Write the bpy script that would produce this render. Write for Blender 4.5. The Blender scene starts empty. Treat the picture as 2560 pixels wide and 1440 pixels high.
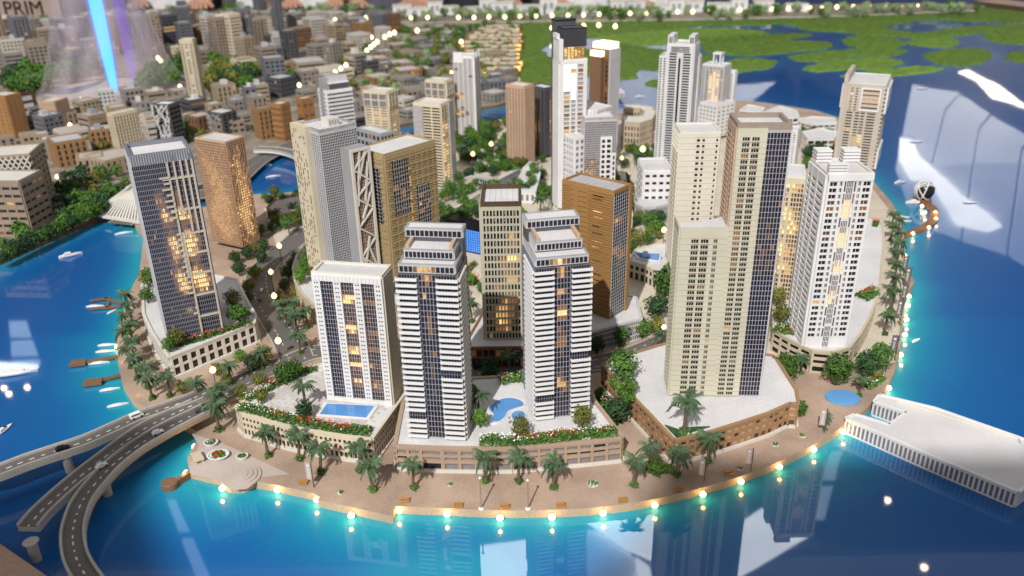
import bpy, bmesh, math, random
import numpy as np
from mathutils import Vector, Matrix, noise
R = random.Random(7)
S = bpy.context.scene
C = S.collection
# ---------------------------------------------------------------- camera
FPX, CZ = 2100.0, 10.0
TH, RO = math.radians(25.0), math.radians(1.15)
_f = Vector((0, math.cos(TH), -math.sin(TH)))
_u0 = Vector((0, math.sin(TH), math.cos(TH)))
_r0 = Vector((1, 0, 0))
_r = _r0*math.cos(RO) - _u0*math.sin(RO)
_u = _u0*math.cos(RO) + _r0*math.sin(RO)
EYE = Vector((0, 0, CZ))
cd = bpy.data.cameras.new('camera')
cd.sensor_width = 36.0
cd.lens = FPX/2560*36.0
cd.clip_start, cd.clip_end = 0.2, 2000
cd.dof.use_dof = True
cd.dof.focus_distance = 18.0
cd.dof.aperture_fstop = cd.lens*0.001/0.085
cam = bpy.data.objects.new('camera', cd)
m = Matrix.Identity(4)
for i in range(3):
    m[i][0], m[i][1], m[i][2] = _r[i], _u[i], -_f[i]
m.translation = EYE
cam.matrix_world = m
C.objects.link(cam)
S.camera = cam
# ---------------------------------------------------------------- render settings
S.view_settings.view_transform = 'Standard'
S.view_settings.look = 'None'
S.view_settings.exposure = 0.14
S.view_settings.gamma = 1.0
S.render.engine = 'CYCLES'
S.cycles.use_denoising = True
S.cycles.max_bounces = 5
S.cycles.diffuse_bounces = 2
S.cycles.glossy_bounces = 3
S.cycles.transmission_bounces = 3
S.cycles.transparent_max_bounces = 8
S.cycles.sample_clamp_indirect = 4.0
S.cycles.caustics_reflective = False
S.cycles.caustics_refractive = False
# ---------------------------------------------------------------- world: soft daylight filling the hall
wd = bpy.data.worlds.new('World')
S.world = wd
wd.use_nodes = True
bg = wd.node_tree.nodes['Background']
bg.inputs[0].default_value = (1.0, 0.96, 0.94, 1)
bg.inputs[1].default_value = 0.36
# sunlight falling through the glass roof of the hall
SUN = Vector((-0.32, -1.1, 1.0)).normalized()      # towards the sun
ld = bpy.data.lights.new('sunlight', 'SPOT')
SD = 260.0
ld.energy = 3.45*4*math.pi*SD*SD
ld.color = (1.0, 0.95, 0.87)
ld.shadow_soft_size = 1.6
ld.spot_size = math.radians(40)
ld.spot_blend = 0.2
sun = bpy.data.objects.new('roof_daylight', ld)
TGT = Vector((0, 32, 0))
sun.location = TGT + SUN*SD
sun.rotation_euler = (-SUN).to_track_quat('-Z', 'Y').to_euler()
C.objects.link(sun)

# ---------------------------------------------------------------- projection helpers (photo pixels -> places on real levels)
def ray(px, py):
    return _f + _r*((px-1280)/FPX) - _u*((py-720)/FPX)
def at(px, py, z=0.0):
    d = ray(px, py)
    if d.z > -1e-4: d.z = -1e-4
    return EYE + d*((z-CZ)/d.z)
def proj(p):
    q = Vector(p)-EYE
    w = q.dot(_f)
    return 1280+FPX*q.dot(_r)/w, 720-FPX*q.dot(_u)/w
def zat(x, y, py):
    k = -(py-720)/FPX            # (q.u)/(q.f)=k
    a = x*_u.x+y*_u.y; b = x*_f.x+y*_f.y
    q = (k*b-a)/(_u.z-k*_f.z)
    return q+CZ
def ppu(p):                      # photo pixels per unit at a point
    return FPX/((Vector(p)-EYE).dot(_f))

# ---------------------------------------------------------------- materials
MATS = {}
def mat(name, rgb, rough=0.6, grain=0.06, scale=18.0, metal=0.0, spec=0.4, bump=0.0, dirt=0.10):
    if name in MATS: return MATS[name]
    M = bpy.data.materials.new(name); M.use_nodes = True
    nt = M.node_tree; b = nt.nodes['Principled BSDF']
    b.inputs['Roughness'].default_value = rough
    b.inputs['Metallic'].default_value = metal
    b.inputs['Specular IOR Level'].default_value = spec
    tc = nt.nodes.new('ShaderNodeTexCoord')
    n1 = nt.nodes.new('ShaderNodeTexNoise'); n1.inputs['Scale'].default_value = scale
    n1.inputs['Detail'].default_value = 4
    n2 = nt.nodes.new('ShaderNodeTexNoise'); n2.inputs['Scale'].default_value = 1.1
    n2.inputs['Detail'].default_value = 3
    nt.links.new(tc.outputs['Object'], n1.inputs['Vector'])
    nt.links.new(tc.outputs['Object'], n2.inputs['Vector'])
    r1 = nt.nodes.new('ShaderNodeMapRange')
    r1.inputs[1].default_value, r1.inputs[2].default_value = 0.3, 0.7
    r1.inputs[3].default_value, r1.inputs[4].default_value = 1-grain, 1+grain
    r2 = nt.nodes.new('ShaderNodeMapRange')
    r2.inputs[1].default_value, r2.inputs[2].default_value = 0.3, 0.7
    r2.inputs[3].default_value, r2.inputs[4].default_value = 1-dirt, 1+dirt*0.5
    nt.links.new(n1.outputs[0], r1.inputs[0]); nt.links.new(n2.outputs[0], r2.inputs[0])
    mu = nt.nodes.new('ShaderNodeMath'); mu.operation = 'MULTIPLY'
    nt.links.new(r1.outputs[0], mu.inputs[0]); nt.links.new(r2.outputs[0], mu.inputs[1])
    vm = nt.nodes.new('ShaderNodeVectorMath'); vm.operation = 'SCALE'
    vm.inputs[0].default_value = rgb
    nt.links.new(mu.outputs[0], vm.inputs['Scale'])
    nt.links.new(vm.outputs[0], b.inputs['Base Color'])
    if bump:
        bp = nt.nodes.new('ShaderNodeBump'); bp.inputs['Strength'].default_value = bump
        bp.inputs['Distance'].default_value = 0.02
        nt.links.new(n1.outputs[0], bp.inputs['Height']); nt.links.new(bp.outputs[0], b.inputs['Normal'])
    MATS[name] = M
    return M
def emat(name, rgb, strength, base=(0.05, 0.04, 0.03), var=0.0, scale=6.0, rough=0.15):
    if name in MATS: return MATS[name]
    M = bpy.data.materials.new(name); M.use_nodes = True
    nt = M.node_tree; b = nt.nodes['Principled BSDF']
    b.inputs['Base Color'].default_value = (*base, 1)
    b.inputs['Roughness'].default_value = rough
    b.inputs['Emission Color'].default_value = (*rgb, 1)
    b.inputs['Emission Strength'].default_value = strength
    if var:
        tc = nt.nodes.new('ShaderNodeTexCoord')
        n1 = nt.nodes.new('ShaderNodeTexNoise'); n1.inputs['Scale'].default_value = scale
        nt.links.new(tc.outputs['Object'], n1.inputs['Vector'])
        r1 = nt.nodes.new('ShaderNodeMapRange')
        r1.inputs[1].default_value, r1.inputs[2].default_value = 0.3, 0.7
        r1.inputs[3].default_value, r1.inputs[4].default_value = strength*(1-var), strength*(1+var)
        nt.links.new(n1.outputs[0], r1.inputs[0]); nt.links.new(r1.outputs[0], b.inputs['Emission Strength'])
    MATS[name] = M
    return M
WHITE = mat('white_card', (0.73, 0.735, 0.755), 0.55, 0.03)
OFFW = mat('off_white_card', (0.66, 0.64, 0.60), 0.6, 0.04)
ROOFW = mat('white_speckled_roof', (0.64, 0.64, 0.665), 0.85, 0.15, 40, bump=0.5, dirt=.12)
CREAM = mat('cream_card', (0.62, 0.56, 0.43), 0.6, 0.05, 40)
BEIGE = mat('beige_speckled_card', (0.545, 0.52, 0.42), 0.7, 0.10, 70, bump=0.2)
SAND = mat('sand_card', (0.56, 0.49, 0.37), 0.65, 0.05, 40)
TAN = mat('tan_card', (0.42, 0.34, 0.19), 0.6, 0.06, 30)
GOLD = mat('ochre_wood_card', (0.34, 0.19, 0.07), 0.55, 0.08, 25)
COPPER = mat('copper_mesh', (0.44, 0.285, 0.185), 0.45, 0.08, 20)
BROWN = mat('brown_card', (0.20, 0.115, 0.065), 0.6, 0.08, 25)
DBROWN = mat('dark_brown_card', (0.085, 0.05, 0.032), 0.6, 0.08, 25)
ORANGE = mat('orange_brown_card', (0.34, 0.18, 0.075), 0.55, 0.06, 20)
PINK = mat('pinkish_beige_card', (0.52, 0.37, 0.27), 0.6, 0.06, 20)
TAUPE = mat('taupe_card', (0.30, 0.245, 0.20), 0.6, 0.06, 20)
GREY = mat('grey_card', (0.33, 0.34, 0.37), 0.55, 0.05, 20)
LGREY = mat('light_grey_card', (0.52, 0.53, 0.56), 0.55, 0.04, 20)
DGREY = mat('dark_grey_card', (0.085, 0.09, 0.105), 0.45, 0.06, 20)
BLACK = mat('black_acrylic', (0.012, 0.012, 0.016), 0.2, 0.02)
SILVER = mat('silver_frame', (0.50, 0.51, 0.55), 0.4, 0.03, metal=0.2)
STEEL = mat('blue_grey_frame', (0.21, 0.22, 0.28), 0.4, 0.03, metal=0.15)
GLASS = mat('dark_tinted_glass', (0.016, 0.017, 0.032), 0.10, 0.2, 9, spec=0.35)
GLASSB = mat('brown_tinted_glass', (0.040, 0.026, 0.022), 0.12, 0.25, 9, spec=0.35)
GLASSG = mat('grey_tinted_glass', (0.21, 0.20, 0.225), 0.14, 0.2, 9, spec=0.55)
GLASSC = mat('clear_smoky_glass', (0.40, 0.385, 0.40), 0.16, 0.2, 9, spec=0.6)
LIT3 = emat('lit_window_bright', (1.0, 0.64, 0.24), 1.3, var=0.4, scale=14)
LIT2 = emat('lit_window_warm', (1.0, 0.54, 0.17), 0.62, var=0.5, scale=14)
LIT1 = emat('lit_window_amber', (0.95, 0.42, 0.13), 0.20, (0.06, 0.035, 0.02), var=0.5, scale=14)
LIT0 = emat('lit_window_faint', (0.8, 0.36, 0.14), 0.07, (0.05, 0.03, 0.022), var=0.5, scale=14)
PAVE = mat('pink_brown_paving', (0.42, 0.31, 0.245), 0.85, 0.18, 40, bump=0.3, dirt=.26)
PAVEC = mat('cream_sand_paving', (0.60, 0.54, 0.45), 0.85, 0.15, 30, bump=0.25)
PAVET = mat('terrace_paving', (0.47, 0.41, 0.38), 0.8, 0.12, 40, bump=0.2)
KERBW = mat('sandstone_quay_wall', (0.50, 0.37, 0.25), 0.8, 0.14, 30, bump=0.3)
ASPH = mat('asphalt', (0.135, 0.125, 0.122), 0.8, 0.12, 40)
CONC = mat('concrete', (0.42, 0.40, 0.37), 0.75, 0.10, 25)
LANEW = mat('lane_paint', (0.80, 0.80, 0.78), 0.7, 0.03)
POOL = mat('pool_blue', (0.10, 0.30, 0.68), 0.12, 0.05, 3, spec=0.5)
TURQ = mat('pool_turquoise', (0.05, 0.30, 0.42), 0.1, 0.05, 3, spec=0.5)
WOOD = mat('brown_timber', (0.21, 0.115, 0.065), 0.6, 0.12, 25)
BENCHW = mat('ochre_bench_wood', (0.38, 0.20, 0.06), 0.55, 0.1, 25)
BOATW = mat('boat_white', (0.82, 0.83, 0.85), 0.35, 0.02)
CITYG = mat('sandy_city_ground', (0.27, 0.235, 0.195), 0.85, 0.18, 2.2, dirt=0.3)
TRUNK = mat('palm_trunk', (0.13, 0.10, 0.07), 0.8, 0.15, 30)
def leafmat(name, rgb, var=0.35):
    if name in MATS: return MATS[name]
    M = bpy.data.materials.new(name); M.use_nodes = True
    nt = M.node_tree; b = nt.nodes['Principled BSDF']
    b.inputs['Roughness'].default_value = 0.75
    b.inputs['Specular IOR Level'].default_value = 0.25
    oi = nt.nodes.new('ShaderNodeObjectInfo')
    tc = nt.nodes.new('ShaderNodeTexCoord')
    n1 = nt.nodes.new('ShaderNodeTexNoise'); n1.inputs['Scale'].default_value = 9
    nt.links.new(tc.outputs['Object'], n1.inputs['Vector'])
    r1 = nt.nodes.new('ShaderNodeMapRange')
    r1.inputs[1].default_value, r1.inputs[2].default_value = 0.3, 0.7
    r1.inputs[3].default_value, r1.inputs[4].default_value = 1-var, 1+var
    nt.links.new(n1.outputs[0], r1.inputs[0])
    r2 = nt.nodes.new('ShaderNodeMapRange'); r2.inputs[3].default_value = 0.75; r2.inputs[4].default_value = 1.25
    nt.links.new(oi.outputs['Random'], r2.inputs[0])
    mu = nt.nodes.new('ShaderNodeMath'); mu.operation = 'MULTIPLY'
    nt.links.new(r1.outputs[0], mu.inputs[0]); nt.links.new(r2.outputs[0], mu.inputs[1])
    vm = nt.nodes.new('ShaderNodeVectorMath'); vm.operation = 'SCALE'; vm.inputs[0].default_value = rgb
    nt.links.new(mu.outputs[0], vm.inputs['Scale'])
    nt.links.new(vm.outputs[0], b.inputs['Base Color'])
    MATS[name] = M
    return M
LEAFG = leafmat('leaf_mid_green', (0.075, 0.17, 0.03))
LEAFB = leafmat('leaf_bright_green', (0.10, 0.215, 0.03))
LEAFD = leafmat('leaf_dark_green', (0.035, 0.085, 0.032))
LEAFO = leafmat('leaf_olive', (0.15, 0.16, 0.035))
LEAFP = leafmat('leaf_pale_green', (0.27, 0.36, 0.20))
PALMG = leafmat('palm_green', (0.07, 0.125, 0.062))
FRED = leafmat('red_flowers', (0.62, 0.03, 0.02), 0.2)
FWHT = leafmat('white_flowers', (0.75, 0.78, 0.72), 0.15)
FORG = leafmat('orange_flowers', (0.70, 0.13, 0.02), 0.2)

# ---------------------------------------------------------------- mesh builder and tagging
BOXF = ((0,3,2,1),(4,5,6,7),(0,1,5,4),(1,2,6,5),(2,3,7,6),(3,0,4,7))
class MB:
    def __init__(s): s.v, s.f, s.m, s.mats = [], [], [], []
    def mi(s, M):
        if M not in s.mats: s.mats.append(M)
        return s.mats.index(M)
    def box(s, x0, x1, y0, y1, z0, z1, M):
        if x0 > x1: x0, x1 = x1, x0
        if y0 > y1: y0, y1 = y1, y0
        if z0 > z1: z0, z1 = z1, z0
        n = len(s.v); k = s.mi(M)
        s.v += [(x0,y0,z0),(x1,y0,z0),(x1,y1,z0),(x0,y1,z0),(x0,y0,z1),(x1,y0,z1),(x1,y1,z1),(x0,y1,z1)]
        for f in BOXF: s.f.append(tuple(n+i for i in f)); s.m.append(k)
    def prism(s, pts, z0, z1, M, Mtop=None):
        pts = [(p[0], p[1]) for p in pts]
        a = sum(pts[i][0]*pts[(i+1) % len(pts)][1]-pts[(i+1) % len(pts)][0]*pts[i][1] for i in range(len(pts)))
        if a < 0: pts = pts[::-1]
        n = len(s.v); c = len(pts); k = s.mi(M); kt = s.mi(Mtop or M)
        s.v += [(p[0], p[1], z0) for p in pts]+[(p[0], p[1], z1) for p in pts]
        s.f.append(tuple(n+c+i for i in range(c))); s.m.append(kt)
        s.f.append(tuple(n+c-1-i for i in range(c))); s.m.append(k)
        for i in range(c):
            j = (i+1) % c
            s.f.append((n+i, n+j, n+c+j, n+c+i)); s.m.append(k)
    def bar(s, p, q, r, M, n=6, r2=None):           # tapered round bar
        p, q = Vector(p), Vector(q); d = (q-p)
        if d.length < 1e-6: return
        d.normalize(); a = d.orthogonal().normalized(); b = d.cross(a)
        r2 = r if r2 is None else r2
        o = len(s.v); k = s.mi(M)
        for c, rr in ((p, r), (q, r2)):
            for i in range(n):
                t = 2*math.pi*i/n; s.v.append(tuple(c+(a*math.cos(t)+b*math.sin(t))*rr))
        for i in range(n):
            j = (i+1) % n; s.f.append((o+i, o+j, o+n+j, o+n+i)); s.m.append(k)
        s.f.append(tuple(o+n-1-i for i in range(n))); s.m.append(k)
        s.f.append(tuple(o+n+i for i in range(n))); s.m.append(k)
    def beam(s, p, q, w, h, M):                     # square beam between two points
        p, q = Vector(p), Vector(q); d = (q-p).normalized()
        up = Vector((0,0,1)) if abs(d.z) < 0.9 else Vector((0,1,0))
        a = d.cross(up).normalized()*w/2; b = a.cross(d).normalized()*h/2
        o = len(s.v); k = s.mi(M)
        for c in (p, q):
            for e in (a+b, -a+b, -a-b, a-b): s.v.append(tuple(c+e))
        for f in ((0,1,5,4),(1,2,6,5),(2,3,7,6),(3,0,4,7),(3,2,1,0),(4,5,6,7)):
            s.f.append(tuple(o+i for i in f)); s.m.append(k)
    def lathe(s, c, prof, M, n=12):                 # prof [(r,z)...]
        o = len(s.v); k = s.mi(M)
        for r, z in prof:
            for i in range(n):
                t = 2*math.pi*i/n; s.v.append((c[0]+r*math.cos(t), c[1]+r*math.sin(t), c[2]+z))
        for a in range(len(prof)-1):
            for i in range(n):
                j = (i+1) % n
                s.f.append((o+a*n+i, o+a*n+j, o+(a+1)*n+j, o+(a+1)*n+i)); s.m.append(k)
        s.f.append(tuple(o+n-1-i for i in range(n))); s.m.append(k)
        l = o+(len(prof)-1)*n; s.f.append(tuple(l+i for i in range(n))); s.m.append(k)
    def mesh(s, name):
        me = bpy.data.meshes.new(name)
        me.from_pydata(s.v, [], s.f)
        for M in s.mats: me.materials.append(M)
        if len(s.mats) > 1: me.polygons.foreach_set('material_index', s.m)
        me.update()
        return me
    def build(s, name, parent=None, loc=None, rz=0):
        if not s.v: return None
        return add(name, s.mesh(name), parent, loc, rz)
def add(name, me, parent=None, loc=None, rz=0):
    o = bpy.data.objects.new(name, me)
    if parent is not None: o.parent = parent
    if loc is not None: o.location = loc
    if rz: o.rotation_euler = (0, 0, rz)
    C.objects.link(o)
    return o
def tag(o, label, cat, group=None):
    o['label'] = label; o['category'] = cat
    if group: o['group'] = group
    return o
def thing(name, label, cat, loc=(0,0,0), rz=0, group=None):
    o = add(name, None, None, loc, rz)
    o.empty_display_size = 0.1
    return tag(o, label, cat, group)
def struct(o): o['kind'] = 'structure'; return o
def stuff(o):
    if o: o['kind'] = 'stuff'
    return o
def dup(root, loc, rz=0.0, sc=1.0, label=None, group=None):
    r = root.copy(); C.objects.link(r)
    r.location = loc; r.rotation_euler = (0, 0, rz); r.scale = (sc, sc, sc)
    if label: r['label'] = label
    if group: r['group'] = group
    for ch in root.children:
        c = ch.copy(); C.objects.link(c); c.parent = r
        for g in ch.children:
            d = g.copy(); C.objects.link(d); d.parent = c
    return r
ORD = ['first','second','third','fourth','fifth','sixth','seventh','eighth','ninth','tenth','eleventh','twelfth','thirteenth','fourteenth','fifteenth','sixteenth','seventeenth','eighteenth','nineteenth','twentieth']
def ordi(i):
    if i < 20: return ORD[i]
    t = ['twenty','thirty','forty','fifty','sixty','seventy','eighty','ninety'][(i+1)//10-2]
    k = (i+1) % 10
    if k == 0: return {'twenty':'twentieth','thirty':'thirtieth','forty':'fortieth','fifty':'fiftieth','sixty':'sixtieth','seventy':'seventieth','eighty':'eightieth','ninety':'ninetieth'}[t]
    return t+'-'+ORD[k-1]
ZG, ZP = 0.17, 0.72
MULL = mat('mullion_grey', (0.40, 0.39, 0.43), 0.45, 0.03)
FRB = mat('frame_beige_card', (0.52, 0.47, 0.40), 0.6, 0.05)
# ================================================================ terrain and water
def px(pts, z=0.0): return [tuple(at(x, y, z)) for x, y in pts]
ISLE = [(330,560),(362,600),(352,690),(330,740),(312,790),(300,830),(296,880),(300,930),(310,975),(335,1015),(380,1045),(470,1082),(492,1095),(496,1118),(484,1140),(472,1165),(478,1196),(520,1207),(553,1214),(556,1224),(580,1234),(612,1232),(636,1220),(700,1232),(788,1252),(802,1262),(797,1268),(984,1310),(990,1284),(1060,1287),(1130,1290),(1210,1294),(1280,1295),(1340,1295),(1400,1293),(1460,1290),(1515,1285),(1580,1277),(1640,1266),(1700,1252),(1760,1236),(1815,1220),(1865,1204),(1910,1187),(1955,1168),(2000,1146),(2045,1122),(2080,1100),(2110,1078),(2150,1048),(2185,1018),(2212,985),(2232,950),(2245,905),(2251,850),(2258,790),(2266,745),(2284,718),(2276,705),(2264,690),(2260,640),(2256,590),(2246,550),(2225,515),(2195,480),(2150,430),(2125,380),(2110,330),(2092,302),(2040,285),(1960,272),(1860,258),(1760,268),(1660,276),(1560,290),(1400,292),(1290,300),(1215,312),(1100,338),(1005,352),(920,400),(830,450),(760,488),(700,494),(640,496),(560,520)]
LEFT = [(-900,1010),(-300,800),(0,664),(80,628),(150,596),(220,566),(285,541),(330,530),(430,500),(560,450),(640,406),(700,392),(765,392),(840,385),(905,352),(1000,320),(1100,300),(1210,274),(1240,270),(1285,258),(1297,215),(1297,55),(1000,27),(500,27),(-1700,27)]
isle_pts, left_pts = px(ISLE), px(LEFT)
def land(name, pts, z1, Mside, Mtop):
    b = MB(); b.prism(pts, -0.3, z1, Mside, Mtop)
    return struct(b.build(name))
land('island_ground', isle_pts, ZG, KERBW, PAVE)
land('city_ground', left_pts, ZG-0.01, WOOD, CITYG)
# green mangrove islets, raised and rough on top
def smooth_poly(pts, n=4):
    out = []; c = len(pts)
    for i in range(c):
        p0, p1, p2, p3 = (Vector(pts[(i+k-1) % c]) for k in range(4))
        for j in range(n):
            t = j/n
            out.append(tuple(0.5*((2*p1)+(p2-p0)*t+(2*p0-5*p1+4*p2-p3)*t*t+(3*p1-p0-3*p2+p3)*t**3)))
    return out
def inpoly(X, Y, pts):
    ins = np.zeros(X.shape, bool); n = len(pts)
    for i in range(n):
        x0, y0 = pts[i][0], pts[i][1]; x1, y1 = pts[(i+1) % n][0], pts[(i+1) % n][1]
        if y0 == y1: continue
        c = ((y0 > Y) != (y1 > Y)) & (X < (x1-x0)*(Y-y0)/(y1-y0)+x0)
        ins ^= c
    return ins
def pdist(X, Y, pts):
    d = np.full(X.shape, 1e9); n = len(pts)
    for i in range(n):
        ax, ay = pts[i][0], pts[i][1]; bx, by = pts[(i+1) % n][0]-ax, pts[(i+1) % n][1]-ay
        L = bx*bx+by*by
        if L < 1e-9: continue
        t = np.clip(((X-ax)*bx+(Y-ay)*by)/L, 0, 1)
        d = np.minimum(d, np.hypot(X-ax-t*bx, Y-ay-t*by))
    return d
GRASS = leafmat('mangrove_green', (0.115, 0.20, 0.030), 0.5)
_n = GRASS.node_tree.nodes
for q in _n:
    if q.type == 'TEX_NOISE': q.inputs['Scale'].default_value = 2.6; q.inputs['Detail'].default_value = 8; q.inputs['Roughness'].default_value = .75
ISLETS = [
 [(1296,60),(1400,52),(1560,47),(1800,42),(2050,36),(2300,28),(2440,22),(2600,20),(2600,58),(2500,56),(2440,55),(2330,50),(2240,62),(2170,80),(2090,80),(2020,76),(1960,62),(1900,64),(1760,66),(1640,80),(1560,92),(1480,96),(1400,104),(1360,120),(1380,150),(1420,170),(1440,196),(1400,218),(1330,214),(1296,214)],
 [(1490,92),(1560,84),(1640,78),(1760,70),(1860,74),(1925,84),(1900,98),(1800,104),(1700,110),(1600,114),(1520,108)],
 [(2065,66),(2100,58),(2180,64),(2230,72),(2290,82),(2400,70),(2520,62),(2620,66),(2620,86),(2480,82),(2400,90),(2300,96),(2200,92),(2110,82)],
 [(1700,98),(1800,88),(1940,86),(2025,84),(2030,90),(1960,100),(1880,108),(1780,112),(1715,110)],
 [(2105,98),(2150,90),(2230,98),(2270,108),(2240,122),(2160,122),(2120,112)],
 [(1750,118),(1840,104),(1960,102),(2050,104),(2082,112),(2060,124),(1960,134),(1860,140),(1780,134)],
 [(1540,108),(1600,118),(1700,130),(1780,140),(1790,158),(1760,172),(1690,178),(1600,176),(1540,160)],
 [(1972,144),(2030,132),(2120,124),(2220,122),(2270,128),(2240,138),(2120,146),(2030,154),(1985,152)],
 [(2268,102),(2330,94),(2390,98),(2392,114),(2340,120),(2280,114)],
 [(1995,172),(2060,156),(2150,146),(2230,146),(2264,156),(2220,170),(2120,176),(2030,180)],
 [(2306,138),(2360,124),(2430,122),(2482,132),(2470,154),(2400,166),(2340,160),(2320,150)],
 [(2100,192),(2180,176),(2280,166),(2350,168),(2362,176),(2300,186),(2200,192)],
 [(1604,212),(1660,196),(1740,182),(1800,176),(1810,194),(1750,214),(1680,222)],
 [(1800,160),(1860,148),(1930,150),(1938,162),(1900,176),(1830,182)],
 [(2452,86),(2520,72),(2600,74),(2600,108),(2520,110),(2470,102)],
 [(2508,144),(2560,128),(2640,128),(2640,162),(2560,160)],
 [(1560,140),(1500,130),(1440,120),(1450,160),(1480,200),(1540,200),(1600,190)],
]
islet_polys = []
for pts in ISLETS:
    P = smooth_poly([at(x, y)[:] for x, y in pts], 4)
    P = [(p[0], p[1]) for p in P]
    islet_polys.append(P)
    xs = [p[0] for p in P]; ys = [p[1] for p in P]
    st = 0.30
    nx = int((max(xs)-min(xs))/st)+3; ny = int((max(ys)-min(ys))/st)+3
    gx = min(xs)-st+np.arange(nx)*st; gy = min(ys)-st+np.arange(ny)*st
    X, Y = np.meshgrid(gx, gy)
    ins = inpoly(X, Y, P); d = pdist(X, Y, P)
    sd = np.where(ins, d, -d)-0.02
    sd = sd+0.30*np.array([[noise.noise(Vector((x*.55, y*.55, 7.7)))+.5*noise.noise(Vector((x*1.7, y*1.7, 2.2))) for x, y in zip(a_, b_)] for a_, b_ in zip(X, Y)])
    # pull the outside ring of vertices on to the outline by clipping height
    Z = np.where(sd > 0, 0.04+0.09*(1-np.exp(-sd/0.4)), -0.10)
    rr = np.random.RandomState(len(islet_polys)).rand(*X.shape)
    Z = Z+np.where(sd > 0, (rr-0.5)*0.10, 0)
    vs = np.stack([X, Y, Z], -1).reshape(-1, 3)
    keep = (sd > -st*1.5)
    fs = []
    for j in range(ny-1):
        for i in range(nx-1):
            if keep[j,i] and keep[j,i+1] and keep[j+1,i] and keep[j+1,i+1]:
                a = j*nx+i; fs.append((a, a+1, a+nx+1, a+nx))
    me = bpy.data.meshes.new('mangrove_islet'); me.from_pydata(vs.tolist(), [], fs)
    me.materials.append(GRASS); me.update()
    struct(add('mangrove_islet', me))
# far shore strip
far_pts = px([(980,62),(1300,60),(1700,55),(2100,46),(2440,32),(2470,18),(2300,14),(1700,22),(1000,26)])
land('far_shore_ground', far_pts, 0.25, CONC, CITYG)

# ---- water: painted board, deep blue with turquoise shallows along the shores, under a glossy clear coat
def water():
    ys = [6.5]
    while ys[-1] < 90: ys.append(ys[-1]*1.018)
    ys = np.array(ys); cols = 240
    t = np.linspace(-1, 1, cols)
    X = np.outer(np.clip(ys*0.75+2.5, 0, 75), t); Y = np.repeat(ys[:, None], cols, 1)
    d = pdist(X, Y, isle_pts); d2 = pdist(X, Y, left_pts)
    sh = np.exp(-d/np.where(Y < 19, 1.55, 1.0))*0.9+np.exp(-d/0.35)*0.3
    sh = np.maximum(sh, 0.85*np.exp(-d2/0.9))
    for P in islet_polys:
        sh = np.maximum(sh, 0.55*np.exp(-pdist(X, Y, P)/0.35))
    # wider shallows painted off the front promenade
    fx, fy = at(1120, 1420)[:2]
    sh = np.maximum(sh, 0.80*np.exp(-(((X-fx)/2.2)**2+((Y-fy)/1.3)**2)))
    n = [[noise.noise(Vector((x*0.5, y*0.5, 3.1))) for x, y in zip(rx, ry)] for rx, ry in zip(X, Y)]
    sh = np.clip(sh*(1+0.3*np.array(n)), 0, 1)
    ny = len(ys); vs = np.stack([X, Y, np.zeros_like(X)], -1).reshape(-1, 3)
    fs = [(j*cols+i, j*cols+i+1, (j+1)*cols+i+1, (j+1)*cols+i) for j in range(ny-1) for i in range(cols-1)]
    me = bpy.data.meshes.new('water'); me.from_pydata(vs.tolist(), [], fs)
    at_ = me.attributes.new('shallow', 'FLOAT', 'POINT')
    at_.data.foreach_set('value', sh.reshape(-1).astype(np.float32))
    for p in me.polygons: pass
    M = bpy.data.materials.new('painted_water'); M.use_nodes = True
    nt = M.node_tree; b = nt.nodes['Principled BSDF']
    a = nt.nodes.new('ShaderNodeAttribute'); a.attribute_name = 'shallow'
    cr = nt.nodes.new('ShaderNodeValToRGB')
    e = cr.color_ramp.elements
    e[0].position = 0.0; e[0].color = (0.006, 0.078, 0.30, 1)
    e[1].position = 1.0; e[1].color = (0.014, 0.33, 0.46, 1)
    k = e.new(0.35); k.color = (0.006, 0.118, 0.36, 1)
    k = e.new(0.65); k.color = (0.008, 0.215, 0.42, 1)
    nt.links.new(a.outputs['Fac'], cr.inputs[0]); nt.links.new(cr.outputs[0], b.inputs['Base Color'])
    b.inputs['Roughness'].default_value = 0.38
    b.inputs['Specular IOR Level'].default_value = 0.22
    b.inputs['Coat Weight'].default_value = 1.0
    b.inputs['Coat Roughness'].default_value = 0.025
    b.inputs['Coat IOR'].default_value = 1.45
    tc = nt.nodes.new('ShaderNodeTexCoord')
    n1 = nt.nodes.new('ShaderNodeTexNoise'); n1.inputs['Scale'].default_value = 0.35; n1.inputs['Detail'].default_value = 2
    nt.links.new(tc.outputs['Object'], n1.inputs['Vector'])
    bp = nt.nodes.new('ShaderNodeBump'); bp.inputs['Strength'].default_value = 0.05; bp.inputs['Distance'].default_value = 0.05
    nt.links.new(n1.outputs[0], bp.inputs['Height']); nt.links.new(bp.outputs[0], b.inputs['Coat Normal'])
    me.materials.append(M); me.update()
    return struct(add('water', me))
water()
b = MB(); b.box(-80, 80, 6.0, 92, -0.9, -0.35, WOOD); struct(b.build('table_board'))
b = MB(); b.box(-200, 200, -60, 260, -19, -18.8, mat('hall_floor', (0.30, 0.27, 0.25), 0.35, 0.05, 2)); struct(b.build('hall_floor'))

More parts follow.
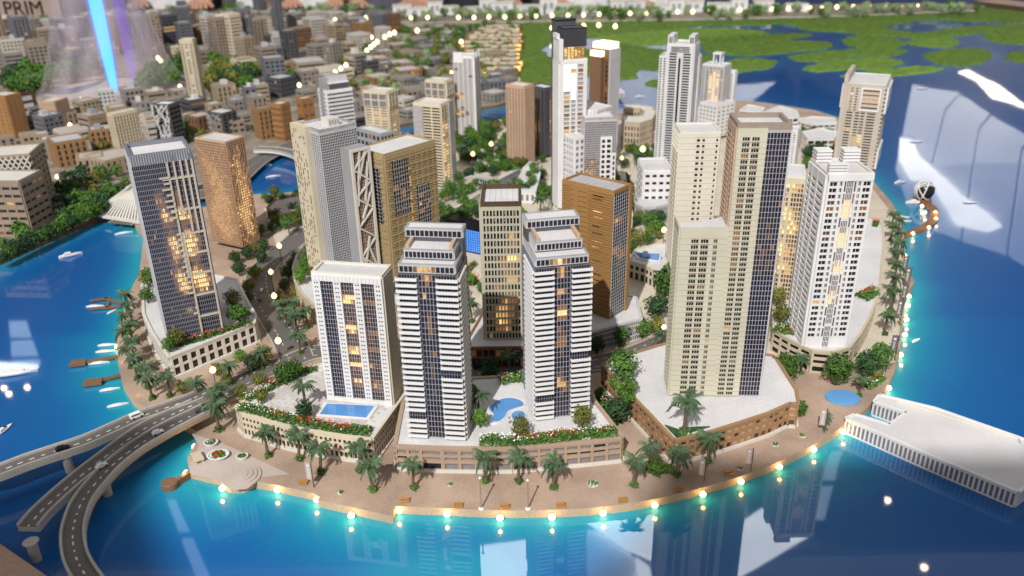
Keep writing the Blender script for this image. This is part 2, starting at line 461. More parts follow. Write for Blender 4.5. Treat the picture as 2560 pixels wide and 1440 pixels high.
# ---- the hall overhead, seen mirrored in the water: bright roof panes between beams, pale wall panels with daylight put in as emission
def mirror_pt(x, y, yp=None, zp=None):
    W_ = at(x, y, 0); d = (W_-EYE); d.z = -d.z
    t_ = (yp-W_.y)/d.y if yp else zp/d.z
    return W_+d*t_
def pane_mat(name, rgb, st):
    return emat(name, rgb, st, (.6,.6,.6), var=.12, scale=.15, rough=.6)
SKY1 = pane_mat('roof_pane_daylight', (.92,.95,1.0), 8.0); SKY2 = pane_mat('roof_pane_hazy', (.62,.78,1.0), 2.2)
WALLP = pane_mat('wall_panel_daylight_glow', (.80,.82,.86), .80); WALLC = pane_mat('wall_panel_sun_glow', (1.0,.98,.90), 3.2); WALLW = pane_mat('lit_hall_opening', (1.0,.80,.60), 6.0)
def flat(name, pts, M, yp=None, zp=None, th=.4):
    P = [mirror_pt(x, y, yp, zp) for x, y in pts]; n = len(P); b = MB(); k = b.mi(M)
    off = Vector((0, th, 0)) if yp else Vector((0, 0, th))
    b.v = [tuple(p) for p in P]+[tuple(p+off) for p in P]
    b.f = [tuple(range(n)), tuple(range(2*n-1, n-1, -1))]+[(i, (i+1) % n, n+(i+1) % n, n+i) for i in range(n)]; b.m = [k]*len(b.f)
    return struct(b.build(name))
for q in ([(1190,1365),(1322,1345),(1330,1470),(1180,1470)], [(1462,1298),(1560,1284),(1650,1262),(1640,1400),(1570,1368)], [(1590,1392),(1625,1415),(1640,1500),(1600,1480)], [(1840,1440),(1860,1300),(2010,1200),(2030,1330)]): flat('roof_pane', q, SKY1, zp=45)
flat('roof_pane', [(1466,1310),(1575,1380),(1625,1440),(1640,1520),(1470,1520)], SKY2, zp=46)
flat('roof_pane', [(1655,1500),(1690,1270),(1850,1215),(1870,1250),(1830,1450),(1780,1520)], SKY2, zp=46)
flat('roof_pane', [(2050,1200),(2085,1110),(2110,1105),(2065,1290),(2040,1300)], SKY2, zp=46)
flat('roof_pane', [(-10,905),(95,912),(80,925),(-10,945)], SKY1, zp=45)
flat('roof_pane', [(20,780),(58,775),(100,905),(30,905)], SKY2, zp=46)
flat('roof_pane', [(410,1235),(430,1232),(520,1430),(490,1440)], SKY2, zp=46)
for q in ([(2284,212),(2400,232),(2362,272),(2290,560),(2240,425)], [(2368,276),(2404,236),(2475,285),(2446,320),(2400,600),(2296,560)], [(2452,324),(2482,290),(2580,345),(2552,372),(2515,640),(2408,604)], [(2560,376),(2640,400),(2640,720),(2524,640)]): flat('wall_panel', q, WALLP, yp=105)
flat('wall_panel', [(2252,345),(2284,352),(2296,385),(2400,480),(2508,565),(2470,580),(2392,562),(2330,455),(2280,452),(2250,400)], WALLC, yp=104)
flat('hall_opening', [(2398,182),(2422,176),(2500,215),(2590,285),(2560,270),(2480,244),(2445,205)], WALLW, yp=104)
flat('wall_panel', [(1960,210),(2040,205),(2090,330),(2060,300),(1960,262)], WALLP, yp=105) if False else None
flat('wall_panel', [(1700,225),(1940,205),(1860,270),(1720,280)], WALLP, yp=108)
HALLM = mat('hall_interior', (.055,.055,.07), .8, .1, .2)
b = MB(); b.box(-220, 220, 112, 113, -18.8, 47, HALLM); struct(b.build('hall_back_wall'))
b = MB(); b.box(-220, 220, 62, 113, 47, 48, HALLM); struct(b.build('hall_ceiling'))
for k in range(8): b = MB(); b.box(-220, 220, 64+6*k, 64.7+6*k, 45.9, 46.9, HALLM); struct(b.build('ceiling_beam'))
# unseen panels added behind the viewer, outlined to keep the sun off the lower right water and the left bridges
def shade_blocker(pts, z=30):
    P = []
    for x, y in pts:
        g = at(x, y, .05); q = g+(sun.location-g)*((z-g.z)/(sun.location.z-g.z)); P.append((q.x, q.y))
    b = MB(); b.prism(P, z, z+.5, HALLM); struct(b.build('shade_blocker_panel'))
shade_blocker([(1628,1268),(1640,1225),(1700,1203),(1850,1196),(2100,1194),(2900,1192),(2900,1700),(1250,1700),(1560,1420)])
shade_blocker([(478,1100),(420,1140),(350,1195),(318,1255),(312,1320),(335,1420),(380,1530),(-400,1700),(-200,1330),(100,1215),(330,1120)])
for x, y in ((2220,1250),(2311,1418),(10,970),(22,984),(68,968)):
    p = mirror_pt(x, y, zp=30); b = MB(); b.lathe((p.x, p.y, p.z), [(.10,-.1),(.22,0),(.2,.15),(.05,.3)], emat('pendant_bulb', (1,.72,.5), 40), 10); b.bar((p.x, p.y, p.z+.3), (p.x, p.y, 45), .03, BLACK, 5)
    struct(b.build('pendant_lamp'))

# ---- sheets lying on the island: paving, roads
def sheet(name, pts, z, M, sm=0):
    P = [at(x, y, z)[:2] for x, y in pts]
    if sm: P = [p[:2] for p in smooth_poly([(a, b_, 0) for a, b_ in P], sm)]
    b = MB(); n = len(P)
    a = sum(P[i][0]*P[(i+1) % n][1]-P[(i+1) % n][0]*P[i][1] for i in range(n))
    if a < 0: P = P[::-1]
    b.v = [(p[0], p[1], z) for p in P]; b.f = [tuple(range(n))]; b.m = [0]; b.mi(M)
    return struct(b.build(name))
sheet('cream_paving', [(1560,860),(1700,820),(1930,905),(2205,912),(2238,905),(2246,850),(2254,770),(2258,700),(2250,610),(2235,540),(2180,470),(2100,330),(1960,276),(1560,300),(1220,318),(1010,356),(780,490),(660,520),(700,640),(760,760),(1180,860),(1400,880)], ZG+0.006, PAVEC)
# road ribbons with kerbs and dashes
def catmull(P, n=10):
    out = []
    for i in range(len(P)-1):
        p0 = P[max(i-1, 0)]; p1 = P[i]; p2 = P[i+1]; p3 = P[min(i+2, len(P)-1)]
        for j in range(n):
            t = j/n
            out.append(0.5*((2*p1)+(p2-p0)*t+(2*p0-5*p1+4*p2-p3)*t*t+(3*p1-p0-3*p2+p3)*t**3))
    out.append(P[-1]); return out
def ribbon(P, o0, o1, z0, z1, b, M):
    n = len(P); o = len(b.v); k = b.mi(M)
    for i in range(n):
        d = (P[min(i+1, n-1)]-P[max(i-1, 0)]); d.z = 0; d.normalize()
        s = Vector((d.y, -d.x, 0))
        for (a, z) in ((o0, z0), (o1, z0), (o1, z1), (o0, z1)):
            q = P[i]+s*a; b.v.append((q.x, q.y, P[i].z+z))
    for i in range(n-1):
        for e in range(4):
            a0 = o+i*4+e; a1 = o+i*4+(e+1) % 4
            b.f.append((a0, a0+4, a1+4, a1)); b.m.append(k)
    b.f.append((o, o+1, o+2, o+3)); b.m.append(k)
    e = o+(n-1)*4; b.f.append((e+3, e+2, e+1, e)); b.m.append(k)
def road(name, pts, w, z=ZG, lanes=(0.0,)):
    P = catmull([Vector(at(x, y, z)) for x, y in pts], 10)
    b = MB(); ribbon(P, -w/2, w/2, -0.005, 0.012, b, ASPH); r = struct(b.build(name))
    b = MB(); ribbon(P, -w/2-0.035, -w/2, -0.005, 0.03, b, CONC); ribbon(P, w/2, w/2+0.035, -0.005, 0.03, b, CONC)
    b.build('kerb', r)
    b = MB(); L = 0
    for i in range(len(P)-1):
        seg = (P[i+1]-P[i]); n = max(1, int(seg.length/0.08))
        for k in range(n):
            L += seg.length/n
            if (L % 0.30) < 0.10:
                a = P[i]+seg*(k/n); c = P[i]+seg*((k+0.95)/n)
                for ln in lanes: 
                    s = Vector((seg.y, -seg.x, 0)).normalized()*ln
                    ribbon([a+s, c+s], -0.007, 0.007, 0.0135, 0.016, b, LANEW)
    b.build('lane_marking', r)
    return r
road('avenue', [(500,1012),(560,978),(640,940),(720,906),(800,880),(900,885),(1000,905),(1120,920),(1180,925),(1300,935),(1400,920),(1500,908),(1560,893),(1620,872),(1690,840)], 0.62, ZG+0.012, (-0.15, 0.15))
road('side_street', [(742,900),(722,850),(690,800),(655,740),(650,690),(680,650),(735,605),(770,570)], 0.75, ZG+0.010, (-0.18, 0.18))
road('back_street', [(1090,545),(1140,520),(1200,495),(1290,452),(1340,420)], 0.7, ZG+0.008)
road('valley_road', [(300,560),(420,505),(560,470),(650,400),(760,350)], 0.9, ZG+0.004)
# ================================================================ towers
PANES = {}
def spans(n, a, b, pier):
    c = (b-a)/n
    return [(a+c*i+pier/2, a+c*(i+1)-pier/2) for i in range(n)]
def glow(glass, bulbs=(), rnd=0.0, th=(0.85, 0.5, 0.24, 0.1)):
    def fn(uf, wf):
        v = 0
        for bu, bw, ru, rw, s in bulbs:
            v += s*math.exp(-((uf-bu)/ru)**2-((wf-bw)/rw)**2)
        v = v*R.uniform(0.6, 1.3)+(R.random() < rnd)*R.uniform(0.1, 0.6)
        for k, M in zip(th, (LIT3, LIT2, LIT1, LIT0)):
            if v > k: return M
        return glass
    return fn
class Vol:
    def __init__(s, t, x0, x1, y0, y1, z0, z1, M=None, name='body'):
        s.t, s.x0, s.x1, s.y0, s.y1, s.z0, s.z1 = t, x0, x1, y0, y1, z0, z1
        s.h = z1-z0
        if M:
            b = MB(); b.box(x0, x1, y0, y1, z0, z1, M); s.o = b.build(name, t.root)
    def len(s, f): return (s.x1-s.x0) if f in 'RB' else (s.y1-s.y0)
    def bx(s, b, f, u0, u1, d0, d1, w0, w1, M):
        # u runs left to right as seen from outside on R and (flipped) L
        if f == 'R': b.box(s.x0+u0, s.x0+u1, s.y0-d1, s.y0-d0, s.z0+w0, s.z0+w1, M)
        elif f == 'L': b.box(s.x0-d1, s.x0-d0, s.y1-u1, s.y1-u0, s.z0+w0, s.z0+w1, M)
        elif f == 'E': b.box(s.x1+d0, s.x1+d1, s.y0+u0, s.y0+u1, s.z0+w0, s.z0+w1, M)
        else: b.box(s.x1-u1, s.x1-u0, s.y1+d0, s.y1+d1, s.z0+w0, s.z0+w1, M)
    def pt(s, f, u, d, w):
        if f == 'R': return (s.x0+u, s.y0-d, s.z0+w)
        if f == 'L': return (s.x0-d, s.y1-u, s.z0+w)
        if f == 'E': return (s.x1+d, s.y0+u, s.z0+w)
        return (s.x1-u, s.y1+d, s.z0+w)
    def grid(s, f, cols, rows, fm, pane, d=0.03, U=None, W=None, pd=0.3, mull=0, name='facade_grid', solo=True, wname='window', mm=None):
        t = s.t; b = MB()
        U = U or (0, s.len(f)); W = W or (0, s.h)
        L = s.len(f)
        u = U[0]
        for (a, c) in cols:
            if a-u > 1e-5: s.bx(b, f, u, a, 0.0, d, W[0], W[1], fm)
            u = c
        if U[1]-u > 1e-5: s.bx(b, f, u, U[1], 0.0, d, W[0], W[1], fm)
        w = W[0]; bands = []
        for (a, c) in rows:
            if a-w > 1e-5: bands.append((w, a))
            w = c
        if W[1]-w > 1e-5: bands.append((w, W[1]))
        for (a, c) in bands: s.bx(b, f, U[0]+0.001, U[1]-0.001, 0.0, d*0.9, a+0.0005, c-0.0005, fm)
        for (a, c) in cols:
            for k in range(mull):
                m = a+(c-a)*(k+1)/(mull+1)
                s.bx(b, f, m-0.0035, m+0.0035, 0.0, d*0.5, W[0]+0.002, W[1]-0.002, mm or fm)
        b.build(name, t.root)
        if not pane: return
        for (ua, ub) in cols:
            for (wa, wb) in rows:
                M = pane(((ua+ub)/2-U[0])/(U[1]-U[0]), ((wa+wb)/2-W[0])/(W[1]-W[0]))
                if solo and t.np < 300:
                    t.np += 1
                    key = (round(ub-ua, 3), round(wb-wa, 3), f in 'RB', M.name, round(d*pd, 4))
                    if key not in PANES:
                        q = MB(); du, dw, th = (ub-ua)/2, (wb-wa)/2, d*pd/2
                        if f in 'RB': q.box(-du, du, -th, th, -dw, dw, M)
                        else: q.box(-th, th, -du, du, -dw, dw, M)
                        PANES[key] = q.mesh('window')
                    add(wname, PANES[key], t.root, s.pt(f, (ua+ub)/2, d*pd/2, (wa+wb)/2))
                else:
                    s.bx(t.panes, f, ua, ub, 0.0, d*pd, wa, wb, M)
    def roof(s, Mroof=None, Mpar=None, ph=0.05, th=0.04, lines=0):
        b = MB(); e = 0.012
        b.box(s.x0+th, s.x1-th, s.y0+th, s.y1-th, s.z1-0.02, s.z1+0.008, Mroof or ROOFW)
        if lines:
            n = lines
            for i in range(1, n):
                x = s.x0+th+(s.x1-s.x0-2*th)*i/n
                b.box(x-0.004, x+0.004, s.y0+th, s.y1-th, s.z1+0.008, s.z1+0.0095, GREY)
        b.build('roof', s.t.root)
        b = MB(); z0, z1 = s.z1-0.03, s.z1+ph; M = Mpar or OFFW
        b.box(s.x0-e, s.x1+e, s.y0-e, s.y0+th, z0, z1, M); b.box(s.x0-e, s.x1+e, s.y1-th, s.y1+e, z0, z1, M)
        b.box(s.x0-e, s.x0+th, s.y0+th, s.y1-th, z0, z1-0.001, M); b.box(s.x1-th, s.x1+e, s.y0+th, s.y1-th, z0, z1-0.001, M)
        b.build('parapet', s.t.root)
TLOG = []
class Tower:
    def __init__(s, name, label, nt, rt=None, lt=None, nb=None, h=None, zb=ZP, a=None, b=None, cat='tower', group=None):
        if nb:
            N = at(nb[0], nb[1], zb); zt = zat(N.x, N.y, nt[1]); h = zt-zb
        else:
            zt = zb+h; N = at(nt[0], nt[1], zt); N.z = zb
        u = v = None
        if rt: u = (at(rt[0], rt[1], zt)-Vector((N.x, N.y, zt)))
        if lt: v = (at(lt[0], lt[1], zt)-Vector((N.x, N.y, zt)))
        au = math.atan2(u.y, u.x) if u else None
        av = math.atan2(v.y, v.x) if v else None
        dev = 0
        if u and v:
            dev = (av-au-math.pi/2+math.pi) % (2*math.pi)-math.pi
            # trust the longer side more
            k = v.length/(u.length+v.length)
            ang = au+dev*k
        elif u: ang = au
        else: ang = av-math.pi/2
        s.a = a or u.length; s.b = b or v.length; s.h = h
        s.np = 0; s.panes = MB()
        s.root = thing(name, label, cat, (N.x, N.y, zb), ang, group)
        s.N, s.ang = N, ang
        TLOG.append((name, label[:30], round(s.a, 2), round(s.b, 2), round(h, 2), round(math.degrees(dev)), round(math.degrees(ang)), [round(c, 1) for c in N]))
    def vol(s, x0=0, x1=1, y0=0, y1=1, z0=0, z1=1, M=None, name='body'):
        return Vol(s, x0*s.a, x1*s.a, y0*s.b, y1*s.b, z0*s.h, z1*s.h, M, name)
    def part(s, name, b): return b.build(name, s.root)
    def done(s):
        stuff(s.panes.build('window_panes', s.root))
def frac(L, *ps): return [(p*L, q*L) for p, q in ps]
def plain_back(V, M, nw=12, pane=None, faces='EB', nu=6):
    for f in faces:
        L = V.len(f)
        V.grid(f, spans(nu, 0, L, L/nu*0.45), spans(nw, 0, V.h, V.h/nw*0.5), M, pane or (lambda u, w: GLASS), d=0.02, solo=False)

# ---- white tower with three tall glass strips (front left)
t = Tower('apartment_tower', 'white tower with three tall glass strips, beside the rectangular pool', (952,695), (983,668), (777,686), nb=(983,1012), group='towers of the model city')
V = t.vol(M=BLACK); L = V.len('L'); h = V.h
gl = glow(GLASS, [(0.50,0.86,.15,.05,1.3),(0.42,0.84,.12,.03,.8),(0.5,0.62,.15,.045,1.4),(0.5,0.42,.16,.05,1.2),(0.8,0.8,.12,.04,.5),(0.6,0.3,.14,.04,.5),(0.5,.15,.14,.06,.8),(0.8,.1,.1,.04,.4),(0.5,.5,.13,.5,.32),(0.82,.5,.1,.5,.22)], 0.0)
gl2 = glow(GLASS, [], 0.0); glb = glow(GLASSB, [(0.50,0.87,.09,.022,1.4),(0.45,0.84,.09,.02,.8),(0.8,0.84,.1,.02,.5),(0.5,0.63,.09,.02,1.5),(0.5,0.60,.12,.025,.6),(0.8,0.58,.1,.02,.4),(0.5,0.43,.1,.03,1.1),(0.8,0.45,.1,.02,.5),(0.5,0.31,.09,.02,1.2),(0.62,0.3,.16,.03,.5),(0.5,.15,.09,.03,.8),(.8,.12,.09,.04,.45),(.55,.5,.3,.6,.16)], 0)
rows = spans(28, 0.03*h, 0.955*h, 0.02)
for (p, q) in ((.115,.30),(.41,.595),(.705,.89)):
    V.grid('L', spans(5, p*L, q*L, 0.008), spans(28, 0.03*h, 0.955*h, 0.008), MULL, (lambda u, w, p=p: (gl if p < .3 else glb)(p+u*.18, w)), d=0.008, U=(p*L, q*L), W=(0.03*h, 0.955*h))
for (p, q) in ((0,.115),(.30,.41),(.595,.705),(.89,1)):
    m = (p+q)/2; c = [((m-.028)*L, (m-.006)*L), ((m+.006)*L, (m+.028)*L)]
    V.grid('L', c, spans(28, 0.03*h, 0.955*h, 0.056), WHITE, gl2, d=0.045, U=(p*L, q*L), W=(0, 0.955*h), name='white_pier', solo=False)
b = MB(); V.bx(b, 'L', 0, L, 0, 0.047, 0, 0.0295*h, WHITE); t.part('plinth', b)
b = MB(); V.bx(b, 'L', 0, L, 0, 0.05, 0.955*h, h, WHITE)
for i in range(1, 18): V.bx(b, 'L', L*i/18-0.003, L*i/18+0.003, 0.05, 0.052, 0.955*h, h-0.01, GREY)
t.part('top_band', b)
Lr = V.len('R')
V.grid('R', spans(5, 0, Lr, Lr*0.13), spans(28, 0.02*h, 0.93*h, 0.07), SAND, gl2, d=0.03, solo=False)
V.roof(Mpar=OFFW, lines=9)
plain_back(V, OFFW); t.done()

# ---- the two balcony towers
def balcony_tower(label, N, front, nb, rt, lt, bulbs, wraps):
    t = Tower('apartment_tower', label, N, rt, lt, nb=nb, group='towers of the model city')
    side = 'L' if front == 'R' else 'R'
    V = t.vol(M=DGREY); L = V.len(front); h = V.h; n = 29
    gl = glow(GLASS, bulbs, 0.02)
    V.grid(front, spans(5, .35*L, .64*L, 0.008), spans(n*1, 0, h, 0.008), MULL, gl, d=0.009, U=(.35*L, .64*L))
    for (p, q) in ((0.02,.35),(.64,.98)):
        V.grid(front, spans(7, p*L, q*L, 0.010), spans(n, 0, h, 0.008), STEEL, glow(GLASS, [], 0.0), d=0.02, U=(p*L, q*L), solo=False)
    fl = h/n; mb = {}
    dep = 0.085
    for k, (p, q) in enumerate(((-0.03,.335),(.655,1.03))):
        b = MB(); V2 = Vol(t, 0, L if front == 'R' else 0, 0, L if front == 'L' else 0, 0, 1)
        # tapering balcony tray: slab, solid front rail and side return
        def q3(u0, u1, d0, d1, w0, w1): V2.bx(b, front, u0, u1, d0, d1, w0, w1, WHITE)
        q3(p*L, q*L, 0, dep, 0, fl*0.16)
        q3(p*L, q*L, dep-0.014, dep+0.004, 0.001, fl*0.50)
        q3(p*L, p*L+0.014, 0.02, dep-0.014, fl*0.16, fl*0.48); q3(q*L-0.014, q*L, 0.02, dep-0.014, fl*0.16, fl*0.48)
        me = b.mesh('balcony')
        sk = {(0,4),(1,12)}
        for i in range(n):
            if (k, i) in sk: continue
            o = add('balcony', me, t.root)
            o.location = (V.x0, V.y0, V.z0+fl*i+fl*0.12) if front == 'R' else (V.x0, V.y0, V.z0+fl*i+fl*0.12)
            if k == wraps: o.rotation_euler = (0, 0, 0)
    Ls = V.len(side)
    V.grid(side, spans(8, 0, Ls, 0.03), spans(n, 0, h, 0.05), TAUPE if front == 'L' else STEEL, glow(GLASSB, [], 0.03), d=0.02, solo=False)
    b = MB()
    if front == 'R':
        for i in range(n): V.bx(b, side, Ls*0.3, Ls+0.02, 0.02, 0.06, fl*i+fl*.1, fl*i+fl*.5, WHITE)
    else:
        for i in range(n): V.bx(b, side, -0.02, Ls*0.7, 0.02, 0.06, fl*i+fl*.1, fl*i+fl*.5, OFFW)
    t.part('side_balconies', b)
    # stepped crown: three tiers, each with a window band and white roof
    def tier(p0, p1, f0, f1, z0, z1, Mb, name):
        # p along the front (0..1), f depth from the front (0..1)
        if front == 'R': W_ = t.vol(p0, p1, f0, f1, z0, z1, Mb, name)
        else: W_ = t.vol(f0, f1, 1-p1, 1-p0, z0, z1, Mb, name)
        Lf = W_.len(front)
        W_.grid(front, spans(12, 0.012, Lf-0.012, 0.012), [(W_.h-0.138, W_.h-0.022)], LGREY, glow(GLASS, [(.45,.5,.16,1,0.9)] if name == 'lower_tier' else [], 0), d=0.02, W=(W_.h-0.15, W_.h), solo=False, name='window_band')
        Ls = W_.len(side)
        W_.grid(side, spans(9, 0.012, Ls-0.012, 0.012), [(W_.h-0.138, W_.h-0.022)], LGREY, glow(GLASS), d=0.02, W=(W_.h-0.15, W_.h), solo=False, name='window_band')
        W_.roof(Mpar=GREY, ph=0.018, th=0.03)
        return W_
    dz = 1/h
    tier(0.02, 0.97, 0.03, 0.97, 1.0, 1+0.17*dz, DGREY, 'lower_tier')
    tier(0.08, 0.92, 0.26, 0.96, 1+0.17*dz, 1+0.36*dz, DGREY, 'middle_tier')
    tier(0.02, 1.0, 0.72, 1.04, 0.0, 1+0.60*dz, DGREY, 'back_slab')
    for p in (0.10, 0.84):
        b = MB(); z0 = h+0.36; z1 = h+0.45
        if front == 'R': b.box(p*t.a, (p+.06)*t.a, 0.30*t.b, 0.72*t.b, z0, z1, PINK)
        else: b.box(0.30*t.a, 0.72*t.a, (1-p-.06)*t.b, (1-p)*t.b, z0, z1, PINK)
        t.part('terrace_wall', b)
    t.done(); return t
balcony_tower('balcony tower with white slabs and a lit top band, right of the three-strip tower', (1142,690), 'L', (1162,1096), (1160,640), (995,682),
  [(.5,1.0,.3,.03,1.0),(.45,.71,.12,.04,.4),(.6,.67,.12,.03,.3),(.5,.5,.1,.4,.12)], 0)
balcony_tower('balcony tower with white slabs and an open terrace on top, beside the curved pool', (1326,672), 'R', (1340,1046), (1472,655), (1318,610),
  [(.45,.97,.2,.03,.9),(.4,.84,.3,.02,.5),(.5,.71,.3,.03,1.1),(.5,.52,.3,.035,.6),(.45,.24,.25,.03,.8),(.7,.2,.2,.03,.5),(.5,.5,.3,.5,.12)], 0)

# ---- lattice tower
t = Tower('office_tower', 'narrow beige lattice tower with rows of slot windows, in the middle of the model', (1210,517), (1302,515), (1208,472), nb=(1214,848), zb=ZP, group='towers of the model city')
V = t.vol(M=DBROWN); L = V.len('R'); h = V.h
LAT = mat('greenish_beige_card', (0.47,0.45,0.36), 0.6, 0.05)
for f in 'RL':
    n = 18; L = V.len(f)
    gl = glow(BLACK, [(.75,.78,.12,.03,.7),(.8,.74,.12,.02,.5),(.7,.66,.2,.02,.9),(.75,.62,.25,.03,.9),(.6,.55,.25,.03,.5),(.75,.48,.2,.03,1),(.4,.43,.2,.02,.6),(.7,.33,.25,.05,.6),(.5,.22,.25,.05,1),(.5,.12,.2,.05,.9)] if f == 'R' else [], 0.03)
    V.grid(f, spans(11, 0.03, L-0.03, 0.027), spans(n, 0.02, h-0.06, 0.042), LAT, gl, d=0.045, pd=0.12)
b = MB()
for i in range(n):
    for j in range(11):
        if R.random() < 0.75:
            c = (L-0.06)/11; u = 0.03+c*(j+0.5)+R.uniform(-.006, .006); w = 0.02+(h-0.08)/n*(i+.5)
            V.bx(b, 'R', u-0.004, u+0.004, 0.005, 0.03, w-0.06*R.uniform(.2,1), w+0.06*R.uniform(.2,1), LAT)
t.part('slot_shade', b)
V.roof(ph=0.10, th=0.05, Mpar=DBROWN, lines=6)
plain_back(V, LAT); t.done()

# ---- golden brown tower
t = Tower('office_tower', 'ochre brown tower with a white gridded glass side, behind the open-terrace balcony tower', (1530,484), (1577,465), (1407,454), nb=(1524,797), group='towers of the model city')
V = t.vol(M=DBROWN); L = V.len('L'); h = V.h
n = 52
gl = glow(DBROWN, [(.73,.83,.08,.012,2),(.75,.79,.1,.01,1),(.75,.52,.1,.02,.7),(.72,.47,.1,.02,.7),(.6,.4,.1,.02,.6)], 0)
b = MB()
for i in range(n):
    w0 = h*i/n
    V.bx(b, 'L', 0, L, 0, 0.022 if i % 2 else 0.034, w0+0.002, w0+h/n-0.012, GOLD)
t.part('louvre', b)
rows = spans(22, .12*h, .98*h, h/22*.45)
V.grid('L', [(.19*L,.25*L),(.34*L,.52*L)], rows, GOLD, glow(GLASS, [], .02), d=0.04, U=(.17*L,.54*L), W=(.10*h, h), mull=1, mm=OFFW)
V.grid('L', [(.6*L,.86*L)], [(h*q, h*q+0.03) for q in (.40,.44,.50,.53,.78,.83,.9,.94)], GOLD, lambda u, w: LIT2 if (0.2 < w < .85 and w not in (0,)) and R.random() < .7 else DBROWN, d=0.036, U=(.58*L,.88*L), W=(.38*h,.96*h), solo=True, pd=0.8) if False else None
for q, M in ((.835,LIT3),(.79,LIT2),(.60,LIT2),(.575,LIT1),(.555,LIT2),(.535,LIT1),(.515,LIT1),(.45,LIT1),(.34,BLACK),(.29,BLACK),(.93,BLACK),(.955,BLACK),(.72,BLACK),(.665,BLACK)):
    b = MB(); V.bx(b, 'L', .62*L, (.62+R.uniform(.12,.22))*L, 0.034, 0.037, q*h, q*h+0.016, M); t.part('louvre_slot', b)
Lr = V.len('R')
V.grid('R', spans(7, 0.02, Lr-0.08, 0.008), spans(36, 0.0, h-0.03, 0.008), LGREY, glow(GLASS, [(.2,.78,.3,.03,.5),(.2,.55,.3,.03,.4),(.7,.5,.3,.03,.3),(.5,.5,.5,.5,.1)], .02), d=0.009, U=(0.0, Lr-0.08))
b = MB(); V.bx(b, 'R', Lr-0.08, Lr+0.02, 0, 0.05, 0, h+0.03, GOLD); t.part('corner_fin', b)
V.roof(Mroof=GLASSG, Mpar=GOLD, ph=0.06, th=0.035)
b = MB()
for i in range(1, 12):
    x = t.a*i/12; b.box(x-0.006, x+0.006, 0.04, t.b-0.04, h+0.009, h+0.02, LGREY)
for i in range(1, 9):
    y = t.b*i/9; b.box(0.04, t.a-0.04, y-0.006, y+0.006, h+0.0085, h+0.018, LGREY)
t.part('roof_grid', b); plain_back(V, GOLD); t.done()

# ---- big beige double tower
t = Tower('apartment_tower', 'tallest beige speckled tower with a lower wing, on the triangular podium', (1683,588), (1948,592), (1677,552), nb=(1672,985), group='towers of the model city')
hh = zat(*(t.N+Vector((math.cos(t.ang), math.sin(t.ang), 0))*t.a*0.62)[:2], 320)-ZP
zk = hh/t.h
xa = .485
Vl = t.vol(0, xa, 0, .85, 0, 1, BLACK, 'lower_wing'); Vh = t.vol(xa, 1, 0, 1, 0, zk, BLACK, 'main_shaft')
h = Vl.h; L = Vl.len('R')
gw = glow(BLACK, [], .04)
Vl.grid('R', frac(L, (.24,.39),(.44,.60),(.71,.79)), spans(29, .0*h, .985*h, h/29*.34), BEIGE, gw, d=0.045, mull=2, pd=.25)
b = MB()
for i in range(30): Vl.bx(b, 'R', 0, L, 0.045, 0.0465, h*.985*i/29-.004, h*.985*i/29+.001, TAUPE)
for i in range(29):
    for (p, q) in ((.24,.39),(.44,.60)):
        Vl.bx(b, 'R', p*L-.01, q*L+.01, 0.045, 0.06, h*.985*i/29+.012, h*.985*i/29+.03, BEIGE)
t.part('sill', b)
Ls = Vl.len('L')
Vl.grid('L', spans(4, 0, Ls, .05), spans(40, 0, h, .05), BEIGE, lambda u, w: GLASSB, d=0.03, solo=False)
b = MB()
Vl.bx(b, 'R', 0, L, 0.0, 0.045, h, h+.16, BEIGE); Vl.bx(b, 'L', 0, Ls, 0, .03, h, h+.16, BEIGE)
t.part('parapet', b)
b = MB(); b.box(0.005, Vl.x1-.005, 0.03, Vl.y1, h-.01, h+.012, ROOFW)
b.v += [(.03, .01, h+.15), (Vl.x1-.02, .01, h+.15), (Vl.x1-.02, Vl.y1*.85, h+.15), (.03,.01,h+.165), (Vl.x1-.02,.01,h+.165), (Vl.x1-.02, Vl.y1*.85, h+.165)]
o = len(b.v)-6; k = b.mi(ROOFW)
for f in ((2,1,0),(3,4,5),(0,1,4,3),(1,2,5,4),(2,0,3,5)): b.f.append(tuple(o+i for i in f)); b.m.append(k)
t.part('sloping_roof', b)
L = Vh.len('R'); H2 = Vh.h; n2 = 51
ghw = glow(BLACK, [(.3,.75,.3,.02,.25),(.3,.62,.3,.05,.3),(.3,.52,.3,.04,.2)], .1)
Vh.grid('R', frac(L, (.10,.235),(.28,.42)), spans(n2, 0, .975*H2, H2/n2*.34), BEIGE, ghw, d=0.045, U=(0,.56*L), mull=2, pd=.25)
Vh.grid('R', spans(7, .56*L, L, .009), spans(n2, 0, H2*.985, .009), MULL, glow(GLASS, [(.5,.55,.6,.3,.1)], .02), d=0.009, U=(.56*L, L), solo=False)
b = MB()
for i in range(n2):
    Vh.bx(b, 'R', 0, .56*L, 0.045, 0.0465, H2*.975*i/n2-.004, H2*.975*i/n2+.001, TAUPE)
    for (p, q) in ((.10,.235),(.28,.42)):
        Vh.bx(b, 'R', p*L-.01, q*L+.01, 0.045, 0.06, H2*.975*i/n2+.008, H2*.975*i/n2+.022, BEIGE)
t.part('sill', b)
Ls = Vh.len('L')
Vh.grid('L', [(.02*Ls,.45*Ls),(.5*Ls,.62*Ls),(.74*Ls,.9*Ls)], spans(n2, 0, .975*H2, H2/n2*.3), PINK, lambda u, w: GLASSB if u < .5 else BLACK, d=0.03, W=(.5*H2, H2), solo=False)
Ve = Vh
Vh.grid('E', spans(8, 0, Vh.len('E'), .014), spans(n2, 0, H2, .014), LGREY, glow(GLASS, [], .05), d=0.03, solo=False)
Vh.roof(Mpar=TAUPE, ph=.09, th=.05); t.done()

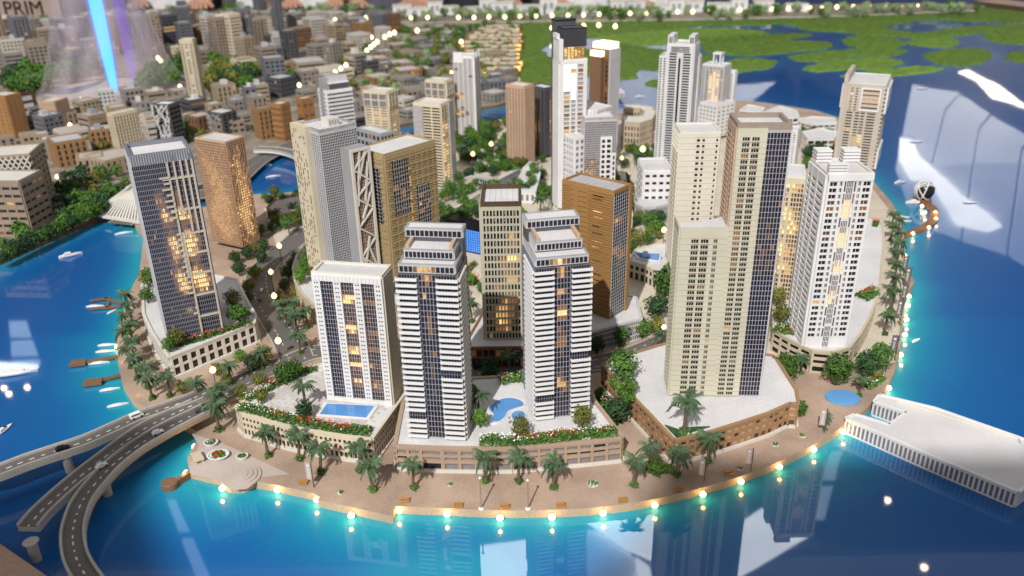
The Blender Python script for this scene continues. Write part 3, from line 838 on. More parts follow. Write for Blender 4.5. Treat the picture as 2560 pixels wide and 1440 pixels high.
# ---- cream striped tower behind it
t = Tower('apartment_tower', 'cream tower with fine lines and narrow windows, just left of the tallest beige tower', (1715,333), (1800,330), (1693,311), nb=(1678,672), group='towers of the model city')
V = t.vol(M=DBROWN); h = V.h; L = V.len('R')
CW = mat('ivory_card', (0.70,0.67,0.58), 0.6, 0.03)
V.grid('R', frac(L, (.42,.50),(.56,.62),(.9,.95)), spans(24, 0, .97*h, h/24*.52), CW, glow(GLASSB, [(.4,.5,.15,.5,.15)], .04), d=.035)
b = MB()
for i in range(25): V.bx(b, 'R', 0, L, .035, .0365, .97*h*i/24-.004, .97*h*i/24+.002, TAUPE)
t.part('floor_joint', b)
Ls = V.len('L')
V.grid('L', frac(Ls, (.06,.55),(.62,.92)), spans(24, 0, .86*h, h/24*.40), CW, lambda u, w: GLASSB, d=.035, W=(0,.86*h))
V.grid('L', spans(5, 0, Ls, .01), spans(4, .86*h, h, .01), CW, lambda u, w: WHITE, d=.035, W=(.86*h, h), solo=False)
V.roof(Mpar=OFFW, ph=.05); plain_back(V, PINK); t.done()

# ---- white gridded tower on the right podium
t = Tower('apartment_tower', 'white tower with a lit central glass bay, on the curved right podium', (2058,440), (2184,438), (2027,402), nb=(2008,866), group='towers of the model city')
V = t.vol(M=BLACK); h = V.h; L = V.len('R')
n = 27
gl = glow(GLASS, [(.5,.83,.10,.034,2.2),(.5,.785,.08,.025,1.2),(.5,.66,.10,.03,2.2),(.5,.62,.06,.02,1.3),(.5,.49,.07,.028,1.8),(.5,.32,.07,.025,1.5),(.42,.28,.14,.02,.9),(.5,.4,.12,.4,.10)], .01)
V.grid('R', frac(L, (.05,.21),(.26,.33),(.37,.42),(.58,.63),(.67,.74),(.79,.95)), spans(n, .06*h, .985*h, h/n*.34), WHITE, lambda u, w: gl(u, w), d=.06, W=(.0, h), pd=.2, mull=0) if False else None
V.grid('R', frac(L, (.05,.21),(.265,.325)), spans(n, .06*h, .975*h, h/n*.30), WHITE, gl, d=.05, U=(0,.36*L), pd=.2, mull=1)
V.grid('R', frac(L, (.675,.735),(.79,.95)), spans(n, .06*h, .975*h, h/n*.30), WHITE, gl, d=.05, U=(.64*L, L), pd=.2, mull=1)
V.grid('R', [(.37*L,.41*L)], spans(14, .06*h, .975*h, h/14*.12), WHITE, gl, d=.055, U=(.36*L,.425*L), pd=.2)
V.grid('R', [(.59*L,.63*L)], spans(14, .06*h, .975*h, h/14*.12), WHITE, gl, d=.055, U=(.575*L,.64*L), pd=.2)
rs = [(0,.13),(.145,.30),(.315,.44),(.455,.60),(.615,.755),(.77,.97)]
for (p, q) in rs:
    V.grid('R', spans(4, .43*L, .57*L, .01), spans(max(2, int((q-p)*34)), p*h, q*h, .006), WHITE, lambda u, w, p=p, q=q: gl(.43+u*.14, p+w*(q-p)), d=.035, U=(.425*L,.575*L), W=(p*h-.007*h, q*h+.007*h), pd=.3)
b = MB(); V.bx(b, 'R', 0, L, .0, .063, .975*h+.002, h+.04, WHITE); t.part('top_band', b)
Ls = V.len('L')
V.grid('L', frac(Ls, (.06,.2),(.28,.52),(.6,.92)), spans(n, .02*h, .95*h, h/n*.42), WHITE, lambda u, w: GLASSB, d=.05)
V.roof(Mpar=OFFW, ph=.06, lines=12)
for (p, q) in ((0,.36),(.62,1)):
    b = MB()
    for k in range(4): b.box(p*t.a, q*t.a, t.b*.72, t.b*.98, h+.06+k*.07, h+.10+k*.07, WHITE)
    b.box(p*t.a+.02, q*t.a-.02, t.b*.74, t.b*.96, h, h+.30, LGREY)
    t.part('rooftop_louvre', b)
b = MB()
for k in range(4): b.box(.0, .42*t.a, .0, t.b*.12, h+.04+k*.06, h+.075+k*.06, WHITE)
b.box(.02, .40*t.a, .02, t.b*.10, h, h+.25, LGREY)
t.part('rooftop_louvre', b)
plain_back(V, WHITE); t.done()

# ---- slim lit cream tower between
t = Tower('apartment_tower', 'slim cream tower with amber lit windows, left of the white lit-bay tower', (2016,446), (2024,415), (1950,446), nb=(1972,750), group='towers of the model city')
V = t.vol(M=DBROWN); h = V.h; L = V.len('L')
V.grid('L', spans(4, 0, .46*L, .02)+spans(4, .54*L, L, .02), spans(26, 0, .96*h, .025), CREAM, glow(GLASSB, [(.5,.95,.6,.05,.9),(.4,.72,.4,.06,1.0),(.5,.6,.5,.05,.8),(.4,.42,.4,.06,1),(.5,.28,.5,.05,.8),(.5,.5,.8,.8,.22)], .08), d=.04)
V.grid('R', spans(3, 0, V.len('R'), .04), spans(26, 0, h, .05), CREAM, glow(GLASSB, [], .2), d=.03, solo=False)
V.roof(ph=.03, Mpar=OFFW); t.done()

# ---- tall tower at the right rear with the fin wall
t = Tower('apartment_tower', 'beige-grey tower with a raised roof fin, at the far right water edge', (2217,214), (2238,189), (2112,209), nb=(2172,470), group='towers of the model city')
FG = mat('warm_grey_card', (0.50,0.45,0.39), 0.6, 0.04)
V = t.vol(M=DBROWN); h = V.h; L = V.len('L')
gl = glow(BLACK, [(.55,.66,.12,.03,1.6),(.45,.6,.12,.03,.9),(.5,.4,.1,.03,.9),(.55,.3,.12,.03,.8),(.5,.2,.1,.04,.7),(.5,.45,.15,.5,.25)], .07)
rows = spans(27, .0*h, .74*h, h*.74/27*.5)
V.grid('L', frac(L, (.14,.30),(.36,.47),(.50,.60),(.66,.86)), rows, FG, gl, d=.05, W=(0,.74*h), pd=.2)
V.grid('L', frac(L, (.18,.24),(.30,.36)), spans(9, .74*h, .97*h, .05), FG, gl, d=.05, U=(0,.42*L), W=(.74*h, h), pd=.2)
V.grid('L', [(.48*L,.88*L)], spans(5, .76*h, .96*h, .09), FG, glow(BLACK, [(.5,.6,.5,.3,.6)], .2), d=.05, U=(.42*L, L), W=(.74*h, h), pd=.2)
b = MB()
for a_ in ((.44,.47,.75,.97),(.89,.92,.75,.97),(.47,.89,.75,.765),(.47,.89,.955,.97)): V.bx(b, 'L', a_[0]*L, a_[1]*L, .051, .085, a_[2]*h, a_[3]*h, WHITE)
t.part('white_frame', b)
b = MB(); V.bx(b, 'L', -.02, .085*L, .05, .11, 0, h+.30, FG); b.box(0-.05, t.a*.95, t.b*.915, t.b+.02, h, h+.30, FG); t.part('fin_wall', b)
b = MB()
for k in range(26): V.bx(b, 'R', .0, V.len('R'), 0, .05, h*k/26+.004, h*k/26+h/26*.55, FG)
t.part('side_slab', b)
b = MB()
for z0, z1 in ((.72,.96),(.18,.36)):
    b = MB(); V.bx(b, 'R', .1*t.a, 1.0*t.a, .05, .11, z0*h, z1*h, WHITE); t.part('white_screen', b)
b = MB(); b.box(.1, .9*t.a, t.b, t.b+.08, .76*h, .98*h, WHITE); t.part('white_screen', b)
V.roof(ph=.03, lines=9, Mpar=OFFW); t.done()

# ---- grey-blue gridded tower on the left
t = Tower('apartment_tower', 'dark blue-grey gridded tower with beige frames and lit windows, foremost on the left', (318,402), (479,384), (303,381), nb=(424,858), b=1.15, group='towers of the model city')
V = t.vol(M=BLACK); h = V.h; L = V.len('R')
gl = glow(GLASS, [(.55,.78,.1,.04,.7),(.62,.70,.1,.03,1.3),(.78,.67,.1,.03,.6),(.7,.55,.14,.04,1.2),(.72,.48,.12,.03,.8),(.72,.36,.16,.04,1),(.2,.07,.05,.02,1.5),(.78,.30,.14,.03,1.5),(.65,.5,.2,.3,.22)], .015)
V.grid('R', spans(20, 0, .60*L, .012), spans(38, 0, h*.97, .022), STEEL, gl, d=.018, U=(0,.60*L), solo=False)
V.grid('R', spans(11, .60*L, L, .011), spans(38, 0, h*.97, .018), STEEL, lambda u, w: gl(.6+.4*u, w), d=.03, U=(.60*L, L))
b = MB()
for k, w in enumerate((.0,.125,.245,.36,.47,.60,.765,.92)):
    u0 = (.60,.60,.60,.56,.56,.48,.44,.40)[k]
    V.bx(b, 'R', u0*L, L, .0, .06, (w+.115)*h if k < 7 else .965*h, (w+.125)*h if k < 7 else .975*h, FRB) if k < 7 else None
for u, w0, w1 in ((.60,0,.60),(.97,0,.97),(.56,.36,.97),(.78,.60,.97),(.67,.68,.97),(.88,.60,.97)):
    V.bx(b, 'R', (u-.012)*L, (u+.022)*L, .0, .065, w0*h, w1*h, FRB)
t.part('beige_frame', b)
me = None
for k in range(26):
    w = .14+.03*k; 
    if R.random() < .12: continue
    b = MB(); V.bx(b, 'R', (.38+.16*(1-w)+R.choice((0,.05)))*L, (.56+.04*(1-w))*L, .03, .075, w*h, w*h+.035, FRB); t.part('balcony', b)
b = MB(); V.bx(b, 'R', .84*L, .86*L, 0.0, .05, 0, h, OFFW)
Ls = V.len('L')
V.grid('L', spans(7, 0, Ls, .02), spans(36, 0, h*.97, .03), LGREY, glow(GLASS), d=.03, solo=False)
V.roof(Mroof=ROOFW, Mpar=STEEL, ph=.10, th=.05)
b = MB()
for i in range(24): V.bx(b, 'R', L*i/24, L*i/24+.012, .012, .03, h*.97, h+.09, LGREY)
t.part('crown_fin', b)
V2 = t.vol(.78, 1.06, 1.02, 1.7, 0, .90, DBROWN, 'rear_block')
V2.grid('R', spans(3, 0, V2.len('R'), .05), spans(30, 0, V2.h, .045), CREAM, glow(GLASSB, [(.85,.95-.1*i,.25,.025,2.) for i in range(9)]+[(.8,.5,.3,.5,.45)], 0), d=.03, solo=False)
V2.grid('E', spans(3, 0, V2.len('E'), .05), spans(10, 0, V2.h, .05), ORANGE, glow(BROWN, [], .1), d=.02, solo=False)
V2.roof(ph=.03)
plain_back(V, STEEL); t.done()
# ---- generic tower with two gridded faces
def quick(label, nt, rt, lt, nb, fm, n, nl, nr, gl, fu=.5, fw=.5, body=BLACK, d=.03, zb=ZP, par=None, cat='tower', name='office_tower', solo=True, a=None, b=None, ph=.05, back=True, fin=True, glR=None, fmR=None, fuR=None, fwR=None, nR=None, roofM=None, group='towers of the model city', top=.02):
    t = Tower(name, label, nt, rt, lt, nb=nb, zb=zb, a=a, b=b, cat=cat, group=group)
    V = t.vol(M=body); h = V.h
    for f, k, g, M, u_, w_, nn in (('L', nl, gl, fm, fu, fw, n), ('R', nr, glR or gl, fmR or fm, fuR or fu, fwR or fw, nR or n)):
        if not k: continue
        L = V.len(f)
        V.grid(f, spans(k, 0, L, L/k*(1-u_)), spans(nn, 0, h*(1-top), h/nn*(1-w_)), M, g, d=d, solo=solo)
    V.roof(Mroof=roofM, Mpar=par or fm, ph=ph, th=min(.05, t.a*.08))
    if back: plain_back(V, fm, nw=max(6, n//2))
    if fin: t.done()
    return t, V
rnd = lambda g, p, s=.5: glow(g, [], p)

# copper mesh tower
t = Tower('office_tower', 'copper coloured lattice mesh tower glowing inside, behind the blue-grey left tower', (577,358), (617,345), (478,350), nb=(606,618), zb=.35, group='towers of the model city')
V = t.vol(M=BROWN); h = V.h
for f in 'LR':
    L = V.len(f); n = 40; k = 18 if f == 'L' else 8
    gl = glow(BROWN, [(.6,.45,.25,.12,1.2),(.5,.65,.25,.08,.8),(.4,.3,.3,.1,1.1),(.6,.15,.2,.08,1.2),(.3,.8,.3,.1,.6),(.5,.4,.6,.5,.4)], .08)
    V.grid(f, spans(k, 0, L, .024), spans(n, 0, h, .026), COPPER, gl, d=.03, solo=False, pd=.1)
    b = MB()
    for q in range(60):
        u = R.uniform(.05,.95)*L; w = R.uniform(.03,.9)*h; dz = R.uniform(.1,.35)*h*.3
        p0 = V.pt(f, u, .034, w); p1 = V.pt(f, min(max(u+R.uniform(-.25,.25)*L, 0), L), .034, min(w+dz, h))
        b.beam(p0, p1, .015, .012, PINK)
    stuff(b.build('diagonal_lattice', t.root))
V.roof(Mpar=PINK, ph=.04, lines=14); plain_back(V, COPPER); t.done()

# perforated panel and glass tower with a braced wing
t = Tower('office_tower', 'grey glass tower with a perforated cream slab and a braced lattice wing', (803,333), (888,313), (743,313), nb=(842,715), group='towers of the model city')
V = t.vol(M=GREY); h = V.h; L = V.len('R'); Ls = V.len('L')
V.grid('R', spans(22, 0, L, .012), spans(60, 0, h*.985, .014), LGREY, glow(GLASS, [], .0), d=.014, solo=False)
V.grid('L', spans(4, .66*Ls, Ls, .014), spans(60, 0, h*.985, .014), LGREY, glow(GLASSG, [], .0), d=.02, U=(.66*Ls, Ls), solo=False)
b = MB(); V.bx(b, 'L', -.02, .66*Ls, .0, .16, 0, h+.10, CREAM)
b.box(-.0, .25, V.y1, V.y1+.02, 0, h+.10, CREAM); t.part('cream_slab', b)
me = MB(); me.box(-.006, .006, -.014, .014, -.07, .07, DBROWN); me = me.mesh('slot')
for i in range(30):
    for j in range(6):
        if R.random() < .62:
            p = V.pt('L', (.04+.10*j)*Ls+R.choice((0,.02)), .16, h*(i+.5)/30+R.choice((-.03,.0,.03)))
            o = add('slot', me, t.root, p); o.scale = (1, 1, R.choice((.4,.7,.9)))
V.roof(Mpar=GLASSC, ph=.07, lines=8)
b = MB(); b.box(.45*t.a, .75*t.a, .3*t.b, .6*t.b, h, h+.2, OFFW)
for k in range(4): b.box((.48+.07*k)*t.a, (.51+.07*k)*t.a, .3*t.b-.01, .3*t.b, h+.06, h+.16, GREY)
t.part('rooftop_house', b)
zt = zat(*(t.root.matrix_basis @ Vector((.45*t.a, -.3, 0)))[:2], 375)-ZP
W_ = Vol(t, .50*t.a, 1.05*t.a, -.42, -.02, 0, zt, GREY, 'braced_wing'); L = W_.len('R')
W_.grid('R', spans(9, .06, L-.06, .012), spans(40, .0, zt-.06, .012), PINK, glow(GLASSB, [], .02), d=.015, solo=False)
b = MB(); W_.bx(b, 'R', 0, .07, .016, .07, 0, zt, OFFW); W_.bx(b, 'R', L-.07, L, .016, .07, 0, zt, OFFW); W_.bx(b, 'R', .07, L-.07, .016, .069, zt-.06, zt-.001, OFFW)
t.part('wing_frame', b)
pts = [(0,.0),(1,.10),(0,.22),(1,.34),(.0,.44),(1,.56),(0,.66),(1,.76),(0,.86),(1,.98)]
for (u0, w0), (u1, w1) in list(zip(pts, pts[1:]))+[((.5,.05),(.1,.2)),((.5,.28),(.9,.12)),((.3,.5),(.9,.68)),((.1,.6),(.45,.98)),((.55,.62),(.9,.9)),((.1,.1),(.6,.36)),((.2,.75),(.8,.98))]:
    b = MB(); b.beam(W_.pt('R', .05+u0*(L-.1), .045, w0*zt), W_.pt('R', .05+u1*(L-.1), .045, w1*zt), .045, .04, OFFW); t.part('brace', b)
plain_back(V, LGREY); t.done()

# tan brick-textured tower with dark glass inserts
t = Tower('office_tower', 'tan tower with brick-like louvres and dark gridded glass inserts', (940,391), (1088,354), (888,374), nb=(985,700), group='towers of the model city')
V = t.vol(M=DBROWN); h = V.h
TANL = mat('light_tan_card', (0.37, 0.285, 0.155), 0.6, 0.06, 30)
L = V.len('R'); n = 46
V.grid('R', spans(9, 0, L, .05), spans(n, 0, h*.985, .055), TANL, glow(DBROWN, [(.33,.7,.04,.5,1.0)], 0), d=.04, solo=False)
b = MB()
for i in range(n):
    for j in range(9):
        c = L/9; V.bx(b, 'R', c*j+c*.16+(.0 if i % 2 else c*.1), c*j+c*.84, .012, .05+.01*(i % 3), h*.985*(i+.1)/n, h*.985*(i+.62)/n, TANL)
t.part('brick_louvre', stuff(b.build('brick_louvre', t.root)) and MB())
Ls = V.len('L')
V.grid('L', spans(4, 0, Ls, .06), spans(n, 0, h*.985, .06), TANL, glow(BLACK, [], .02), d=.04, solo=False)
b = MB()
for i in range(n):
    for j in range(4):
        if R.random() < .75: c = Ls/4; V.bx(b, 'L', c*j+c*.1, c*j+c*.9, .012, .055, h*.985*(i+.1)/n, h*.985*(i+.6)/n, TANL)
t.part('brick_louvre', stuff(b.build('brick_louvre', t.root)) and MB())
def insert(f, u0, u1, w0, w1, nu, nw, gl):
    L = V.len(f); b = MB(); V.bx(b, f, u0*L, u1*L, .0, .06, w0*h, w1*h, BLACK); t.part('glass_insert', b)
    I = Vol(t, V.x0, V.x1, V.y0-(.06 if f == 'R' else 0), V.y1, V.z0, V.z1)
    if f == 'L': I.x0 = V.x0-.06; 
    I.grid(f, spans(nu, u0*L, u1*L, .008), spans(nw, w0*h, w1*h, .008), LGREY, gl, d=.007, U=(u0*L, u1*L), W=(w0*h, w1*h))
gli = glow(BLACK, [(.6,.4,.15,.08,.4),(.2,.5,.2,.05,.3)], .03)
insert('R', .10, .42, .52, .95, 7, 13, gli)
insert('R', .54, .82, .18, .70, 6, 16, glow(BLACK, [(.3,.6,.2,.05,.45),(.3,.85,.2,.03,.5),(.6,.3,.2,.05,.4)], .04))
insert('L', .22, .85, .46, .90, 6, 15, glow(BLACK, [], 0))
for k in range(26):
    b = MB(); V.bx(b, 'R', .425*L, .455*L, .05, .062, h*(.3+.022*k), h*(.312+.022*k), LIT2 if R.random() < .7 else LIT1); t.part('lit_slot', b)
V.roof(Mpar=TANL, ph=.05, lines=0); plain_back(V, TANL); t.done()

# ---- tall white tower with the dark crown
t = Tower('apartment_tower', 'tallest white tower with a black louvred crown and glowing strip, at the centre rear', (1405,154), (1468,150), (1383,146), nb=(1398,520), group='towers of the model city')
V = t.vol(M=GREY); h = V.h; L = V.len('R')
WL = emat('lit_window_white', (1.0, 0.86, 0.62), 4.5, var=.3, scale=14)
V.grid('R', frac(L, (.14,.36),(.42,.58),(.66,.86)), spans(34, 0, .98*h, .03), WHITE, lambda u, w: (WL if (.12 < u < .62 and w > .76 and R.random() < .85) else (LIT2 if R.random() < .1 and w > .5 else (GLASSC if R.random() < .8 else LIT1))), d=.05)
V.grid('L', spans(4, 0, V.len('L'), .09), spans(40, 0, .98*h, .06), WHITE, lambda u, w: GLASSG, d=.05, solo=False)
V.roof(Mpar=WHITE)
zc = lambda y: zat(t.N.x, t.N.y+.5, y)-ZP
b = MB(); b.box(-.05, .10*t.a, -.05, t.b*.9, h, zc(92), WHITE); b.box(-.08, .02, .1, t.b*.8, zc(92), zc(80), WHITE); t.part('crown_pier', b)
V1 = t.vol(.16, .92, .1, .9, 1.0, zc(113)/h, LIT2, 'crown_lantern')
V1.grid('R', spans(6, 0, V1.len('R'), .02), spans(9, 0, V1.h, .015), BROWN, lambda u, w: LIT3 if abs(u-.3)+abs(w-.6) < .5 else LIT2, d=.02, solo=False)
V1.grid('L', spans(3, 0, V1.len('L'), .05), spans(5, 0, V1.h, .05), WHITE, lambda u, w: LIT2, d=.02, solo=False)
V2 = t.vol(.12, .98, .05, .95, zc(113)/h, zc(68)/h, BLACK, 'crown_box')
b = MB()
for i in range(14):
    for f in 'RL': V2.bx(b, f, -.01, V2.len(f)+.01, .0, .03, V2.h*i/14, V2.h*i/14+V2.h/28, DGREY)
t.part('crown_louvre', b); V2.roof(Mroof=DGREY, Mpar=BLACK, ph=.02)
V3 = t.vol(.05, .80, 1.0, 1.7, 0, zc(52)/h, DGREY, 'rear_shaft'); V3.roof(Mroof=DGREY, Mpar=BLACK, ph=.02)
plain_back(V, WHITE); t.done()
# ---- clear glass pair in front of it
t, V = quick('pale glazed block with thin white grid in front of the tallest white tower', (1477,278), (1518,264), (1403,257), (1474,512), LGREY, 44, 18, 10, lambda u, w: GLASSC, .9, .86, GREY, .02, name='office_tower', solo=False, par=WHITE, ph=.03, fin=False)
b = MB(); V.bx(b, 'L', 0, V.len('L'), .02, .06, V.h*.86, V.h, WHITE); V.bx(b, 'R', 0, .25*t.a, .02, .05, V.h*.9, V.h, WHITE); t.part('white_panel', b)
t.done()
t, V = quick('grey glass tower with a white window-frame panel, left of the white office block', (1453,301), (1542,297), (1449,284), (1458,528), LGREY, 40, 4, 18, lambda u, w: GLASSC, .9, .86, GREY, .02, name='office_tower', solo=False, par=GLASSC, ph=.06, fin=False,
   glR=glow(GLASSG, [(.25,.55,.2,.03,.5),(.2,.45,.25,.05,.5),(.3,.38,.25,.03,.4),(.25,.25,.3,.05,.35),(.5,.1,.3,.1,.2)], 0))
L = V.len('R'); h = V.h
V.grid('R', frac(L, (.54,.64),(.70,.82)), spans(9, .30*h, .80*h, .06), WHITE, lambda u, w: GLASS, d=.07, U=(.50*L,.86*L), W=(.28*h,.82*h), pd=.55)
V.grid('R', frac(L, (.90,.96),), spans(7, .20*h, .62*h, .06), WHITE, lambda u, w: GLASS, d=.07, U=(.865*L,.99*L), W=(.18*h,.64*h), pd=.55)
t.done()
t, V = quick('white framed grey glass annex beside the foot of the tallest white tower', (1436,345), (1452,345), (1408,338), (1434,530), WHITE, 12, 4, 2, lambda u, w: GLASSG, .6, .6, GREY, .05, name='office_tower', zb=ZP, b=.55, a=.35)
b = MB()
# ---- twin bronze and grey towers behind
t = Tower('office_tower', 'grey ribbed tower with bronze side and glowing top, right behind the tallest white tower', (1513,124), (1552,119), (1478,119), nb=(1516,372), group='towers of the model city')
V = t.vol(M=GREY); h = V.h
V.grid('R', spans(6, 0, V.len('R'), .06), [(.02*h,.90*h)], LGREY, lambda u, w: GLASSG, d=.06, pd=.2)
V.grid('L', spans(5, 0, V.len('L'), .05), spans(20, 0, .9*h, .03), BROWN, glow(GLASSB, [(.7,.6,.3,.1,.4)], .03), d=.04, solo=False)
GL_TOP = emat('glowing_crown', (1.0, .78, .5), 2.6, var=.3)
b = MB(); b.box(.02, t.a-.02, .02, t.b-.02, h, h+.22, GL_TOP); t.part('crown_lantern', b)
V3 = t.vol(-.35, .0, .25, .9, 0, .93, BROWN, 'bronze_wing'); 
b = MB(); b.box(V3.x0, -.01, V3.y0, V3.y1, V3.h, V3.h+.2, GL_TOP); t.part('wing_lantern', b)
t.done()
# ---- white ribbed tower with corner ears
t = Tower('apartment_tower', 'white ribbed tower with two raised corner ears, right rear of the model', (1733,114), (1757,104), (1668,113), nb=(1714,420), group='towers of the model city')
V = t.vol(M=DGREY); h = V.h; L = V.len('L'); Ls = V.len('R')
WG = mat('cool_white_card', (.66,.67,.70), .5, .03)
V.grid('L', frac(L, (.10,.38),(.62,.90)), spans(44, 0, .94*h, .032), WG, glow(GLASS, [], .015), d=.05, U=(.04*L,.96*L), pd=.2)
b = MB(); V.bx(b, 'L', .42*L, .455*L, .05, .10, 0, .93*h, WG); V.bx(b, 'L', .545*L, .58*L, .05, .10, 0, .93*h, WG); V.bx(b, 'L', .46*L, .54*L, .05, .055, 0, .90*h, GLASS)
V.bx(b, 'L', 0, .04*L, 0, .10, 0, h, WG); V.bx(b, 'L', .96*L, L, 0, .10, 0, h, WG)
for k in range(4): V.bx(b, 'L', .15*L, .85*L, .05, .056, (.945+.012*k)*h, (.951+.012*k)*h, GLASS)
t.part('rib', b)
V.grid('R', spans(3, 0, Ls, .06), spans(40, 0, .95*h, .06), WG, glow(GLASSB, [], .02), d=.04)
z9 = zat(t.N.x, t.N.y, 90)-ZP
b = MB(); b.box(0, t.a*.8, -.0, .2, h, z9, WG); t.part('corner_ear', b)
b = MB(); b.box(0, t.a*.8, t.b-.2, t.b, h, z9, WG); t.part('corner_ear', b)
b = MB()
for y in (0, t.b-.2):
    for k in range(2): b.box(-.006, 0, y+.04+.07*k, y+.08+.07*k, h+.06, z9-.05, GLASS)
t.part('ear_opening', b)
V2 = t.vol(.0, .9, 1.0, 1.28, 0, .90, DGREY, 'left_wing'); V2.grid('L', spans(2, 0, V2.len('L'), .06), spans(44, 0, V2.h, .04), WG, glow(GLASSB, [(.5,.5,1,.5,.16)], .03), d=.04); V2.roof(Mpar=WG)
V3 = t.vol(1.0, 1.5, -.04, .5, 0, .88, DGREY, 'right_wing'); V3.grid('R', spans(3, 0, V3.len('R'), .06), spans(40, 0, V3.h, .06), WG, glow(GLASSB, [], .03), d=.04, solo=False); V3.roof(Mpar=WG)
V.roof(Mpar=WG); plain_back(V, WG); t.done()
# ---- glowing yellow tower
t, V = quick('small tower glowing yellow through its corner glass, right of the white eared tower', (1803,167), (1828,160), (1757,162), (1798,310), LGREY, 26, 6, 5, glow(GLASSG, [(.62,.75,.25,.15,1.6),(.6,.4,.25,.1,1.5),(.6,.55,.25,.4,.6)], .02), .7, .6, DGREY, .03, zb=ZP, par=WHITE, fin=False, glR=glow(GLASSB, [(.2,.6,.5,.6,.4)], .05))
b = MB()
for (x, y) in ((.3,.3),(.7,.3),(.3,.6),(.7,.6)): b.box(x*t.a-.03, x*t.a+.03, y*t.b-.03, y*t.b+.03, V.h, V.h+.45, WHITE)
b.box(.25*t.a, .75*t.a, .25*t.b, .65*t.b, V.h+.45, V.h+.52, WHITE); t.part('mast_frame', b); t.done()
quick('slim white stepped tower, just right of the yellow glowing tower', (1832,182), (1848,174), None, (1826,300), WHITE, 22, 2, 3, rnd(GLASSG, .02), .5, .5, zb=ZP, a=.45, b=.5)
quick('low white terraced block in front of the yellow glowing tower', (1792,266), (1829,254), (1757,256), (1786,345), WHITE, 8, 5, 4, rnd(GLASSG, .05), .55, .45, zb=.3, cat='building', name='apartment_block')
# ---- middle-distance towers
quick('pinkish beige ribbed tower with narrow windows, left of the dark slate tower', (1306,219), (1334,212), (1265,213), (1312,412), PINK, 30, 6, 5, rnd(GLASSB, .06), .5, .55, BROWN, .04, zb=.3)
quick('dark slate tower with a thin amber light line, right of the pinkish beige tower', (1357,223), (1379,216), (1336,214), (1362,390), DGREY, 20, 4, 5, glow(GLASS, [(.5,.5,.12,.6,.7)], .0), .4, .9, BLACK, .03, zb=.3, glR=glow(GLASS, [(.45,.5,.1,.6,.9)], 0))
t, V = quick('slim white tower with a smoky glass flank, in front of the golden lit houses', (1177,143), (1202,130), None, (1188,338), WHITE, 34, 4, 5, glow(GLASSC, [(.3,.5,.2,.05,.5),(.3,.3,.3,.05,.5)], .03), .85, .9, GREY, .04, zb=.3, glR=rnd(GLASSB, .05), fuR=.55, fwR=.5, fin=False, fmR=WHITE, a=.8, b=.85)
b = MB()
for k in (0, .45, .95): V.bx(b, 'R', k*V.len('R'), k*V.len('R')+.07, .04, .09, 0, V.h+.18, WHITE)
V.bx(b, 'L', 0, V.len('L')*.5, 0, .05, V.h*.93, V.h+.2, WHITE); t.part('white_rib', b); t.done()
def open_top(label, nt, rt, lt, nb, gl, fm, n=17):
    t, V = quick(label, nt, rt, lt, nb, fm, n, 3, 3, gl, .75, .6, BROWN, .05, zb=.3, fin=False, top=.24, par=fm)
    h = V.h
    for f in 'LR':
        L = V.len(f); b = MB()
        V.bx(b, f, 0, L, .05, .055, .765*h, .97*h, GLASSG)
        for k in range(4): V.bx(b, f, max(0, L*k/3-.03), min(L, L*k/3+.03), .055, .09, .76*h, h, fm)
        V.bx(b, f, 0, L, .055, .085, .97*h, h, fm); V.bx(b, f, 0, L, .055, .085, .86*h, .88*h, fm)
        t.part('open_crown', b)
    t.done()
open_top('cream tower with a framed open crown, behind the amber lit cream tower', (1107,205), (1134,198), (1062,202), (1120,350), glow(GLASSB, [(.5,.6,.6,.15,.6)], .1), CREAM)
open_top('cream tower with a framed open crown, right of the white striped stepped tower', (962,232), (991,223), (908,228), (979,378), glow(GLASSB, [(.5,.5,.6,.3,.45)], .15), CREAM)
t, V = quick('cream tower with amber lit strip windows and a pale glass flank, at the channel bridge', (1085,264), (1130,252), (1032,259), (1113,484), CREAM, 30, 3, 4, glow(GLASSB, [(.5,.5,.8,.6,.1)], .1), .86, .55, BROWN, .04, zb=.3, fin=False, glR=glow(GLASSB, [(.25,.75,.3,.06,1.0),(.25,.5,.3,.12,1.0),(.3,.25,.3,.1,1.0),(.3,.5,.5,.6,.35)], .05))
b = MB(); V.bx(b, 'R', .55*t.a, 1.0*t.a, .04, .10, 0, V.h*1.01, GLASSC); V.bx(b, 'L', 0, .35*t.b, .04, .08, .1*V.h, V.h*.98, GLASSC); t.part('glass_flank', b); t.done()
t, V = quick('grey stepped tower with white balcony stripes and a slab crown, left middle distance', (819,230), (884,224), (783,224), (830,360), WHITE, 13, 1, 1, rnd(GLASSG, 0), .98, .45, DGREY, .06, zb=.3, fin=False, glR=rnd(GLASSB, .03))
zz = lambda y: zat(t.N.x+.4, t.N.y+.6, y)-.3
b = MB(); b.box(-.06, .18*t.a, .3*t.b, .7*t.b, 0, zz(192), GREY); b.box(.18*t.a, .95*t.a, .3*t.b, .7*t.b, V.h, zz(190), LGREY); t.part('slab_crown', b)
b = MB(); b.box(.2*t.a, .9*t.a, .05*t.b, .29*t.b, V.h, zz(205), DGREY); b.box(.15*t.a, .93*t.a, .02*t.b, .29*t.b, zz(205), zz(203), WHITE); t.part('penthouse', b); t.done()
quick('dark flat-roofed block with white portal windows, between the braced tower and the amber tower', (953,337), (985,329), (889,322), (956,398), GREY, 3, 6, 4, rnd(GLASSB, .05), .7, .6, zb=.3, cat='building', name='office_block')
quick('slim white tower with lit left side, right of the tallest beige tower', (1990,328), (2012,307), None, (1982,420), WHITE, 16, 3, 3, rnd(GLASSG, .25), .55, .5, zb=ZP, a=.62, b=.5)

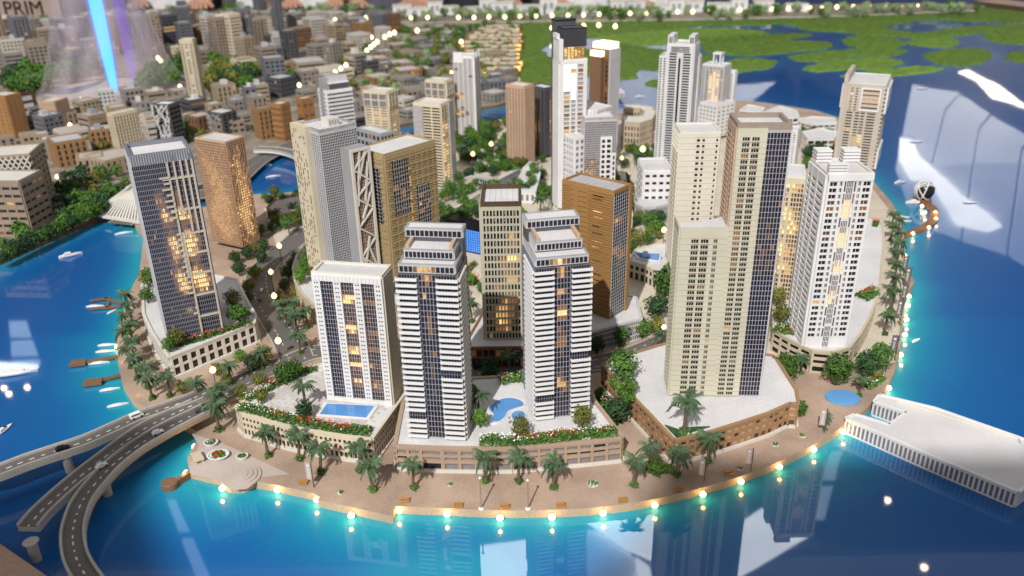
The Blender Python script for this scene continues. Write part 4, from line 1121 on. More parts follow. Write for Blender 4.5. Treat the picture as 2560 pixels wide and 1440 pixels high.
# ---- low buildings on arbitrary outlines: walls with openings along every edge
def polyb(name, label, cat, pts, zt, zb=ZG, wall=CREAM, roof=ROOFW, cell=.16, fu=.6, rows=((.1,.4),(.55,.85)), pane=None, px_=True, par=.03, d=.025, solo=False, group=None, sm=0, edges=None, base=0):
    P = [at(x, y, zt)[:2] for x, y in pts] if px_ else pts
    if sm: P = [p[:2] for p in smooth_poly([(a, b_, 0) for a, b_ in P], sm)]
    n = len(P)
    if sum(P[i][0]*P[(i+1) % n][1]-P[(i+1) % n][0]*P[i][1] for i in range(n)) < 0: P = P[::-1]
    cx = sum(p[0] for p in P)/n; cy = sum(p[1] for p in P)/n
    t = thing(name, label, cat, (cx, cy, zb), 0, group)
    P = [(p[0]-cx, p[1]-cy) for p in P]; h = zt-zb
    b = MB(); b.prism(P, 0, h, DBROWN if pane != 'solid' else wall, roof); b.build('body', t)
    fr = MB(); wn = MB(); pr = MB(); cnt = 0
    pane = pane if callable(pane) else (lambda: GLASS)
    def ob(bd, p, ux, nx, u0, u1, d0, d1, z0, z1, M):
        o = len(bd.v); k = bd.mi(M)
        for z in (z0, z1):
            for (u, dd) in ((u0,d1),(u1,d1),(u1,d0),(u0,d0)):
                bd.v.append((p[0]+ux[0]*u+nx[0]*dd, p[1]+ux[1]*u+nx[1]*dd, z))
        for f in BOXF: bd.f.append(tuple(o+i for i in f)); bd.m.append(k)
    for i in range(n):
        p, q = P[i], P[(i+1) % n]; e = Vector((q[0]-p[0], q[1]-p[1])); L = e.length
        if L < 1e-4: continue
        ux = e/L; nx = Vector((ux.y, -ux.x))
        ob(pr, p, ux, nx, -.0, L, -.02, d+.012, h-.02, h+par, wall)
        k = max(1, round(L/cell)); c = L/k
        ww = 0
        for (a, z) in rows:
            ob(fr, p, ux, nx, 0, L, 0, d*.92, ww*h, a*h, wall); ww = z
        ob(fr, p, ux, nx, 0, L, 0, d*.92, ww*h, h-.0205, wall)
        if base: ob(fr, p, ux, nx, 0, L, d*.93, d+.04, 0, base, OFFW)
        for j in range(k+1):
            u0 = max(0, c*j-c*(1-fu)/2); u1 = min(L, c*j+c*(1-fu)/2)
            ob(fr, p, ux, nx, u0, u1, 0, d, 0, h-.0205, wall)
        for j in range(k):
            for (a, z) in rows:
                M = pane()
                if solo and cnt < 300:
                    cnt += 1; key = ('p', round(c*fu, 2), round((z-a)*h, 3), M.name)
                    if key not in PANES:
                        g = MB(); g.box(-c*fu/2, c*fu/2, -.004, .004, -(z-a)*h/2, (z-a)*h/2, M); PANES[key] = g.mesh('window')
                    m_ = p[0]+ux[0]*c*(j+.5)+nx[0]*.006, p[1]+ux[1]*c*(j+.5)+nx[1]*.006, (a+z)/2*h
                    add('window', PANES[key], t, m_, math.atan2(ux[1], ux[0]))
                else: ob(wn, p, ux, nx, c*j+c*(1-fu)/2, c*(j+1)-c*(1-fu)/2, 0, .008, a*h, z*h, M)
    fr.build('wall', t); stuff(wn.build('window_panes', t)); pr.build('parapet', t)
    return t
PG = 'podium buildings of the island'
P5 = [(590,1018),(604,1032),(640,1042),(680,1055),(720,1065),(785,1078),(855,1089),(930,1098),(1012,985),(1000,920),(900,905),(800,912),(720,942),(645,985)]
lit_or = lambda g, p=.06: (lambda: LIT1 if R.random() < p else g)
polyb('podium_building', 'cream curved podium with rows of small windows under the three-strip tower', 'building', P5, ZP, wall=CREAM, cell=.10, fu=.55, rows=((.12,.34),(.47,.60),(.72,.85)), pane=lit_or(GLASSB), solo=True, group=PG, base=.06)
P68 = [(990,1114),(1050,1117),(1107,1119),(1190,1120),(1280,1120),(1380,1111),(1480,1102),(1553,1094),(1483,1003),(1470,955),(1330,940),(1180,948),(1012,1000)]
polyb('podium_building', 'brown stone podium with long shop windows under the two balcony towers', 'building', P68, ZP-.03, wall=mat('brown_stone_card', (.40,.30,.22), .7, .22, 60, bump=.3), cell=.30, fu=.80, rows=((.10,.36),(.50,.62),(.72,.88)), pane=lambda: GLASSG if R.random() < .6 else GLASS, solo=True, group=PG, d=.05, base=.06)
P10 = [(1507,912),(1560,968),(1620,1030),(1686,1100),(1697,1098),(1780,1078),(1850,1056),(1920,1033),(1973,1009),(1994,1010),(1988,975),(1962,935),(1935,892),(1700,850),(1560,892)]
polyb('podium_building', 'brown timber-like podium with white gravel roof under the tallest beige tower', 'building', P10, ZP-.02, wall=mat('timber_podium_card', (.33,.20,.11), .65, .15, 40, bump=.2), cell=.17, fu=.68, rows=((.10,.30),(.46,.62),(.74,.88)), pane=lambda: mat('podium_tan_infill', (.45,.32,.18), .6, .1) if R.random() < .5 else (LIT0 if R.random() < .3 else GLASSB), solo=True, group=PG, d=.035, base=.06)
P1 = [(357,707),(361,787),(382,831),(403,864),(424,892),(634,807),(637,790),(612,745),(590,700),(480,680)]
polyb('podium_building', 'cream podium with paired dark windows under the blue-grey left tower', 'building', P1, ZP, wall=OFFW, cell=.22, fu=.62, rows=((.10,.44),(.54,.84)), pane=lambda: GLASSB, solo=True, group=PG, d=.04, base=.05)
P12 = [(1935,826),(1975,850),(2030,876),(2080,881),(2125,868),(2150,835),(2175,790),(2190,750),(2200,700),(2206,640),(2208,590),(2204,560),(2175,545),(2100,560),(1930,700)]
polyb('podium_building', 'sand coloured curved podium with parking slots under the white lit-bay tower', 'building', P12, ZP, wall=SAND, cell=.32, fu=.75, rows=((.08,.30),(.46,.60),(.74,.88)), pane=lambda: BLACK, solo=True, group=PG)
polyb('podium_building', 'low brown podium with a white gridded glass front under the beige lattice tower', 'building', [(1166,858),(1205,790),(1240,740),(1345,740),(1340,800),(1332,868),(1175,870)], ZP-.01, wall=BROWN, cell=.15, fu=.8, rows=((.1,.5),(.6,.9)), pane=lambda: LIT0 if R.random() < .2 else GLASSB, group=PG, solo=True)
polyb('podium_building', 'low podium with pale gridded glass wall under the ochre brown tower', 'building', [(1472,832),(1530,816),(1603,798),(1590,745),(1530,730),(1440,760)], ZP-.01, wall=LGREY, cell=.06, fu=.85, rows=((.05,.25),(.3,.5),(.55,.75),(.8,.92)), pane=lambda: GLASSG, group=PG)
polyb('podium_building', 'cream podium with a pool deck, left of the cream fine-lined tower', 'building', [(1574,652),(1615,664),(1672,695),(1750,700),(1790,620),(1640,612),(1590,625)], ZP-.01, wall=CREAM, cell=.16, fu=.6, rows=((.08,.45),(.6,.82)), pane=lambda: GLASS, group=PG, solo=True)
polyb('podium_building', 'curved sand podium with planted edge under the tan brick tower', 'building', [(768,610),(742,640),(733,672),(738,702),(753,732),(778,757),(810,772),(990,762),(1150,700),(1110,570),(1000,560),(860,590)], ZP-.02, wall=SAND, cell=.4, fu=.3, rows=((.3,.6),), pane=lambda: BROWN, group=PG)
polyb('podium_building', 'dark glazed garden podium right of the amber lit cream tower', 'building', [(1188,438),(1242,452),(1296,424),(1250,392),(1196,398)], .6, roof=PAVEC, wall=LGREY, cell=.12, fu=.8, rows=((.15,.8),), pane=lambda: GLASS, group=PG)
polyb('podium_building', 'low pale pool-deck podium below the amber lit cream tower', 'building', [(1090,505),(1140,520),(1215,472),(1180,440),(1120,462),(1096,475)], .5, roof=PAVET, wall=OFFW, cell=.2, fu=.6, rows=((.2,.7),), pane=lambda: GLASSG, group=PG)
polyb('podium_building', 'low plain podium under the tallest white tower', 'building', [(1385,520),(1450,560),(1580,540),(1560,430),(1400,430)], .66, roof=PAVEC, wall=OFFW, cell=.2, fu=.6, rows=((.2,.7),), pane=lambda: GLASSG, group=PG)
polyb('podium_building', 'brown flat-roofed pavilion among trees behind the copper mesh tower', 'building', [(668,520),(690,500),(765,486),(760,520),(700,540)], .55, wall=BROWN, roof=PAVET, cell=.25, fu=.6, rows=((.2,.7),), pane=lambda: BLACK, group=PG)
LG = 'low white buildings on the back of the island'
quick('white office block with square dark windows, behind the ochre brown tower', (1613,429), (1680,427), (1600,398), (1606,520), WHITE, 5, 3, 4, rnd(GLASS, .03), .6, .4, zb=.3, cat='building', name='office_block', d=.05)
polyb('glass_pavilion', 'flat white-roofed glass pavilion below the white office block', 'building', [(1586,498),(1590,512),(1606,520),(1640,520),(1672,512),(1668,488),(1620,482)], .62, zb=.25, wall=LGREY, cell=.06, fu=.8, rows=((.05,.85),), pane=lambda: GLASSG, group=LG, par=.06)
polyb('terraced_building', 'long white stepped building with garden, left of the pale glazed tower', 'building', [(1286,476),(1310,420),(1326,406),(1350,408),(1348,440),(1338,478)], .62, wall=WHITE, cell=.2, fu=.5, rows=((.2,.7),), pane=lambda: GLASSG, group=LG)
polyb('crescent_building', 'crescent shaped beige block with an open court, between the two white rear towers', 'building', [(1556,288),(1562,305),(1600,308),(1630,298),(1640,280),(1628,268),(1590,263),(1560,264),(1562,272),(1600,272),(1612,280),(1606,290),(1580,292)], 1.35, wall=mat('crescent_card', (.52,.44,.34), .6, .05), cell=.14, fu=.5, rows=((.05,.2),(.27,.42),(.5,.64),(.72,.86)), pane=lit_or(GLASSB, .25), group=LG, roof=OFFW)
for i, (pts, zt, lb) in enumerate((
  ([(1905,282),(1940,296),(1996,290),(1990,276),(1950,266)], .95, 'white long block with terraces behind the tallest beige tower'),
  ([(2006,330),(2020,345),(2088,344),(2090,330),(2050,322)], 1.0, 'low white block with lit balcony stripes left of the far right tower'),
  ([(1850,276),(1900,282),(1912,270),(1870,262)], .6, 'small white flat block at the back water edge'),
  ([(1990,300),(2030,310),(2090,308),(2086,296),(2030,292)], .7, 'white block with planted terrace behind the lit balcony block'),
  ([(1560,330),(1590,340),(1640,330),(1630,318),(1590,314)], .6, 'low lit block in front of the crescent block'),
  ([(1470,225),(1520,235),(1560,232),(1550,222)], .4, 'thin white quay block behind the twin rear towers'),
  ([(1700,272),(1745,280),(1760,270),(1715,264)], .5, 'tiny white block right of the white eared tower'))):
    polyb('apartment_block', lb, 'building', pts, zt, wall=WHITE, cell=.3, fu=.85, rows=((.12,.3),(.42,.58),(.7,.86)), pane=lambda: LIT1 if R.random() < .5 else GLASSB, group=LG)

# ---- plank paving on the left front podium deck
DECKP = [mat('deck_slab_a', (.60,.58,.58), .8, .12, 40), mat('deck_slab_b', (.53,.51,.51), .8, .12, 40), mat('deck_slab_c', (.56,.51,.48), .8, .12, 40)]
pod = [o for o in C.objects if o.get('label', '').startswith('cream curved podium')][0]
PP = [at(x, y, ZP)[:2] for x, y in P5]; mx = sum(p[0] for p in PP)/len(PP); my = sum(p[1] for p in PP)/len(PP)
IN = [(mx+(p[0]-mx)*.93, my+(p[1]-my)*.93) for p in PP]
sl = []
for M in DECKP:
    b = MB(); b.box(-.128,.128,-.040,.040,0,.006,M); sl.append(b.mesh('paving_slab'))
a0 = math.radians(-38); ca, sa = math.cos(a0), math.sin(a0); cnt = 0
for i in range(-14, 15):
    for j in range(-30, 31):
        u, v = i*.262+(j % 2)*.131, j*.086; x, y = mx+u*ca-v*sa, my+u*sa+v*ca
        ok = all(bool(inpoly(np.array([x+du*ca-dv*sa]), np.array([y+du*sa+dv*ca]), IN)[0]) for du in (-.13,.13) for dv in (-.04,.04))
        if ok and cnt < 300: cnt += 1; add('paving_slab', sl[R.randrange(3)], pod, (x-pod.location.x, y-pod.location.y, ZP-pod.location.z), a0)
# ================================================================ background city on the far left bank
FOOT = []                                     # footprints used so that trees do not grow through buildings
def foot_tower(t): FOOT.append((t.root.location.x, t.root.location.y, t.ang, t.a, t.b))
CITY = []
def block(nt, rt, lt, nb, M, col, kind, n=8, nl=6, nr=6, fu=.5, fw=.45, gl=None, roof=None, extra=None, a=None, b=None, label=None):
    t = Tower('city_block', label or 'city block', nt, rt, lt, nb=nb, zb=.16, cat='building', group='buildings of the background city', a=a, b=b)
    V = t.vol(M=BROWN if col != 'dark' else BLACK)
    gl = gl or glow(GLASSB, [], .06)
    for f, k in (('L', nl), ('R', nr)):
        L = V.len(f)
        if k: V.grid(f, spans(k, 0, L, L/k*(1-fu)), spans(n, 0, V.h*.96, V.h/n*(1-fw)), M, gl, d=.04, solo=False)
    V.roof(Mroof=roof or OFFW, Mpar=M, ph=.05)
    if extra: extra(t, V)
    t.done(); CITY.append((nb[0], t, col, kind, label))
    return t, V
def branches(Mb, n, f='L'):
    def fn(t, V):
        L = V.len(f); b = MB()
        for k in range(n):
            u = R.uniform(0,1)*L; w = R.uniform(0,.9)*V.h
            b.beam(V.pt(f, u, .06, w), V.pt(f, min(max(u+R.uniform(-.5,.5)*L, 0), L), .06, min(V.h, w+R.uniform(.1,.35)*V.h)), .06, .03, Mb)
        b.build('branch_screen', t.root)
    return fn
def diamonds(t, V):
    b = MB(); L = V.len('L'); n = 9
    for k in range(-n, n*2):
        for s in (1, -1):
            u0, u1 = k/n*L, (k/n+s*.9)*L
            p, q = (u0, 0), (u1, V.h)
            def cl(p, q):
                t0, t1 = 0, 1; dx = q[0]-p[0]
                for lim, sg in ((0, 1), (L, -1)):
                    a_ = sg*(p[0]-lim); d_ = sg*dx
                    if abs(d_) < 1e-9: continue
                    tt = -a_/d_
                    if d_ > 0: t0 = max(t0, tt)
                    else: t1 = min(t1, tt)
                return t0, t1
            t0, t1 = cl(p, q)
            if t1-t0 > .02:
                b.beam(V.pt('L', p[0]+(q[0]-p[0])*t0, .06, V.h*t0), V.pt('L', p[0]+(q[0]-p[0])*t1, .06, V.h*t1), .09, .04, OFFW)
    b.build('diamond_lattice', t.root)
block((70,388), (84,362), (-50,392), (114,540), TAUPE, 'grey', 'tower', 10, 0, 4, extra=diamonds, label='brown block with a white diamond lattice face, at the left edge')
block((58,456), (92,428), (-60,452), (84,592), TAUPE, 'grey', 'block', 7, 5, 4, .8, .4, label='taupe office block with dark horizontal slots, lowest on the left edge')
block((292,288), (350,280), (252,291), (307,405), SAND, 'beige', 'tower', 14, 5, 8, .45, .8, label='beige ribbed block behind the blue-grey left tower')
block((425,264), (452,256), (376,263), (441,372), DGREY, 'dark', 'tower', 9, 1, 3, .95, .6, gl=glow(BLACK, [], .03), extra=branches(WHITE, 34), roof=WHITE, label='black tower with white branching screen on its left face')
block((560,286), (584,276), (523,279), (563,340), DGREY, 'dark', 'tower', 6, 4, 3, .6, .6, gl=glow(BLACK, [], 0), extra=branches(GREY, 24), label='short dark block with grey branching screen')
block((146,256), (181,246), (87,259), (151,320), PINK, 'beige', 'block', 7, 9, 6, .3, .3, gl=glow(DBROWN, [(.3,.2,.5,.4,.9),(.6,.5,.5,.5,.5)], .1), label='glowing beige cube with dotted round openings near the left edge')
block((28,242), (46,233), (-25,237), (41,348), ORANGE, 'orange', 'tower', 10, 3, 3, .2, .4, gl=glow(BROWN, [(.5,.1,.5,.3,.5)], 0), label='orange-brown tower cut by the left edge of the photo')
block((56,236), (86,229), (36,236), (61,312), DBROWN, 'dark', 'tower', 4, 2, 1, .6, .7, gl=lambda u, w: LGREY, label='dark brown block with a grey diamond panel beside the orange tower')
block((251,229), (284,226), (230,226), (256,290), LGREY, 'grey', 'block', 6, 4, 4, .5, .5, gl=glow(GLASSB, [], .1), label='pale grey block with square openings at the foot of the blue light mast')
block((484,101), (501,96), (447,104), (510,272), SAND, 'beige', 'tower', 26, 3, 3, .5, .5, gl=lambda u, w: WHITE if .4 < u < .8 and R.random() < .5 else GLASSB, label='tallest slim beige tower with a white central stripe in the background city')
block((700,263), (731,259), (668,263), (713,354), ORANGE, 'orange', 'block', 6, 4, 5, .5, .5, gl=lambda u, w: GLASSB, label='orange-brown block with slim windows left of the white striped tower')
block((760,250), (786,246), (734,248), (764,330), ORANGE, 'orange', 'block', 3, 1, 2, .6, .3, gl=lambda u, w: BROWN, label='plain orange-brown block directly left of the white striped tower')
GRP = {}
def city(x, yb, w, h, col, kind='block', dep=1.0, rot=None, n=None):
    COL = {'beige': mat('sandstone_card', (.36,.295,.215), .6, .05), 'brown': TAUPE, 'orange': mat('ochre_brown_card', (.30,.18,.09), .6, .06), 'white': mat('dull_white_card', (.52,.49,.45), .6, .05), 'grey': mat('warm_mid_grey_card', (.27,.255,.24), .6, .05), 'slate': mat('slate_card', (.15,.16,.185), .6, .05), 'dark': DGREY, 'chocolate': BROWN, 'cream': CREAM}
    w *= 1.18; h *= 1.15
    if yb < 125 and not (kind == 'tower' and col == 'slate'): h = min(h, max(8, yb-(50 if x < 170 else R.uniform(30, 40))))
    N = at(x, yb, .16); k = ppu(N); W_ = w/k
    hh = zat(N.x, N.y, yb-h)-.16
    rot = R.choice((25, 32, 38, 45, 55)) if rot is None else rot
    a = W_*.62; b = W_*.62*dep
    rz = math.radians(rot)
    t = thing('city_block', '', 'building', (N.x, N.y, .16), rz, 'buildings of the background city')
    class T_: pass
    T = T_(); T.root = t; T.np = 999; T.panes = MB(); T.a, T.b, T.h = a, b, hh; T.ang = rz
    M = COL[col]; V = Vol(T, 0, a, 0, b, 0, hh, BROWN if col not in ('dark','slate') else BLACK)
    n = n or max(2, int(hh/.22))
    st = R.choice((0, 1, 2)); fu = (.6, .9, .4)[st]; fw = (.5, .4, .75)[st]
    for f in 'LR':
        L = V.len(f); kk = 1 if st == 1 else max(2, int(L/.22))
        V.grid(f, spans(kk, 0, L, L/kk*(1-fu)), spans(n, 0, hh*.95, hh/n*(1-fw)), M, glow(GLASSB if R.random() < .6 else GLASS, [], .11), d=.04, solo=False)
    V.roof(Mroof=R.choice((LGREY, PAVET, TAUPE, COL['grey'], COL['white'])), Mpar=M, ph=.05, th=.05)
    if R.random() < .5 and kind != 'hall':
        q = MB(); u, v = R.uniform(.15,.5), R.uniform(.15,.5)
        q.box(u*a, (u+.3)*a, v*b, (v+.35)*b, hh, hh+R.uniform(.15,.3), R.choice((OFFW, LGREY, GREY))); q.build('roof_house', t)
    stuff(T.panes.build('window_panes', t))
    FOOT.append((N.x, N.y, rz, a, b))
    CITY.append((x, t, col, kind, None))
for s in [
 # far rear row
 (20,170,70,60,'white'),(60,165,50,105,'slate','tower'),(100,172,45,60,'beige'),(25,205,60,60,'grey'),(90,200,60,75,'brown'),(-20,140,60,100,'brown','tower'),
 (150,120,60,40,'brown'),(200,110,60,55,'dark'),(250,120,40,70,'slate','tower'),(300,130,50,75,'chocolate','tower'),(345,140,50,85,'grey','tower'),(385,150,40,100,'brown','tower'),
 (415,120,60,70,'dark','tower'),(455,100,50,70,'slate','tower'),(455,62,26,50,'slate','tower'),(495,112,40,40,'chocolate'),(530,150,40,95,'white','tower'),(555,160,45,100,'brown','tower'),(590,158,45,105,'cream','tower'),
 (620,175,40,70,'beige','tower'),(612,150,44,110,'slate','tower'),(640,120,40,60,'brown','tower'),(660,190,55,60,'brown'),(672,235,66,75,'slate'),(700,120,28,110,'slate','tower'),(728,105,28,100,'grey','tower'),(690,70,50,30,'brown'),(718,150,44,62,'dark'),
 (745,120,60,40,'chocolate'),(780,95,60,40,'white'),(815,92,44,28,'brown'),(842,118,40,48,'beige'),(790,150,50,30,'grey'),(835,165,44,48,'grey'),(868,150,40,36,'beige'),(905,105,50,40,'orange'),(958,80,60,42,'slate'),(985,86,30,44,'chocolate'),
 (560,60,40,22,'white'),(620,52,40,26,'grey'),(520,52,40,24,'brown'),(740,66,50,28,'grey'),(830,60,50,24,'white'),(880,62,46,20,'beige'),(660,50,60,20,'white'),
 (470,70,36,30,'chocolate'),(590,40,44,26,'beige'),(570,30,36,36,'slate','tower'),(650,32,30,42,'slate','tower'),(10,110,60,70,'chocolate','tower'),(60,95,50,60,'grey'),(110,88,50,40,'white'),(160,80,50,36,'beige'),
 (745,185,100,22,'beige','hall'),(820,205,110,20,'cream','hall'),(890,190,60,45,'grey'),(920,195,44,36,'dark'),(700,205,50,36,'orange'),(760,215,60,30,'grey'),
 # middle rows
 (320,268,60,36,'grey'),(375,272,60,34,'brown'),(345,300,50,36,'grey'),(215,300,60,38,'beige'),(250,335,50,30,'brown'),(120,345,66,44,'slate'),(165,365,90,26,'white','hall'),(235,350,70,50,'brown'),
 (550,268,66,44,'beige'),(590,290,60,32,'grey'),(620,290,40,60,'slate','tower'),(480,295,60,36,'dark'),(500,330,70,30,'chocolate'),(470,262,40,22,'grey'),
 (640,310,50,56,'brown'),(655,350,50,64,'orange'),(705,245,70,40,'dark'),(640,262,50,40,'beige'),
 (150,420,100,52,'orange'),(235,382,70,46,'orange'),(200,435,80,30,'beige','hall'),(270,440,130,30,'beige','hall'),(370,330,44,34,'white'),(375,360,60,40,'white'),(110,400,60,40,'brown'),
 (30,330,60,30,'brown'),(80,335,40,30,'slate'),(20,275,50,24,'beige'),
 # low brown and grey blocks towards the villa field
 (760,262,50,28,'grey','hall'),(850,250,60,20,'brown','hall'),(935,215,80,16,'orange','hall'),(1000,200,80,18,'orange','hall'),(980,178,80,14,'brown','hall'),(930,165,60,14,'beige','hall'),(1040,190,60,12,'brown','hall'),(1080,165,70,12,'slate','hall'),
 (1010,150,80,13,'brown','hall'),(950,145,50,12,'grey','hall'),(1060,135,80,12,'slate','hall'),(1110,148,60,12,'grey','hall'),(990,128,60,12,'brown','hall'),(1040,112,70,10,'grey','hall'),(1000,104,60,10,'beige','hall'),(1090,118,60,10,'slate','hall'),
 (1060,90,60,9,'brown','hall'),(1120,95,60,9,'grey','hall'),(1020,80,60,10,'beige','hall'),(1095,78,50,9,'grey','hall'),(1150,84,40,8,'grey','hall'),(1075,236,60,20,'grey','hall'),(1010,222,70,20,'grey','hall'),(1045,222,40,18,'slate','hall'),(930,270,60,26,'grey','hall'),
 (1020,255,70,24,'brown','hall'),(1010,275,60,20,'white','hall'),(1225,232,60,22,'slate','hall'),(1270,224,44,22,'grey','hall'),(1235,258,70,18,'grey','hall'),(870,285,50,24,'grey','hall'),(890,322,60,20,'grey','hall'),(1020,300,50,18,'grey','hall'),
 (1230,206,50,14,'slate','hall'),(1180,215,40,16,'slate','hall')]:
    city(*s)
rc = random.Random(5); put = [(s_[0], s_[1]) for s_ in ()]
taken = [(proj(f_[:2]+(.2,))) for f_ in FOOT]
zones = [([(-60,150),(120,130),(460,110),(640,90),(700,150),(640,200),(460,190),(60,240)], 26, ('beige','brown','grey','slate','cream')), ([(460,60),(980,40),(1000,100),(800,150),(560,120)], 26, ('beige','grey','brown','slate','white')), ([(0,60),(420,30),(440,100),(0,130)], 22, ('slate','grey','brown','white','chocolate')), ([(330,270),(620,240),(650,330),(500,350)], 10, ('grey','beige','brown')), ([(0,300),(330,270),(330,380),(130,420),(0,420)], 10, ('beige','brown','grey')), ([(760,215),(1290,150),(1290,240),(900,290)], 12, ('grey','beige','brown','slate'))]
for zp, n_, cols in zones:
    k_ = 0; tr_ = 0; P_ = np.array(zp, float)
    while k_ < n_ and tr_ < 600:
        tr_ += 1; x, y = rc.uniform(P_[:,0].min(), P_[:,0].max()), rc.uniform(P_[:,1].min(), P_[:,1].max())
        if not inpoly(np.array([x]), np.array([y]), zp)[0] or any(abs(x-a_) < 30 and abs(y-b_) < 9+y*.03 for a_, b_ in taken): continue
        if 90 < x < 450 and 150 < y < 240: continue
        taken.append((x, y)); k_ += 1; q = 1 if y > 110 else 1.0
        city(x, y, rc.uniform(40, 66), rc.uniform(18, 44)*(1.3 if y < 140 and x < 700 else .8), rc.choice(cols), 'block' if y < 240 and x < 760 else 'hall')
def uniq_city():
    g = {}
    for x, t, col, kind, lab in CITY:
        r = t if isinstance(t, bpy.types.Object) else t.root
        if not isinstance(t, bpy.types.Object): foot_tower(t)
        if lab: continue
        kk = {'block': 'mid-rise block', 'tower': 'tower', 'hall': 'low flat block'}[kind]
        g.setdefault((col, kk), []).append((proj(r.location)[0], r))
    for (col, kk), L in g.items():
        L.sort(key=lambda e: e[0])
        for i, (x, r) in enumerate(L):
            r['label'] = f'{ordi(i)} {col} {kk} from the left in the background city'
uniq_city()
# ---- small golden lit villas in rows
VG = emat('villa_glow', (1.0,.56,.15), 2.4)
hb = MB()
w = .52
hb.box(-w, w, -.35, .35, 0, .34, mat('villa_wall', (.36,.27,.15), .6, .08))
def villa():
    t = thing('villa', '', 'house', (0,0,0), 0, 'lit villas in the field')
    hb.build('wall', t)
    b = MB(); b.prism([(-w-.06,-.41),(w+.06,-.41),(w+.06,.41),(-w-.06,.41)], .34, .40, mat('villa_roof', (.24,.17,.10), .7, .1)); b.box(-.2, .3, -.15, .25, .40, .52, CREAM); b.build('roof', t)
    for k in range(4):
        b = MB(); b.box(-w+.04+.25*k, -w+.25+.25*k, -.40, -.352, .03, .32, VG if k != 1 else LIT2); b.build('window', t)
    return t
v0 = villa(); first = True
rowsv = [(80,1210,1292,5),(88,1196,1296,6),(96,1186,1294,6),(104,1178,1296,6),(113,1170,1292,6),(122,1162,1296,7),(132,1160,1290,6),(143,1168,1294,6),(154,1176,1290,5),(166,1190,1292,5),(178,1206,1290,4),(190,1218,1286,3)]
for j, (y, x0, x1, n) in enumerate(rowsv):
    for i in range(n):
        p = at(x0+(x1-x0)*(i+.5)/n+R.uniform(-4,4), y+R.uniform(-2,2), .16)
        lab = f'{ordi(i)} golden lit villa from the left in the {ordi(j)} villa row from the back'
        if first: v0.location = p; v0['label'] = lab; first = False
        else: dup(v0, p, R.uniform(-.5, .5), 1.0, lab)
        FOOT.append((p.x-.5, p.y-.4, 0, 1.0, .8))
# ---- white houses on the far shore
def far_house(w, d, h, M=WHITE):
    t = thing('shore_house', '', 'house', (0,0,0), 0, 'white houses on the far shore')
    b = MB(); b.box(-w/2, w/2, -d/2, d/2, 0, h, M); b.build('wall', t)
    b = MB(); b.box(-w/2-.05, w/2+.05, -d/2-.05, d/2+.05, h, h+.1, OFFW); b.build('roof', t)
    for k in range(2):
        b = MB(); b.box(-w*.3+k*w*.35, -w*.1+k*w*.35, -d/2-.03, -d/2+.02, h*.35, h*.75, GREY); b.build('window', t)
    return t
fh = [far_house(1.7,1.0,.85), far_house(2.1,1.0,.65), far_house(1.3,1.0,1.1)]
hx = [1008,1050,1090,1128,1186,1222,1258,1325,1370,1410,1475,1540,1580,1668,1690,1730,1800,1845,1905,1990]
for i, x in enumerate(hx):
    p = at(x, 36+R.uniform(-3,3)-(x-1000)*.007, .25); lab = f'{ordi(i)} white cube house from the left on the far shore'
    k = i % 3
    if i < 3: o = fh[k]; o.location = p; o['label'] = lab
    else: dup(fh[k], p, R.uniform(-.3,.3), R.uniform(.8,1.25), lab)
# ---- blue light mast inside its transparent net cone
c = at(287, 228, .16)
t = thing('light_mast', 'glowing blue mast inside a clear plastic net cone, top left', 'tower', c, 0)
CY = emat('cyan_light_core', (0.02, 0.42, 1.0), 2.6)
VI = emat('violet_glow', (0.30, 0.16, 0.95), 1.1)
b = MB(); b.lathe((0,0,0), [(.13,0),(.20,.5),(.28,2),(.33,4),(.36,9)], CY, 14); b.build('light_core', t)
b = MB(); b.lathe((1.05,0.5,0), [(.22,.4),(.3,2),(.34,9)], None or (lambda: VI)(), 10)
vs = bpy.data.materials.new('violet_haze'); vs.use_nodes = True
nt = vs.node_tree; nt.nodes.clear()
o_ = nt.nodes.new('ShaderNodeOutputMaterial'); mx = nt.nodes.new('ShaderNodeMixShader'); tr = nt.nodes.new('ShaderNodeBsdfTransparent'); em = nt.nodes.new('ShaderNodeEmission')
em.inputs[0].default_value = (.32,.16,1,1); em.inputs[1].default_value = .9; mx.inputs[0].default_value = .22
nt.links.new(tr.outputs[0], mx.inputs[1]); nt.links.new(em.outputs[0], mx.inputs[2]); nt.links.new(mx.outputs[0], o_.inputs[0])
b.mats[:] = [vs]; b.build('violet_glow_shell', t)  # see-through shell whose emission stands for the violet glow beside the core
bs = vs.copy(); bs.name = 'blue_haze'
for q in bs.node_tree.nodes:
    if q.type == 'EMISSION': q.inputs[0].default_value = (.10,.28,1,1)
    if q.type == 'MIX_SHADER': q.inputs[0].default_value = .35
b = MB(); b.lathe((0,0,0), [(.22,0),(.32,.5),(.42,2),(.48,4),(.52,9)], bs, 14); b.build('blue_glow_shell', t)  # added see-through shell, its emission imitates the blue glow round the core
nm = bpy.data.materials.new('clear_plastic_film'); nm.use_nodes = True
nt = nm.node_tree; nt.nodes.clear()
o_ = nt.nodes.new('ShaderNodeOutputMaterial'); mx = nt.nodes.new('ShaderNodeMixShader'); tr = nt.nodes.new('ShaderNodeBsdfTransparent'); pb = nt.nodes.new('ShaderNodeBsdfPrincipled')
pb.inputs['Base Color'].default_value = (.70,.60,.68,1); pb.inputs['Roughness'].default_value = .12
tc = nt.nodes.new('ShaderNodeTexCoord'); wv = nt.nodes.new('ShaderNodeTexWave'); wv.inputs['Scale'].default_value = .16; wv.inputs['Distortion'].default_value = 9
nt.links.new(tc.outputs['Object'], wv.inputs['Vector'])
mr = nt.nodes.new('ShaderNodeMapRange'); mr.inputs[3].default_value = .15; mr.inputs[4].default_value = .30
nt.links.new(wv.outputs['Fac'], mr.inputs[0]); nt.links.new(mr.outputs[0], mx.inputs[0])
